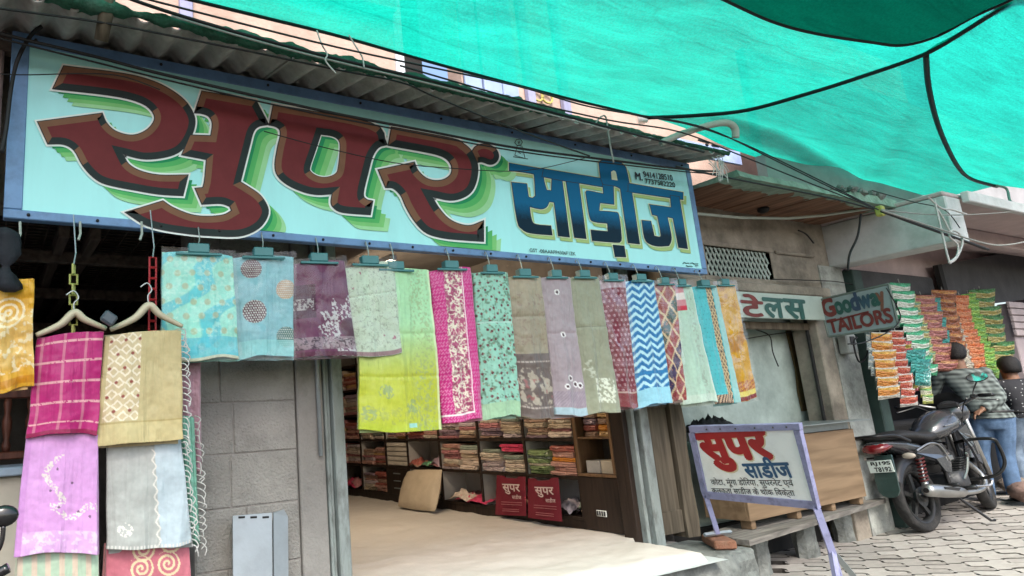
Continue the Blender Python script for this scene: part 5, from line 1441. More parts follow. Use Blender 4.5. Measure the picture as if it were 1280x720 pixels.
# ================================================================ shade nets
def net_mat(name, tr, df, transp, streak=1.0):
    m = bpy.data.materials.new(name); m.use_nodes = True; t = m.node_tree; t.nodes.clear(); N = t.nodes.new; L = t.links.new
    o = N('ShaderNodeOutputMaterial'); a = N('ShaderNodeBsdfTranslucent'); b = N('ShaderNodeBsdfDiffuse'); c = N('ShaderNodeBsdfTransparent')
    tc = N('ShaderNodeTexCoord'); mp = N('ShaderNodeMapping'); mp.inputs['Scale'].default_value = (.5, 3.4, 1); mp.inputs['Rotation'].default_value = (0, 0, .35); L(tc.outputs['Object'], mp.inputs[0])
    n = N('ShaderNodeTexNoise'); n.inputs['Scale'].default_value = 2.2; n.inputs['Detail'].default_value = 9; n.inputs['Roughness'].default_value = .68; n.inputs['Distortion'].default_value = .15; L(mp.outputs[0], n.inputs['Vector'])
    r = N('ShaderNodeMapRange'); r.inputs['From Min'].default_value = .3; r.inputs['From Max'].default_value = .72; r.inputs['To Min'].default_value = 1.10; r.inputs['To Max'].default_value = .68; L(n.outputs['Fac'], r.inputs['Value'])
    n2 = N('ShaderNodeTexNoise'); n2.inputs['Scale'].default_value = 5.5; n2.inputs['Detail'].default_value = 10; n2.inputs['Roughness'].default_value = .75; L(mp.outputs[0], n2.inputs['Vector'])
    r2 = N('ShaderNodeMapRange'); r2.inputs['From Min'].default_value = .66; r2.inputs['From Max'].default_value = .74; r2.inputs['To Min'].default_value = 1; r2.inputs['To Max'].default_value = .45; L(n2.outputs['Fac'], r2.inputs['Value'])
    mm = N('ShaderNodeMath'); mm.operation = 'MULTIPLY'; L(r.outputs[0], mm.inputs[0]); L(r2.outputs[0], mm.inputs[1])
    for rot_, sc_, th_, dk_ in ((.42, (.10, 2.4, 1), .010, .80), (-.12, (.07, 1.7, 1), .006, .84), (1.25, (.08, 1.3, 1), .005, .86)):
        mp3 = N('ShaderNodeMapping'); mp3.inputs['Scale'].default_value = sc_; mp3.inputs['Rotation'].default_value = (0, 0, rot_); L(tc.outputs['Object'], mp3.inputs[0])
        n3 = N('ShaderNodeTexNoise'); n3.inputs['Scale'].default_value = 1.3; n3.inputs['Detail'].default_value = 0; L(mp3.outputs[0], n3.inputs['Vector'])
        sb3 = N('ShaderNodeMath'); sb3.operation = 'SUBTRACT'; sb3.inputs[1].default_value = .5; L(n3.outputs['Fac'], sb3.inputs[0]); ab3 = N('ShaderNodeMath'); ab3.operation = 'ABSOLUTE'; L(sb3.outputs[0], ab3.inputs[0])
        r3 = N('ShaderNodeMapRange'); r3.inputs['From Min'].default_value = 0; r3.inputs['From Max'].default_value = th_; r3.inputs['To Min'].default_value = dk_; r3.inputs['To Max'].default_value = 1; L(ab3.outputs[0], r3.inputs['Value'])
        m3 = N('ShaderNodeMath'); m3.operation = 'MULTIPLY'; L(mm.outputs[0], m3.inputs[0]); L(r3.outputs[0], m3.inputs[1]); mm = m3
    wv = N('ShaderNodeTexNoise'); wv.inputs['Scale'].default_value = 60; wv.inputs['Detail'].default_value = 2; L(tc.outputs['Object'], wv.inputs['Vector'])
    rw_ = N('ShaderNodeMapRange'); rw_.inputs['From Min'].default_value = .3; rw_.inputs['From Max'].default_value = .7; rw_.inputs['To Min'].default_value = .82; rw_.inputs['To Max'].default_value = 1.1; L(wv.outputs['Fac'], rw_.inputs['Value'])
    m3 = N('ShaderNodeMath'); m3.operation = 'MULTIPLY'; L(mm.outputs[0], m3.inputs[0]); L(rw_.outputs[0], m3.inputs[1]); mm = m3
    mx = N('ShaderNodeMix'); mx.data_type = 'RGBA'; mx.blend_type = 'MULTIPLY'; mx.inputs['Factor'].default_value = 1; mx.inputs[6].default_value = (*tr, 1); L(mm.outputs[0], mx.inputs[7]); L(mx.outputs[2], a.inputs[0])
    b.inputs[0].default_value = (*df, 1); c.inputs[0].default_value = (1, 1, 1, 1)
    ad = N('ShaderNodeMixShader'); ad.inputs[0].default_value = .22; L(a.outputs[0], ad.inputs[1]); L(b.outputs[0], ad.inputs[2])
    m2 = N('ShaderNodeMixShader'); m2.inputs[0].default_value = transp; L(ad.outputs[0], m2.inputs[1]); L(c.outputs[0], m2.inputs[2]); L(m2.outputs[0], o.inputs[0])
    bp = N('ShaderNodeBump'); bp.inputs['Strength'].default_value = .5; bp.inputs['Distance'].default_value = .05; L(n.outputs['Fac'], bp.inputs['Height']); L(bp.outputs[0], a.inputs['Normal']); L(bp.outputs[0], b.inputs['Normal'])
    return m
M['net'] = net_mat('netgreen', (.006, .445, .33), (.01, .24, .18), .04)
M['net2'] = net_mat('netgreen2', (.005, .345, .26), (.01, .20, .155), .04)
M['netdark'] = net_mat('netdark', (.004, .19, .135), (.008, .11, .08), .03)
def resample(c, n):
    c = [Vector(p) for p in c]; c = smooth_path(c, 8); L_ = [0]
    for a, b in zip(c, c[1:]): L_.append(L_[-1] + (b - a).length)
    out = []
    for i in range(n):
        s = L_[-1] * i / (n - 1); k = 0
        while k < len(c) - 2 and L_[k + 1] < s: k += 1
        d = L_[k + 1] - L_[k]; out.append(c[k].lerp(c[k + 1], (s - L_[k]) / d if d > 1e-9 else 0))
    return out
def net(name, label, c0, c1, mat, sag=.1, wr=.02, nu=90, nv=50, seed=0):
    a = resample(c0, nu); b = resample(c1, nu); P = []
    for j in range(nv):
        v = j / (nv - 1); row = []
        for i in range(nu):
            p = a[i].lerp(b[i], v); e = (4 * v * (1 - v))
            row.append(p + Vector((0, 0, -sag * e + wr * e ** .4 * (fbm(p.x * .9 + seed, p.y * .9, seed) + .35 * fbm(p.x * 3, p.y * 1.1, seed + 3)))))
        P.append(row)
    return MB().grid(P).build(name, mat, smooth=True, label=label, cat='shade net')
seam1 = [atZ(810, 145.5, 4.0), atZ(866, 143, 4.01), atZ(934, 136, 4.03), atZ(1014, 114, 4.06), atZ(1077, 94, 4.09), atZ(1153, 67, 4.11), atZ(1204, 38, 4.14), atZ(1263, 0, 4.18)]
edgeA = [atZ(215, -8, 4.0), atZ(330, 20, 4.0), atZ(430, 45, 3.99), atZ(560, 82, 4.0), atZ(700, 119, 3.99), atZ(770, 136, 4.0)] 
top = [Vector((-2.4, 3.74, 4.0)), Vector((-.8, 3.75, 4.0))] + edgeA + seam1[:1]
side = seam1 + [Vector((7.0, 1.2, 4.22)), Vector((7.0, .1, 4.25))]
sd_ = resample(side, 60); tp = resample(top, 90)
P = []
for j in range(60):
    v = j / 59; row = []
    for i in range(90):
        u = i / 89
        # Coons patch with straight left and street edges
        t0 = tp[i]; b0 = Vector((-2.4, .1, 4.25)).lerp(sd_[-1], u)
        l0 = Vector((-2.4, 3.74, 4.0)).lerp(Vector((-2.4, .1, 4.25)), v); r0 = sd_[j]
        corner = (Vector((-2.4, 3.74, 4.0)) * (1 - u) + tp[-1] * u) * (1 - v) + (Vector((-2.4, .1, 4.25)) * (1 - u) + sd_[-1] * u) * v
        p = t0.lerp(b0, v) + l0.lerp(r0, u) - corner
        e = min(1, v * 5) * min(1, (1 - u) * 6)
        p = p + Vector((0, 0, e * (.06 * fbm(p.x * .8, p.y * .8, 1) + .03 * fbm(p.x * 1.6 + p.y * 2, p.y * 1.0 - p.x, 4) - .06 * math.sin(math.pi * min(1, v * 1.6)) )))
        row.append(p)
    P.append(row)
MB().grid(P).build('shade_net', M['net'], smooth=True, label='large bright green shade net stretched from the upper wall across the lane', cat='shade net')
lowB = [atZ(812, 146, 3.995), atZ(870, 163, 3.98), atZ(921, 186, 3.95), atZ(1010, 216, 3.90), atZ(1073, 233, 3.87), atZ(1137, 243, 3.83), atZ(1196, 243, 3.82), atZ(1246, 232, 3.84)]
seam2 = [atZ(1157, 66, 4.11), atZ(1161, 110, 4.04), atZ(1174, 160, 3.97), atZ(1195, 204, 3.90), atZ(1213, 222, 3.86), atZ(1246, 232, 3.84)]
topB = seam1[:6]
# net between the two seams: blended from the upper seam to the lower edge, ending on the second seam
a = resample(topB, 70); b = resample(lowB, 70); s2 = resample(seam2, 40); P = []
for j in range(40):
    v = j / 39; row = []
    for i in range(70):
        u = i / 69
        corner = (a[0] * (1 - u) + a[-1] * u) * (1 - v) + (b[0] * (1 - u) + b[-1] * u) * v
        p = a[i].lerp(b[i], v) + a[0].lerp(b[0], v).lerp(s2[j], u) - corner
        e = (16 * u * (1 - u) * v * (1 - v))
        fold = .13 * math.exp(-((u - .30 - .55 * v) / .07) ** 2) - .10 * math.exp(-((u - 1.02 + .35 * v) / .05) ** 2)
        row.append(p + Vector((0, 0, -.05 * e + fold * e + .02 * e * fbm(p.x * 1.2, p.y * 1.2, 9))))
    P.append(row)
MB().grid(P).build('shade_net', M['net2'], smooth=True, label='sagging green shade net section between the two black seams', cat='shade net')
cR = [atZ(1420, -120, 4.25), atZ(1420, 20, 4.1), atZ(1430, 120, 4.0), atZ(1440, 200, 3.95), atZ(1440, 238, 3.9)]
topC = [atZ(1263, -2, 4.175), atZ(1204, 38, 4.138)] + seam2
net('shade_net', 'bright green shade net section at the right picture edge', topC, cR, M['net'], .05, .03, 60, 30, 5)
dl = [atZ(880, -14, 4.0), atZ(909, 0, 3.99), atZ(964, 25, 3.97), atZ(1018, 40, 3.95), atZ(1090, 51.5, 3.93), atZ(1128, 55, 3.93), atZ(1170, 44, 3.95), atZ(1217, 19, 3.99), atZ(1255, 2, 4.02), atZ(1275, -8, 4.03)]
dt = [p + Vector((.0, -1.2, .32)) for p in dl]
net('shade_net', 'darker doubled flap of green net hanging at the top right', dl, dt, M['netdark'], .06, .05, 60, 30, 12)
def rope(lab, pts, r, m, name='cable', cat='cable', n=6, k=6):
    return MB().tube(smooth_path(pts, k), r, n).build(name, m, label=lab, cat=cat, smooth=True)
off = Vector((0, 0, -.012))
rope('thick black rope seam curving across the green nets', [p + off for p in seam1], .020, M['cable'], 'rope', 'rope')
rope('black seam rope dropping between the two right net sections', [p + off for p in seam2], .022, M['cable'], 'rope', 'rope')
rope('dark hem rope along the doubled net flap', [p + off for p in dl], .011, M['cable'], 'rope', 'rope')
rope('dark hem rope along the facade edge of the big net', [p + off for p in edgeA + seam1[:1]], .012, M['cable'], 'rope', 'rope')
rope('grey knotted rope end at the right corner of the nets', [atZ(1246, 232, 3.82), atZ(1258, 236, 3.8), atZ(1262, 250, 3.6), atZ(1266, 254, 3.55)], .016, M['greyrope'], 'rope', 'rope')

# ================================================================ overhead cables, pipe, strings
CAB = [
 ('heavy black cable running the length of the turquoise signboard', 3.04, .0075, [(-20, 37), (37, 51), (120, 71), (200, 92), (320, 120), (420, 142), (530, 163), (640, 184), (737, 197), (860, 212), (900, 214)]),
 ('thinner black cable just below the heavy one across the signboard', 3.05, .0045, [(-20, 43), (36, 57), (120, 78), (200, 98), (320, 126), (420, 147), (530, 168), (640, 188), (737, 201), (860, 215), (900, 217)]),
 ('black cable crossing the underside of the corrugated eave', 2.80, .005, [(-20, 8), (120, 27), (200, 42), (320, 66), (420, 87), (501, 103), (546, 122), (640, 160), (737, 195)]),
 ('loose thin wire drooping across the last big maroon letters', 3.06, .0026, [(330, 164), (400, 183), (490, 203), (560, 210), (635, 214), (679, 210), (737, 196)]),
 ('thin wire across the first maroon letter', 3.06, .0026, [(-10, 92), (35, 93.5), (110, 92), (155, 96), (200, 112)]),
 ('curved black cable hanging down the left sign corner', 3.12, .010, [(52, 33), (38, 45), (22, 75), (14, 110), (8, 160), (2, 190)]),
 ('cable bundle lying along the eave edge', 2.74, .008, [(150, -6), (214, 16), (320, 47), (420, 73), (530, 99), (640, 127), (760, 159), (880, 190)]),
 ('pale cable twisted along the netted eave edge', 2.735, .005, [(214, 20), (320, 51), (420, 77), (530, 103), (640, 131), (760, 162)]),
 ('long overhead wire in front of the pink upper wall', 2.7, .005, [(150, -10), (250, 16), (430, 61), (640, 106), (740, 134), (850, 152), (900, 167), (960, 196), (1050, 240), (1098, 262)]),
 ('second overhead wire meeting the bent grey pipe', 2.7, .005, [(500, 82), (640, 122), (760, 150), (850, 165), (930, 196), (1010, 228), (1098, 262)]),
 ('black wire from the net corner down to the bracket', 2.7, .005, [(815, 147), (870, 158), (930, 180), (1010, 218), (1098, 262)]),
 ('black cable along the front of the plank soffit', 2.8, .007, [(845, 208), (890, 218), (960, 232), (1040, 248), (1098, 263)]),
 ('thick black cable sloping down past the concrete beam', 2.5, .012, [(1102, 264), (1140, 278), (1185, 294), (1235, 312)]),
 ('grey wire running right from the yellow bracket', 2.45, .005, [(1102, 262), (1160, 268), (1220, 268), (1300, 262)]),
 ('pale wire sagging toward the right picture edge', 2.4, .007, [(1102, 263), (1170, 285), (1230, 304), (1260, 306), (1300, 298)]),
 ('thin reddish wire crossing below the net hem', 2.45, .004, [(1090, 238), (1140, 252), (1180, 262), (1200, 285)]),
 ('black cable dropping from the conduit beside the beam', 3.0, .010, [(1076, 268), (1072, 295), (1062, 318), (1060, 338)]),
 ('thin dark wire level above the tailor board', 3.44, .005, [(965, 349), (1000, 350), (1045, 352), (1075, 358), (1085, 364)]),
 ('short black cord on the plaster under the soffit', 3.45, .008, [(998, 288), (1008, 293), (1017, 304)]),
 ('dark wire looping over the hanging tailor board', 2.84, .005, [(1108, 360), (1122, 385), (1125, 400), (1110, 415), (1080, 428), (1060, 430)]),
]
for lab, y, r, pts in CAB:
    rope(lab, [atY(px, py, y) for px, py in pts], r, M['cable'] if 'pale' not in lab and 'grey wire' not in lab else M['greyrope'])
wr_ = MB()
for pts in ([(1168, 250), (1176, 285), (1184, 318), (1188, 330)], [(1187, 329), (1196, 322), (1203, 305), (1200, 293), (1190, 288), (1187, 296), (1197, 306), (1196, 320), (1186, 328)], [(1160, 246), (1176, 260), (1190, 262), (1208, 268)], [(1187, 290), (1180, 275), (1172, 262)]):
    wr_.tube(smooth_path([atY(a, b, 2.42) for a, b in pts], 5), .008, 6)
wr_.build('white_rope_tangle', M['whiterope'], label='tangled white rope dangling in front of the concrete beam', cat='rope', smooth=True)
rope('thin white string hanging over the eave, left one', [atY(a, b, 2.72) for a, b in ((396, 38), (402, 55), (409, 68), (407, 76), (420, 92))], .004, M['whiterope'], 'string', 'string')
rope('thin white string hanging over the eave, right one', [atY(a, b, 2.72) for a, b in ((436, 44), (446, 60), (453, 72), (455, 84))], .004, M['whiterope'], 'string', 'string')
rope('frayed grey cord tied over the eave near the phone number', [atY(a, b, 2.85) for a, b in ((742, 158), (750, 147), (757, 146), (760, 165), (763, 183), (767, 203))], .006, M['greyrope'], 'cord', 'cord')
sr = MB(); r_ = random.Random(6)
for k in range(14):
    a = r_.uniform(884, 902); b = r_.uniform(194, 206); sr.tube(smooth_path([atY(a, b, 2.80), atY(a + r_.uniform(2, 8), b + r_.uniform(4, 10), 2.78), atY(a + r_.uniform(4, 14), b + r_.uniform(12, 26), 2.78)], 4), .003, 4)
sr.build('frayed_strings', M['whiterope'], label='frayed pale strings at the right end of the eave', cat='string')
MB().tube(smooth_path([atY(826, 179, 2.88), atY(850, 168, 2.8), atY(885, 157, 2.7), atY(904, 153.5, 2.64), atY(914, 155.5, 2.62), atY(919, 162, 2.62), atY(919.5, 172, 2.63)], 6), .024, 12).build('bent_pipe', M['pvc'], label='grey pipe with a hooked end sticking out below the green net', cat='pipe', smooth=True)
MB().box((-.03, -.03, -.045), (.03, .03, .045), .01).build('cable_bracket', pm('yellowtape', (.42, .42, .10), .6), label='small yellow wrapped bracket where the cables meet', cat='bracket').location = atY(1100, 264, 2.75)
# ================================================================ left picture edge
MB().box((-1.0, 3.30, 1.95), (0.0, 3.5, 3.3), .01).build('pink_pier', pm('pinkpier', (.36, .28, .27), .9, .3, 4, .3, dirt=(.2, .15, .14)), label='pinkish wall pier at the left end of the signboard', cat='wall')
cw_ = thing('carved_wood_screen', 'dark reddish turned wood screen behind the golden sari', 'screen', (0, 4.1, 1.2))
cm = wood('carved', (.05, .016, .010), (.13, .045, .028), 2, .5)
part(cw_, MB().box((-.8, 4.1, 1.20), (.35, 4.16, 1.24), .006), 'rail', cm); part(cw_, MB().box((-.8, 4.1, 1.52), (.35, 4.16, 1.60), .006), 'rail', cm)
for i in range(9):
    x = -.7 + i * .115; prof = [(0, .02), (.03, .024), (.06, .014), (.12, .024), (.16, .026), (.2, .014), (.25, .022), (.28, .018)]
    part(cw_, MB().loft([ring((x, 4.13, 1.24 + h), r, r, 10) for h, r in prof]), 'baluster', cm, smooth=True)
wc = thing('white_cabinet', 'cream cabinet with pale blue ledge at the left picture edge', 'cabinet', (0, 3.75, .3))
part(wc, MB().box((-1.0, 3.7, .30), (.30, 4.05, 1.13), .008), 'body', pm('creamcab', (.52, .48, .40), .6, .12)); part(wc, MB().box((-1.0, 3.64, 1.135), (.34, 4.08, 1.175), .006), 'ledge', pm('ledgeblue', (.30, .38, .48), .5))
pk = thing('parked_scooter', 'black handlebar and mirror of a scooter cut by the left picture edge', 'scooter', (-.15, 2.6, 0))
blk = pm('glossblack', (.012, .012, .013), .25, .1, 10, 0, coat=.5)
c = atY(5, 645, 2.6)
part(pk, MB().ball(tuple(c), (.045, .02, .035), 16, 10), 'mirror', blk, smooth=True)
part(pk, MB().tube(smooth_path([c + Vector((0, 0, -.03)), c + Vector((-.01, 0, -.10)), c + Vector((-.08, .02, -.2))]), .008, 8), 'mirror_stalk', blk, smooth=True)
part(pk, MB().tube(smooth_path([c + Vector((.02, -.02, -.16)), c + Vector((-.08, 0, -.2)), c + Vector((-.3, .05, -.24))]), .017, 10), 'handlebar', blk, smooth=True)
part(pk, MB().ball((c.x - .25, c.y + .08, c.z - .38), (.16, .1, .14), 14, 10), 'headlamp_cowl', blk, smooth=True)
part(pk, MB().tube([(c.x - .25, c.y + .1, c.z - .45), (c.x - .23, c.y + .12, .3)], .05, 10), 'steering_column', blk, smooth=True)
part(pk, MB().tube([(c.x - .23 + .22 * math.cos(a * .314), c.y + .12, .23 + .22 * math.sin(a * .314)) for a in range(20)], .05, 8, closed=True), 'front_tyre', M['cable'], smooth=True)

# ================================================================ standing sign
ss_ = thing('standing_sign', 'white sign in a lilac metal frame on legs, standing beside the stone step', 'sign', (4.45, 2.8, .0))
D1, D2 = 4.73, 3.97
def atD(px, py, d): 
    w = RW @ np.array([(px - PX0) / F_PX * d, (py - PY0) / F_PX * d, d]); return Vector((w[0], w[1], w[2] + CAM_H))
tl, bl_, tr_, br_ = atD(863, 533, D1), atD(884, 621, D1), atD(1000, 529, D2), atD(1022, 635, D2)
nS = (tr_ - tl).cross(bl_ - tl).normalized()
if nS.x > 0: nS = -nS
plQ = lambda p: atP(p[0], p[1], tl, nS)
M['lilac'] = pm('lilacpaint', (.27, .28, .45), .5, .15, 8, .08, 60, dirt=(.10, .10, .16), dscale=14, damt=.7)
part(ss_, MB().prism([plQ(q) for q in ((868, 537), (995, 533), (1018, 630), (885, 617))], nS * -.012), 'panel', pm('signwhite', (.84, .87, .85), .45, .06, 3, .03, dirt=(.58, .60, .57), dscale=4, damt=.5))
def bar(pts): return MB().prism([plQ(q) + nS * .012 for q in pts], nS * -.03)
part(ss_, bar(((862, 532.5), (1000, 529), (1001.5, 537), (864, 540.5))), 'frame_bar', M['lilac'])
part(ss_, bar(((882, 614), (1018, 626.5), (1021, 636), (884, 622.5))), 'frame_bar', M['lilac'])
part(ss_, bar(((862, 541), (868.5, 541), (884, 613.5), (881, 622), (899, 668), (893, 668))[:4] + ((877.5, 613),)), 'frame_bar', M['lilac'])
part(ss_, bar(((993, 537.5), (1001, 537.5), (1024, 636), (1017, 626))), 'frame_bar', M['lilac'])
lf = plQ((897, 667)); l0 = plQ((883, 622)); r0 = plQ((1021, 636)); rj = plQ((1040, 690))
def leg(a, b, r): return MB().tube([a, b], r, 4)
part(ss_, leg(l0, lf, .022), 'leg', M['lilac']); part(ss_, leg(r0, rj, .026), 'leg', M['lilac'])
g0 = Vector((rj.x - .12, rj.y - .06, 0.0)); g1 = Vector((rj.x + .36, rj.y - .04, 0.0)); g2 = Vector((rj.x + .04, rj.y - .02, 0.0))
for q in (g0, g1, g2): part(ss_, leg(rj + Vector((0, 0, .01)), q, .021), 'strut', M['lilac'] if q is not g1 else M['zinc'])
part(ss_, MB().tube([lf + Vector((-.10, .03, .0)), lf + Vector((.12, -.02, .0))], .014, 4), 'foot', M['alu'])
M['sred'] = pm('sred', (.33, .012, .016), .4, .1, 12, 0); M['sblue'] = pm('sblue', (.012, .075, .17), .4, .1, 12, 0); M['scream'] = pm('scream', (.66, .58, .38), .5, .1)
def s_t(s, bl, br, tl_, m, bold, lift): txt_px(s, bl, br, tl_, m, ss_, 'lettering', plQ, bold, lift)
for off_, m, lf_, bd in (((1.6, 1.4), M['scream'], .0012, .06), ((0, 0), M['sred'], .0030, .055)):
    s_t('सुपर', (887.5 + off_[0], 587.5 + off_[1]), (973 + off_[0], 586 + off_[1]), (876.5 + off_[0], 544.5 + off_[1]), m, bd, lf_)
s_t('साडीज', (935 , 597), (992.5, 596.5), (930, 573.5), M['sblue'], .035, .003)
s_t('कोटा, मूंगा डोिरया, सुपरनेट एवं', (891.5, 608.5), (994.5, 610.5), (889, 597), M['ink'], .006, .003)
s_t('कलकता साडीज के थोक िवक्ेता', (892.5, 618.5), (996, 622.5), (890.5, 608), M['ink'], .006, .003)
sd2 = MB()
for px in (885, 902, 921, 945, 968, 985): sd2.ball(tuple(plQ((px, 536 - (px - 885) * .03)) + nS * .014), .006, 7, 5)
part(ss_, sd2, 'rivets', M['darkgrey'], kind='stuff')
bkk = thing('loose_brick', 'single red brick under the left foot of the standing sign', 'brick', (lf.x, lf.y, .30))
MB().box((-.14, -.07, .006), (.14, .07, .062), .008, Matrix.Rotation(.9, 4, 'Z')).build('body', M['brick'], bkk)
# pair of shoes on the planks
shm = pm('shoeblack', (.02, .022, .026), .7); shw = pm('shoesole', (.55, .58, .56), .6)
for k, (px, py) in enumerate(((936, 638), (922, 634))):
    c = atZ(px, py, .345); t = thing('shoe', ['dark shoe with white sole on the planks, nearer one', 'dark shoe with white sole on the planks, farther one'][k], 'shoe', c, 'shoes on the planks', rz=-.5)
    P = [];Q = []
    for i in range(9):
        s = i / 8; w = .034 + .016 * math.sin(s * 2.6) ; h = .075 - .035 * s if s > .3 else .08; h = h * (.5 if i == 8 else 1); xx = -.13 + .27 * s; w = w * (.45 if i in (0, 8) else 1)
        P.append([Vector((xx, w * math.cos(a) * .95, .018 + h * max(0, math.sin(a)))) for a in [math.pi * j / 8 for j in range(9)]])
        Q.append([Vector((xx * 1.03, w * 1.1, 0)), Vector((xx * 1.03, w * 1.1, .02)), Vector((xx * 1.03, -w * 1.1, .02)), Vector((xx * 1.03, -w * 1.1, 0))])
    MB().loft(P).build('upper', shm, t, smooth=True); MB().loft(Q).build('sole', shw, t)

# ================================================================ snack packet strips
def pk_mat(name, c1, c2, c3):
    m, t, b = new_mat(name); N = t.nodes.new; L = t.links.new; tc = N('ShaderNodeTexCoord'); sp = N('ShaderNodeSeparateXYZ'); L(tc.outputs['Object'], sp.inputs[0])
    n = N('ShaderNodeTexNoise'); n.inputs['Scale'].default_value = 1.1; n.inputs['Detail'].default_value = 1; L(tc.outputs['Object'], n.inputs['Vector'])
    ad = N('ShaderNodeMath'); ad.operation = 'MULTIPLY_ADD'; ad.inputs[1].default_value = .55; L(n.outputs['Fac'], ad.inputs[0]); L(sp.outputs[2], ad.inputs[2])
    cr = N('ShaderNodeValToRGB'); cr.color_ramp.interpolation = 'CONSTANT'; e = cr.color_ramp.elements; e[0].position = 0; e[0].color = (*c1, 1); e[1].position = .16; e[1].color = (*c2, 1); q = e.new(.50); q.color = (*c3, 1); q = e.new(.66); q.color = (*c1, 1)
    L(ad.outputs[0], cr.inputs[0]); L(cr.outputs[0], b.inputs['Base Color']); b.inputs['Roughness'].default_value = .3; b.inputs['Metallic'].default_value = .1
    bp = N('ShaderNodeBump'); bp.inputs['Strength'].default_value = .6; bp.inputs['Distance'].default_value = .08; n2 = N('ShaderNodeTexNoise'); n2.inputs['Scale'].default_value = 5; L(tc.outputs['Object'], n2.inputs['Vector']); L(n2.outputs['Fac'], bp.inputs['Height']); L(bp.outputs[0], b.inputs['Normal'])
    return m
PK = {
 'green': pk_mat('pkgreen', (.03, .26, .12), (.55, .60, .52), (.05, .36, .18)), 'mix': pk_mat('pkmix', (.30, .34, .12), (.5, .42, .2), (.12, .25, .16)), 'orange': pk_mat('pkorange', (.55, .53, .46), (.52, .20, .03), (.60, .34, .06)),
 'white': pk_mat('pkwhite', (.46, .50, .48), (.30, .36, .36), (.52, .5, .42)), 'red': pk_mat('pkred', (.55, .52, .48), (.40, .06, .03), (.45, .12, .05)), 'redy': pk_mat('pkredy', (.35, .04, .06), (.42, .36, .06), (.4, .1, .1)),
 'pink': pk_mat('pkpink', (.26, .10, .07), (.34, .13, .12), (.42, .22, .10)), 'teal': pk_mat('pkteal', (.02, .22, .20), (.04, .30, .27), (.03, .2, .18)), 'brown': pk_mat('pkbrown', (.30, .10, .03), (.20, .06, .02), (.42, .2, .06)),
 'cream': pk_mat('pkcream', (.42, .40, .34), (.5, .46, .36), (.36, .33, .28)), 'orange2': pk_mat('pkorange2', (.48, .14, .04), (.55, .22, .10), (.40, .09, .02)), 'lime': pk_mat('pklime', (.14, .34, .04), (.26, .44, .08), (.10, .26, .04)),
 'brred': pk_mat('pkbrred', (.22, .05, .03), (.34, .14, .06), (.16, .04, .02)), 'dgreen': pk_mat('pkdgreen', (.03, .12, .03), (.30, .26, .08), (.05, .17, .04)), 'yg': pk_mat('pkyg', (.35, .38, .08), (.5, .5, .35), (.12, .30, .08))}
P = []
for i in range(9):
    row = []
    for j in range(7):
        u, v = j / 6 * 2 - 1, i / 8 * 2 - 1; e = max(0, (1 - u ** 4)) * max(0, (1 - v ** 4)); row.append((u * .5 * (1 - .06 * e), -.24 * e - .03 * fbm(u * 2, v * 2), v * .5))
    P.append(row)
pkm = MB().grid(P)
Pb = [[(x, -y * .8 + .002, z) for x, y, z in r] for r in P]; pkm.grid(Pb)
pk_mesh = pkm.mesh('packet', PK['green'], True)
STR = [('green', 1124, 356, 1159, 468, 17, 3.22, 11, 'green and white packets, longest strip beside the hanging tailor board'), ('mix', 1137, 370, 1162, 450, 10, 3.38, 9, 'mixed yellow green packets just behind the green and white strip'),
 ('orange', 1101, 418, 1112, 496, 18, 3.16, 7, 'orange and white packets directly below the hanging tailor board'), ('white', 1088, 420, 1096, 468, 9, 3.20, 6, 'small pale packets nearest the pier'), ('red', 1119, 415, 1138, 506, 12, 3.14, 10, 'red and white packets reaching lowest of the left cluster'),
 ('redy', 1130, 428, 1143, 487, 10, 3.19, 6, 'red and yellow packets right of the red and white strip'), ('teal', 1143, 440, 1157, 479, 15, 3.12, 3, 'short teal strip ending beside the checked shirt'), ('yg', 1152, 470, 1161, 503, 10, 3.2, 4, 'yellow green packets hanging by the left shoulder of the first man'),
 ('pink', 1151, 371, 1181, 462, 19, 3.47, 9, 'pinkish brown packets left of the thin teal strip'), ('teal', 1167, 374, 1184, 440, 9, 3.46, 8, 'thin teal packets between pink and brown strips'), ('brown', 1178, 365, 1196, 440, 17, 3.45, 7, 'orange brown packets above the head of the first man'),
 ('cream', 1190, 372, 1214, 462, 8, 3.48, 11, 'thin cream packets right of the orange brown strip'), ('orange2', 1199, 371, 1232, 484, 11, 3.44, 13, 'bright orange packets between the two men'), ('lime', 1210, 369, 1240, 472, 11, 3.46, 12, 'lime green packets right of the bright orange strip'),
 ('brred', 1219, 366, 1246, 463, 10, 3.48, 11, 'dark red packets behind the lime green strip'), ('dgreen', 1225, 364, 1256, 452, 17, 3.43, 8, 'large dark green packets, rightmost strip'), ('orange2', 1241, 490, 1248, 514, 8, 3.62, 3, 'short orange strip beside the hand of the second man')]
rk = random.Random(17)
for key, x0, y0, x1, y1, wpx, Y, n, lab in STR:
    a, b = atY(x0, y0, Y), atY(x1, y1, Y); t = thing('snack_strip', 'hanging strip of ' + lab, 'snack packets', a, 'strips of snack packets at the kiosk')
    Wm = (atY(x0 + wpx, y0, Y) - a).length; h = (a - b).length / n
    for i in range(n):
        o = bpy.data.objects.new('packet', pk_mesh); COL.objects.link(o); o.parent = t; p = a.lerp(b, (i + .5) / n) - a
        o.location = p + Vector((rk.uniform(-.006, .006), rk.uniform(-.006, .006), 0)); o.scale = (Wm * rk.uniform(.9, 1.02), min(Wm, h) * .9, h * 1.42)
        o.rotation_euler = (rk.uniform(.16, .34), rk.uniform(-.07, .07), rk.uniform(-.40, -.10)); o.material_slots[0].link = 'OBJECT'; o.material_slots[0].material = PK[key]
    MB().tube([(0, .0, .06), tuple(b - a)], .004, 4).build('string', M['greyrope'], t)

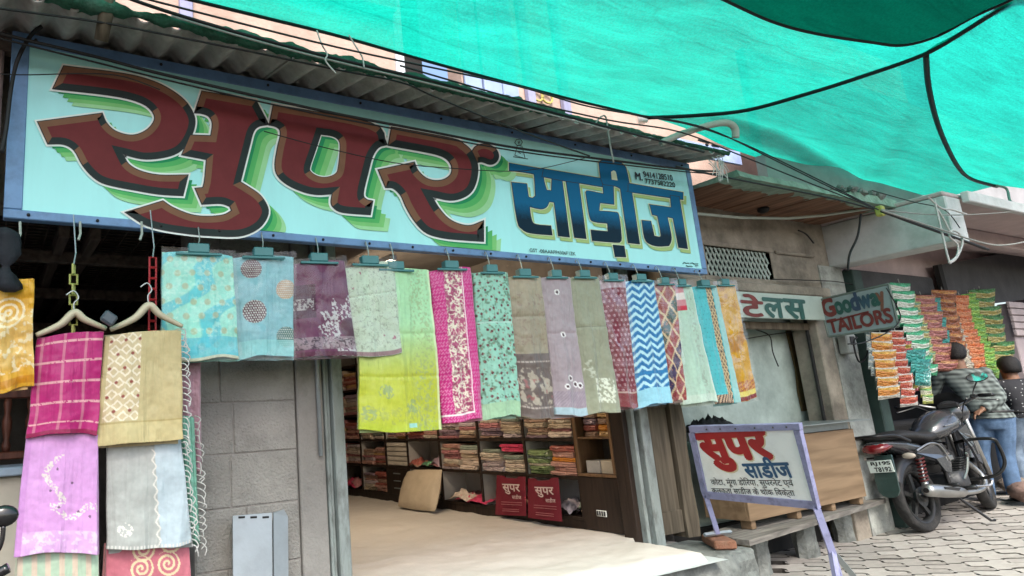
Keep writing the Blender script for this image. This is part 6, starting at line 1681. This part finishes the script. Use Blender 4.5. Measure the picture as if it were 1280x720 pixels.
# ================================================================ motorcycle
mc = thing('motorcycle', 'dark silver motorcycle with red tail light parked on the block paving', 'motorcycle', (7.50, 3.24, gz(7.5)))
BW = 1.30
mc.rotation_euler = (math.radians(-6), -math.atan(.045), math.radians(-3))
mc.scale = (1.0, 1.0, 1.0)
K = dict(tyre=pm('tyre', (.018, .018, .018), .85, .3, 20, .4, 60, dirt=(.08, .075, .07), dscale=8, damt=.5), rim=pm('rim', (.03, .031, .032), .4, .2, 10, .05, metal=.3, dirt=(.1, .095, .09), damt=.5), body=pm('bikebody', (.075, .078, .085), .25, .15, 6, .02, metal=.5, coat=.6),
         black=pm('bikeblack', (.013, .013, .014), .35, .2, 8, .05), seat=pm('bikeseat', (.018, .017, .017), .6, .2, 20, .2), red=pm('tailred', (.16, .008, .012), .15, .1, 8, 0, coat=1), chrome=pm('chrome', (.40, .40, .39), .38, .15, 8, .03, metal=.9, dirt=(.2, .19, .17), damt=.4),
         engine=pm('engine', (.07, .072, .075), .5, .3, 20, .2, metal=.5), plate=pm('plate', (.66, .74, .70), .5, .06), spring=pm('spring', (.10, .014, .013), .5), mud=pm('mudguard', (.03, .06, .055), .4, .2, 8, .05, coat=.4), ind=pm('indicator', (.45, .40, .34), .25, .1, 5, 0), guard=pm('guardblack', (.01, .01, .01), .3))
STEER = None
def mp(mb, name, m, parent=mc, **k):
    if STEER is not None: mb.v = [tuple(STEER @ Vector(v)) for v in mb.v]
    return mb.build(name, m, parent, **k)
SM_ = Matrix.Translation((1.12, 0, 0)) @ Matrix.Rotation(math.radians(17), 4, 'Z') @ Matrix.Translation((-1.12, 0, 0))
def wheel(x, z, r, parent, steer=0.0, y=0.0):
    def circ(rr, yy, n=36): return [(x + rr * math.cos(2 * math.pi * i / n), y + yy, z + rr * math.sin(2 * math.pi * i / n)) for i in range(n)]
    m = MB(); m.loft([[Vector(p) for p in circ(rr, yy)] for rr, yy in ((r - .075, -.028), (r - .055, -.042), (r - .02, -.045), (r - .003, -.028), (r, 0), (r - .003, .028), (r - .02, .045), (r - .055, .042), (r - .075, .028), (r - .075, -.028))], cap=False)
    ty = mp(m, 'wheel', K['tyre'], parent, smooth=True)
    m = MB(); m.loft([[Vector(p) for p in circ(rr, yy)] for rr, yy in ((r - .076, -.032), (r - .10, -.024), (r - .10, .024), (r - .076, .032), (r - .076, -.032))], cap=False); mp(m, 'rim', K['rim'], ty, smooth=True)
    for i in range(5):
        a = 2 * math.pi * i / 5 + .3; d = Vector((math.cos(a), 0, math.sin(a))); s = Vector((-math.sin(a), 0, math.cos(a))); c = Vector((x, y, z))
        m = MB(); m.loft([[c + d * q + s * w1 + Vector((0, -.014, 0)), c + d * q - s * w1 + Vector((0, -.014, 0)), c + d * q - s * w1 + Vector((0, .014, 0)), c + d * q + s * w1 + Vector((0, .014, 0))] for q, w1 in ((.04, .03), (.1, .018), (r - .1, .022))]); mp(m, 'spoke', K['rim'], ty)
    mp(MB().tube([(x, y - .07, z), (x, y + .07, z)], .045, 16), 'hub', K['rim'], ty, smooth=True)
    mp(MB().tube([(x, y - .05, z), (x, y - .055, z)], .085, 20), 'brake_drum', K['engine'], ty)
    return ty
wheel(0, .30, .30, mc)
STEER = SM_
wheel(BW, .30, .29, mc)
STEER = None
# swing arm, shocks
for s in (-1, 1):
    mp(MB().tube([(0, s * .075, .30), (.42, s * .06, .33)], .018, 8), 'swing_arm', K['black'], smooth=True)
    sp = mp(MB().tube([(-.02, s * .115, .34), (.06, s * .11, .64)], .014, 8), 'shock_absorber', K['chrome'], smooth=True)
    hx = [(-.0 + .06 * (i / 70.0) * .95 + .030 * math.cos(i * .62), s * .113 + .030 * math.sin(i * .62), .42 + .21 * i / 70.0) for i in range(71)]
    mp(MB().tube(hx, .0075, 6), 'spring', K['spring'], sp, smooth=True)
    mp(MB().tube([(-.016, s * .114, .36), (.0, s * .113, .43)], .028, 10), 'shock_body', K['chrome'], sp, smooth=True)
# rear mudguard with plate
def arc_guard(cx, cz, r, a0, a1, w, n=14, taper=0.0):
    rows = []
    for i in range(n + 1):
        a = math.radians(a0 + (a1 - a0) * i / n); ww = w * (1 - taper * i / n); c = Vector((cx + r * math.cos(a), 0, cz + r * math.sin(a))); rd = Vector((math.cos(a), 0, math.sin(a)))
        rows.append([c + Vector((0, ww, 0)) - rd * .045, c + Vector((0, ww * .85, 0)) + rd * .012, c + rd * .02, c - Vector((0, ww * .85, 0)) + rd * .012, c - Vector((0, ww, 0)) - rd * .045])
    m = MB(); m.grid(rows); m.grid([[p * 1.0 + Vector((0, 0, -.004)) for p in r] for r in rows]); return m
mp(arc_guard(0, .30, .345, 75, 150, .075), 'rear_mudguard', K['black'], smooth=True)
fl = MB(); fl.loft([[Vector((-.335 + dx, w, z)), Vector((-.32 + dx, -w, z)) if False else Vector((-.335 + dx, -w, z)), Vector((-.32 + dx, -w, z)), Vector((-.32 + dx, w, z))] for z, w, dx in ((.70, .07, .06), (.62, .085, .02), (.50, .09, -.015), (.40, .085, -.03), (.36, .06, -.03), (.345, .03, -.03))]); mp(fl, 'mudflap', K['mud'])
npl = mp(MB().box((-.365, -.10, .56), (-.358, .10, .665), .002, Matrix.Translation((0, 0, 0))), 'number_plate', K['plate'])
for s, z0, z1, y0, y1 in (('RJ19S', .617, .655, .070, -.088), ('T8192', .568, .606, .055, -.080)):
    q = text_mesh(s, Vector((-.3655, y0, z0)), Vector((0, -1, 0)), Vector((0, 0, 1)), y0 - y1, z1 - z0, M['ink'], npl, 'plate_text', .03, .001)
tlm = MB(); tlm.loft([[Vector((x, w * math.cos(a), z + h * math.sin(a))) for a in [2 * math.pi * j / 14 for j in range(14)]] for x, w, z, h in ((-.43, .02, .765, .012), (-.42, .075, .765, .035), (-.37, .105, .77, .05), (-.26, .11, .785, .05), (-.2, .09, .79, .03))]); mp(tlm, 'tail_light', K['red'], smooth=True)
cowl = MB(); cowl.loft([[Vector((x, w * math.cos(a), z + h * math.sin(a) * (1 if math.sin(a) > 0 else 1.5))) for a in [2 * math.pi * j / 16 for j in range(16)]] for x, w, z, h in ((-.40, .05, .805, .014), (-.3, .115, .80, .028), (-.1, .13, .77, .05), (.15, .13, .70, .07), (.35, .12, .62, .06), (.45, .08, .58, .03))]); mp(cowl, 'tail_cowl', K['body'], smooth=True)
st_ = MB(); st_.loft([[Vector((x, w * math.cos(a), z + h * math.sin(a))) for a in [2 * math.pi * j / 16 for j in range(16)]] for x, w, z, h in ((-.33, .06, .84, .012), (-.28, .115, .85, .034), (-.05, .13, .845, .05), (.1, .135, .83, .058), (.3, .14, .79, .06), (.48, .115, .79, .05), (.55, .06, .81, .015))]); mp(st_, 'seat', K['seat'], smooth=True)
gr_ = MB(); gr_.tube(smooth_path([(-.05, -.14, .79), (-.25, -.14, .86), (-.42, -.10, .875), (-.45, 0, .88), (-.42, .10, .875), (-.25, .14, .86), (-.05, .14, .79)], 6), .014, 8); mp(gr_, 'grab_rail', K['black'], smooth=True)
for s in (-1, 1):
    ii = mp(MB().tube([(-.24, s * .09, .68), (-.26, s * .16, .68)], .009, 6), 'indicator', K['black']); mp(MB().ball((-.265, s * .20, .68), (.026, .055, .026), 12, 8), 'lens', K['ind'], ii, smooth=True)
# side panels, tank
for s in (-1, 1):
    sp_ = MB(); sp_.prism([(-.02, s * .125, .68), (.22, s * .14, .73), (.42, s * .135, .72), (.50, s * .13, .60), (.40, s * .14, .45), (.30, s * .145, .48), (.22, s * .145, .60)], (0, s * .018, 0)); mp(sp_, 'side_panel', K['body'])
    mp(MB().tube(smooth_path([(-.02, s * .150, .70), (.2, s * .162, .74), (.36, s * .16, .70), (.44, s * .158, .56)], 5), .008, 6), 'panel_stripe', K['chrome'])
tk = MB(); tk.loft([[Vector((x, w * math.cos(a), z + (h if math.sin(a) > 0 else h * .7) * math.sin(a))) for a in [2 * math.pi * j / 20 for j in range(20)]] for x, w, z, h in ((.44, .05, .80, .03), (.50, .115, .81, .09), (.62, .155, .83, .14), (.78, .168, .86, .15), (.90, .145, .87, .14), (.98, .09, .88, .10), (1.0, .03, .88, .04))]); tko = mp(tk, 'fuel_tank', K['body'], smooth=True)
mp(MB().tube([(.74, 0, .975), (.74, 0, .985)], .04, 16), 'fuel_cap', K['chrome'], tko)
for s in (-1, 1): mp(MB().tube(smooth_path([(.58, s * .150, .86), (.72, s * .163, .87), (.86, s * .148, .90)], 5), .007, 5), 'tank_stripe', K['chrome'], tko)
# engine, exhaust, frame
en = MB(); en.box((.45, -.10, .28), (.80, .10, .44), .03); eno = mp(en, 'engine', K['engine'])
mp(MB().tube([(.56, -.145, .36), (.56, .145, .36)], .085, 18), 'crank_cover', K['engine'], eno, smooth=True)
cy = MB()
for k in range(7): cy.box((.70 + k * .018, -.075, .42 + k * .020), (.84 + k * .018, .075, .43 + k * .020), .003)
mp(cy, 'cylinder_fins', K['engine'], eno)
mp(MB().box((.52, -.09, .52), (.72, .09, .64), .03), 'air_box', K['black'], eno)
ex = MB(); ex.tube(smooth_path([(.92, -.06, .50), (1.0, -.10, .36), (.92, -.13, .27), (.7, -.15, .25), (.45, -.165, .27)], 6), .022, 10); mp(ex, 'exhaust_pipe', K['chrome'], smooth=True)
sl_ = MB(); sl_.tube([(.48, -.165, .27), (.40, -.17, .28), (.1, -.185, .33), (-.14, -.19, .37), (-.17, -.19, .372)], [.025, .045, .055, .055, .042], 16); slo = mp(sl_, 'silencer', K['chrome'], smooth=True)
mp(MB().tube([(-.168, -.19, .372), (-.176, -.19, .3735)], .022, 12), 'outlet', K['black'], slo)
mp(MB().prism([(.30, -.222, .33), (.02, -.238, .375), (.02, -.238, .355), (.25, -.224, .31)], (0, -.006, 0)), 'heat_shield', K['black'], slo)
fr_ = MB()
for pts in ([(1.02, 0, .88), (.98, 0, .62), (.88, .0, .30), (.5, 0, .26)], [(.45, .08, .30), (.42, .08, .62), (.1, .1, .72)], [(.45, -.08, .30), (.42, -.08, .62), (.1, -.1, .72)]): fr_.tube(smooth_path(pts, 4), .018, 8)
mp(fr_, 'frame', K['black'], smooth=True)
# shrouds under the tank, then crash guard, foot pegs, stands
for s in (-1, 1):
    sh2 = MB(); sh2.prism([(.74, s * .15, .80), (.96, s * .13, .84), (1.03, s * .12, .66), (1.0, s * .13, .46), (.90, s * .15, .50), (.84, s * .16, .64)], (0, s * .02, 0)); mp(sh2, 'tank_shroud', K['body'])
    mp(MB().tube(smooth_path([(.80, s * .178, .76), (.92, s * .172, .72), (.96, s * .16, .56)], 4), .007, 5), 'shroud_stripe', K['chrome'])
cg = MB(); cg.tube(smooth_path([(.90, -.03, .68), (.88, -.16, .70), (.90, -.32, .69), (.93, -.345, .64), (.93, -.34, .46), (.88, -.25, .36), (.84, -.04, .34)], 6), .015, 8); cg.tube(smooth_path([(.90, .03, .68), (.88, .16, .70), (.90, .32, .69), (.93, .345, .64), (.93, .34, .46), (.88, .25, .36), (.84, .04, .34)], 6), .015, 8); mp(cg, 'crash_guard', K['guard'], smooth=True)
for s in (-1, 1):
    mp(MB().tube([(.50, s * .1, .30), (.48, s * .26, .31)], .02, 8), 'foot_peg', K['black'], smooth=True); mp(MB().tube([(.22, s * .15, .36), (.20, s * .27, .37)], .017, 8), 'foot_peg', K['black'], smooth=True)
mp(MB().tube(smooth_path([(.66, -.16, .30), (.84, -.2, .28), (.9, -.21, .32)], 4), .011, 6), 'brake_pedal', K['chrome'])
mp(MB().tube([(.42, -.09, .27), (.56, -.24, .01), (.60, -.25, .008)], .012, 8), 'stand', K['black'])
mp(MB().prism([(-.02, .10, .40), (.42, .10, .40), (.44, .10, .34), (.40, .10, .26), (.0, .10, .22), (-.08, .10, .28)], (0, .02, 0)), 'chain_cover', K['black'])
mp(MB().tube(smooth_path([(.56, -.16, .38), (.60, -.19, .46), (.66, -.2, .56), (.62, -.22, .60)], 4), .010, 6), 'kick_lever', K['chrome'])
for s, q in ((-1, .02), (1, .0)):
    mp(MB().tube(smooth_path([(.95, s * .24, 1.08), (1.05, s * .14, .98 + q), (1.04, s * .08, .82), (.9, s * .07, .55), (.75, s * .09, .45)], 6), .006, 6), 'control_cable', K['black'])
mp(MB().box((.40, -.155, .56), (.52, -.145, .60), .003), 'badge', K['chrome'])
# fork, handlebar, headlamp, mirrors (steered a little to the left)
STEER = SM_
fw = MB()
for s in (-1, 1): fw.tube([(BW, s * .085, .30), (1.07, s * .085, .98)], .022, 10)
mp(fw, 'front_fork', K['chrome'], smooth=True)
mp(arc_guard(BW, .30, .335, 20, 140, .065), 'front_mudguard', K['body'], smooth=True)
hl = MB(); hl.loft([[Vector((x, w * math.cos(a), z + h * math.sin(a))) for a in [2 * math.pi * j / 18 for j in range(18)]] for x, w, z, h in ((1.02, .09, .95, .07), (1.08, .13, .96, .12), (1.16, .135, .95, .13), (1.24, .11, .92, .11), (1.27, .07, .91, .07))]); mp(hl, 'headlamp_cowl', K['body'], smooth=True)
vs_ = MB(); rows = []
for i in range(8):
    a = i / 7; rows.append([(1.10 - .06 * a + .02 * math.cos(t) , .15 * math.sin(t) * (1 - .25 * a), 1.04 + .12 * a * (.4 + .6 * math.cos(t * .9))) for t in [(-1.2 + 2.4 * j / 10) for j in range(11)]])
vs_.grid(rows); mp(vs_, 'visor', K['black'], smooth=True)
mp(MB().box((1.01, -.09, 1.0), (1.06, .09, 1.05), .015), 'meter_pod', K['black'])
hb = MB(); hb.tube(smooth_path([(.84, -.36, 1.08), (.93, -.26, 1.09), (1.03, -.14, 1.04), (1.04, 0, 1.0), (1.03, .14, 1.04), (.93, .26, 1.09), (.84, .36, 1.08)], 6), .013, 10); hbo = mp(hb, 'handlebar', K['chrome'], smooth=True)
for s in (-1, 1):
    mp(MB().tube([(.92, s * .275, 1.09), (.83, s * .375, 1.08)], .018, 10), 'grip', K['black'], hbo, smooth=True)
    mp(MB().tube(smooth_path([(.98, s * .2, 1.07), (.96, s * .3, 1.045), (.90, s * .39, 1.03)], 4), .007, 6), 'lever', K['chrome'], hbo, smooth=True)
    mp(MB().box((.94, s * .2, 1.07), (.99, s * .25, 1.11), .01), 'switch_block', K['black'], hbo)
mir, mt_, mbb = new_mat('mirrorglass'); mbb.inputs['Base Color'].default_value = (.9, .92, .92, 1); mbb.inputs['Metallic'].default_value = 1; mbb.inputs['Roughness'].default_value = .04
for s, ty in ((-1, 1.26), (1, 1.2)):
    p0 = Vector((.98, s * .22, 1.09)); p1 = Vector((1.0, s * .30, ty))
    stl = mp(MB().tube(smooth_path([p0, p0 + Vector((.03, s * .02, .06)), p1 + Vector((0, 0, -.02))], 4), .006, 6), 'mirror', K['black'], smooth=True)
    Rm = Matrix.Translation(p1) @ Matrix.Rotation(math.radians(13), 4, 'Z') @ Matrix.Rotation(math.radians(27), 4, 'Y')
    hm = MB(); hm.ball((0, 0, 0), (.022, .085, .052), 20, 10); hm.v = [tuple(Rm @ Vector((max(x, -.008), y, z))) for x, y, z in hm.v]; mp(hm, 'mirror_housing', K['black'], stl, smooth=True)
    gl_ = MB(); gl_.add([Rm @ Vector((-.0095, .078 * math.cos(2 * math.pi * j / 24), .046 * math.sin(2 * math.pi * j / 24))) for j in range(24)], [list(range(24))]); mp(gl_, 'mirror_glass', mir, stl)
STEER = None

# ================================================================ the two men at the kiosk
SK = pm('skin', (.20, .105, .065), .55, .12, 12, .08, 60, spec=.35)
HAIR = pm('hair', (.008, .007, .007), .55, .3, 60, .5, 160)
JEANS = pm('jeans', (.085, .15, .26), .85, .35, 10, .3, 140, dirt=(.14, .21, .32), dscale=5, damt=.5)
JEANS2 = pm('jeans2', (.13, .18, .25), .85, .35, 10, .3, 140, dirt=(.2, .25, .3), dscale=5, damt=.5)
SHOE = pm('shoe_leather', (.015, .015, .016), .5)
def plaid():
    m, t, b = new_mat('plaid'); N = t.nodes.new; L = t.links.new; tc = N('ShaderNodeTexCoord'); out = None
    col = N('ShaderNodeValToRGB'); e = col.color_ramp.elements; e[0].color = (.020, .026, .026, 1); e[1].color = (.20, .24, .23, 1)
    acc = None
    for ax in ('X', 'Z'):
        w = N('ShaderNodeTexWave'); w.wave_type = 'BANDS'; w.bands_direction = ax; w.inputs['Scale'].default_value = 6.5; w.inputs['Distortion'].default_value = 1.2; w.inputs['Detail'].default_value = 2; w.inputs['Detail Scale'].default_value = .6; L(tc.outputs['Object'], w.inputs['Vector'])
        if acc is None: acc = w.outputs['Fac']
        else:
            a = N('ShaderNodeMath'); a.operation = 'ADD'; L(acc, a.inputs[0]); L(w.outputs['Fac'], a.inputs[1]); acc = a.outputs[0]
    h = N('ShaderNodeMath'); h.operation = 'MULTIPLY'; h.inputs[1].default_value = .5; L(acc, h.inputs[0]); L(h.outputs[0], col.inputs[0]); L(col.outputs[0], b.inputs['Base Color']); b.inputs['Roughness'].default_value = .85
    return m
def dotty():
    m, t, b = new_mat('dotty'); N = t.nodes.new; L = t.links.new; tc = N('ShaderNodeTexCoord'); v = N('ShaderNodeTexVoronoi'); v.inputs['Scale'].default_value = 26; v.inputs['Randomness'].default_value = .5; L(tc.outputs['Object'], v.inputs['Vector'])
    c = N('ShaderNodeMath'); c.operation = 'LESS_THAN'; c.inputs[1].default_value = .16; L(v.outputs['Distance'], c.inputs[0]); mx = N('ShaderNodeMix'); mx.data_type = 'RGBA'; mx.inputs[6].default_value = (.010, .011, .016, 1); mx.inputs[7].default_value = (.35, .37, .38, 1); L(c.outputs[0], mx.inputs['Factor']); L(mx.outputs[2], b.inputs['Base Color']); b.inputs['Roughness'].default_value = .8
    return m
def limb(m, pts, rs): m.tube(smooth_path(pts, 5), [rs[min(len(rs) - 1, int(i / 5))] + (rs[min(len(rs) - 1, int(i / 5) + 1)] - rs[min(len(rs) - 1, int(i / 5))]) * ((i % 5) / 5) for i in range(5 * (len(pts) - 1) + 1)], 12)
def hand(m, wrist, d, side, up):
    """palm and five bent fingers from the wrist along d"""
    d = d.normalized(); s = side.normalized(); n = d.cross(s).normalized()
    m.tube([wrist - d * .02, wrist + d * .03, wrist + d * .085], [.026, .036, .038], 10, flat=.5)
    for k, (o, L_) in enumerate(((-.030, .068), (-.010, .078), (.010, .073), (.029, .058))):
        a = wrist + d * .08 + s * o; m.tube([a, a + d * L_ * .45 + n * .006, a + d * L_ * .8 + n * .022, a + d * L_ * .95 + n * .040], [.0095, .009, .0085, .007], 7)
    a = wrist + d * .03 - s * .028; m.tube([a, a - s * .022 + d * .025 + n * .008, a - s * .03 + d * .055 + n * .02], [.012, .0105, .008], 7)
def man(label, C, F, J, shirt, jeans):
    """C feet centre; F facing; J joints as (forward, left, up) triples"""
    t = thing('person', label, 'person', C, 'men at the kiosk')
    F = Vector((F[0], F[1], 0)).normalized(); L_ = Vector((-F.y, F.x, 0))
    def w(q): return F * q[0] + L_ * q[1] + Vector((0, 0, q[2]))
    ang = math.atan2(L_.y, L_.x)
    def tors(m, g=0.0, dz=-.14, wid=.135):
        pel, wai, che, sho, nec = [w(J[k]) for k in ('pelvis', 'waist', 'chest', 'shoulder', 'neck')]
        dn = Vector((0, 0, dz))
        R_ = [(pel + dn, wid, wid * .73), (pel, .152, .108), (pel.lerp(wai, .5), .146, .102), (wai, .142, .098), (wai.lerp(che, .5), .158, .105), (che, .178, .114), (che.lerp(sho, .55), .188, .106), (sho, .160, .08), (sho.lerp(nec, .45), .085, .07)]
        m.loft([ring(c, a + g, b + g, 20, ax=ang) for c, a, b in R_])
    # body: head, neck, arms, hands, legs in one surface
    m = MB(); tors(m)
    nec, hd = w(J['neck']), w(J['head'])
    m.tube([nec - Vector((0, 0, .06)), nec.lerp(hd, .5)], [.062, .056], 12)
    Rh = []
    for z, a, b, f in ((-.12, .03, .03, .05), (-.105, .05, .055, .035), (-.06, .062, .08, .012), (0, .072, .094, 0), (.05, .074, .096, -.005), (.09, .06, .08, -.008), (.115, .03, .045, -.01)): Rh.append(ring(hd + F * f + Vector((0, 0, z)), a, b, 18, ax=ang))
    m.loft(Rh)
    for s in (-1, 1): m.ball(tuple(hd + L_ * s * .076 + Vector((0, 0, -.01))), (.018, .018, .032), 8, 6)
    m.ball(tuple(hd + F * .10 + Vector((0, 0, -.02))), (.018, .018, .026), 8, 6)
    m.ball(tuple(hd + F * .085 + Vector((0, 0, -.062))), (.022, .026, .012), 8, 6)
    for s, k in ((1, 'l'), (-1, 'r')):
        sh_, el, wr = w(J['sh' + k]), w(J['el' + k]), w(J['wr' + k]); limb(m, [sh_, sh_.lerp(el, .5), el, el.lerp(wr, .5), wr], [.055, .05, .042, .04, .027])
        hand(m, wr, wr - el, L_ * s if abs((wr - el).normalized().dot(L_)) < .7 else F, None)
        hp, kn, an = w(J['hip' + k]), w(J['kn' + k]), w(J['an' + k]); limb(m, [hp, hp.lerp(kn, .5), kn, kn.lerp(an, .4), an], [.088, .078, .058, .056, .042])
        m.tube([an + F * -.04 + Vector((0, 0, -.03)), an + F * .08 + Vector((0, 0, -.05))], [.035, .03], 10)
    remeshed(m, 'body', SK, .0095, t, 3)
    m = MB(); tors(m, .018, -.045, .168)
    for k in 'lr':
        sh_, el, wr = w(J['sh' + k]), w(J['el' + k]), w(J['wr' + k]); limb(m, [sh_, sh_.lerp(el, .5), el, el.lerp(wr, .5), el.lerp(wr, .92)], [.066, .061, .054, .05, .042])
        m.ball(tuple(sh_), .07, 12, 8)
    so_ = remeshed(m, 'shirt', shirt, .012, t, 3)
    dg = so_.data; co = np.zeros(len(dg.vertices) * 3); dg.vertices.foreach_get('co', co); co = co.reshape(-1, 3)
    for i in range(len(co)):
        nz = fbm(co[i][0] * 7, co[i][1] * 7, co[i][2] * 5); co[i][:2] += .010 * nz * np.array([F.x, F.y]); co[i][2] += .006 * nz
    dg.vertices.foreach_set('co', co.ravel()); dg.update()
    m = MB(); pel = w(J['pelvis']); m.loft([ring(pel + Vector((0, 0, z)), a, b, 18, ax=ang) for z, a, b in ((-.16, .12, .095), (-.09, .160, .118), (-.03, .162, .116), (.05, .150, .105))])
    for k in 'lr':
        hp, kn, an = w(J['hip' + k]), w(J['kn' + k]), w(J['an' + k]); limb(m, [hp, hp.lerp(kn, .5), kn, kn.lerp(an, .5), an + Vector((0, 0, -.02))], [.092, .088, .073, .070, .068])
    remeshed(m, 'trousers', jeans, .012, t, 3)
    hm = MB(); hm.loft([ring(hd + F * f + Vector((0, 0, z)), a, b, 18, ax=ang) for z, a, b, f in ((-.05, .070, .060, -.045), (-.01, .090, .094, -.024), (.03, .097, .106, -.014), (.07, .095, .106, -.010), (.108, .076, .09, -.008), (.138, .036, .046, -.008))])
    for i, v in enumerate(hm.v): 
        n_ = .008 * fbm(v[0] * 40, v[1] * 40, v[2] * 40); hm.v[i] = (v[0] + n_, v[1] + n_, v[2] + n_)
    hm.build('hair', HAIR, t, smooth=True)
    for k in 'lr':
        an = w(J['an' + k]); mm = MB(); mm.tube([an + F * -.07 + Vector((0, 0, -.045)), an + F * .0 + Vector((0, 0, -.035)), an + F * .10 + Vector((0, 0, -.048)), an + F * .18 + Vector((0, 0, -.058))], [.036, .045, .042, .028], 10, flat=.85); mm.build('shoe', SHOE, t, smooth=True)
    mm = MB(); mm.tube([p for p in ring(pel + Vector((0, 0, .02)), .165, .118, 20, ax=ang)], .014, 6, closed=True); mm.build('belt', SHOE, t, smooth=True)
    return t
c1 = Vector((9.28, 3.33, gz(9.28)))
man('man in a grey checked shirt and blue jeans standing behind the motorcycle', c1, (.90, .43), dict(pelvis=(-.05, -.10, .88), waist=(-.03, -.06, 1.0), chest=(.02, .0, 1.20), shoulder=(.06, .035, 1.34), neck=(.08, .045, 1.39), head=(.12, .055, 1.515),
    shl=(.05, .235, 1.30), ell=(.16, .34, 1.06), wrl=(.38, .22, 1.04), shr=(.05, -.135, 1.30), elr=(-.10, -.19, 1.04), wrr=(-.22, -.02, .93), hipl=(-.05, -.01, .86), knl=(.02, .05, .46), anl=(-.05, .08, .08), hipr=(-.05, -.19, .86), knr=(.0, -.14, .46), anr=(-.05, -.13, .08)), plaid(), JEANS)
c2_ = Vector((10.0, 3.25, gz(10.0)))
man('man in a black dotted shirt at the right picture edge', c2_, (.6, .8), dict(pelvis=(-.10, -.04, .82), waist=(-.08, -.05, .91), chest=(-.02, -.05, 1.07), shoulder=(.03, -.05, 1.18), neck=(.05, -.08, 1.20), head=(.09, -.09, 1.31),
    shl=(.03, .15, 1.15), ell=(.12, .30, .96), wrl=(.12, .42, .84), shr=(.01, -.25, 1.15), elr=(.05, -.36, .92), wrr=(.22, -.28, .86), hipl=(-.10, .06, .80), knl=(.02, .10, .43), anl=(-.06, .12, .08), hipr=(-.10, -.14, .80), knr=(.0, -.14, .43), anr=(-.08, -.14, .08)), dotty(), JEANS2)
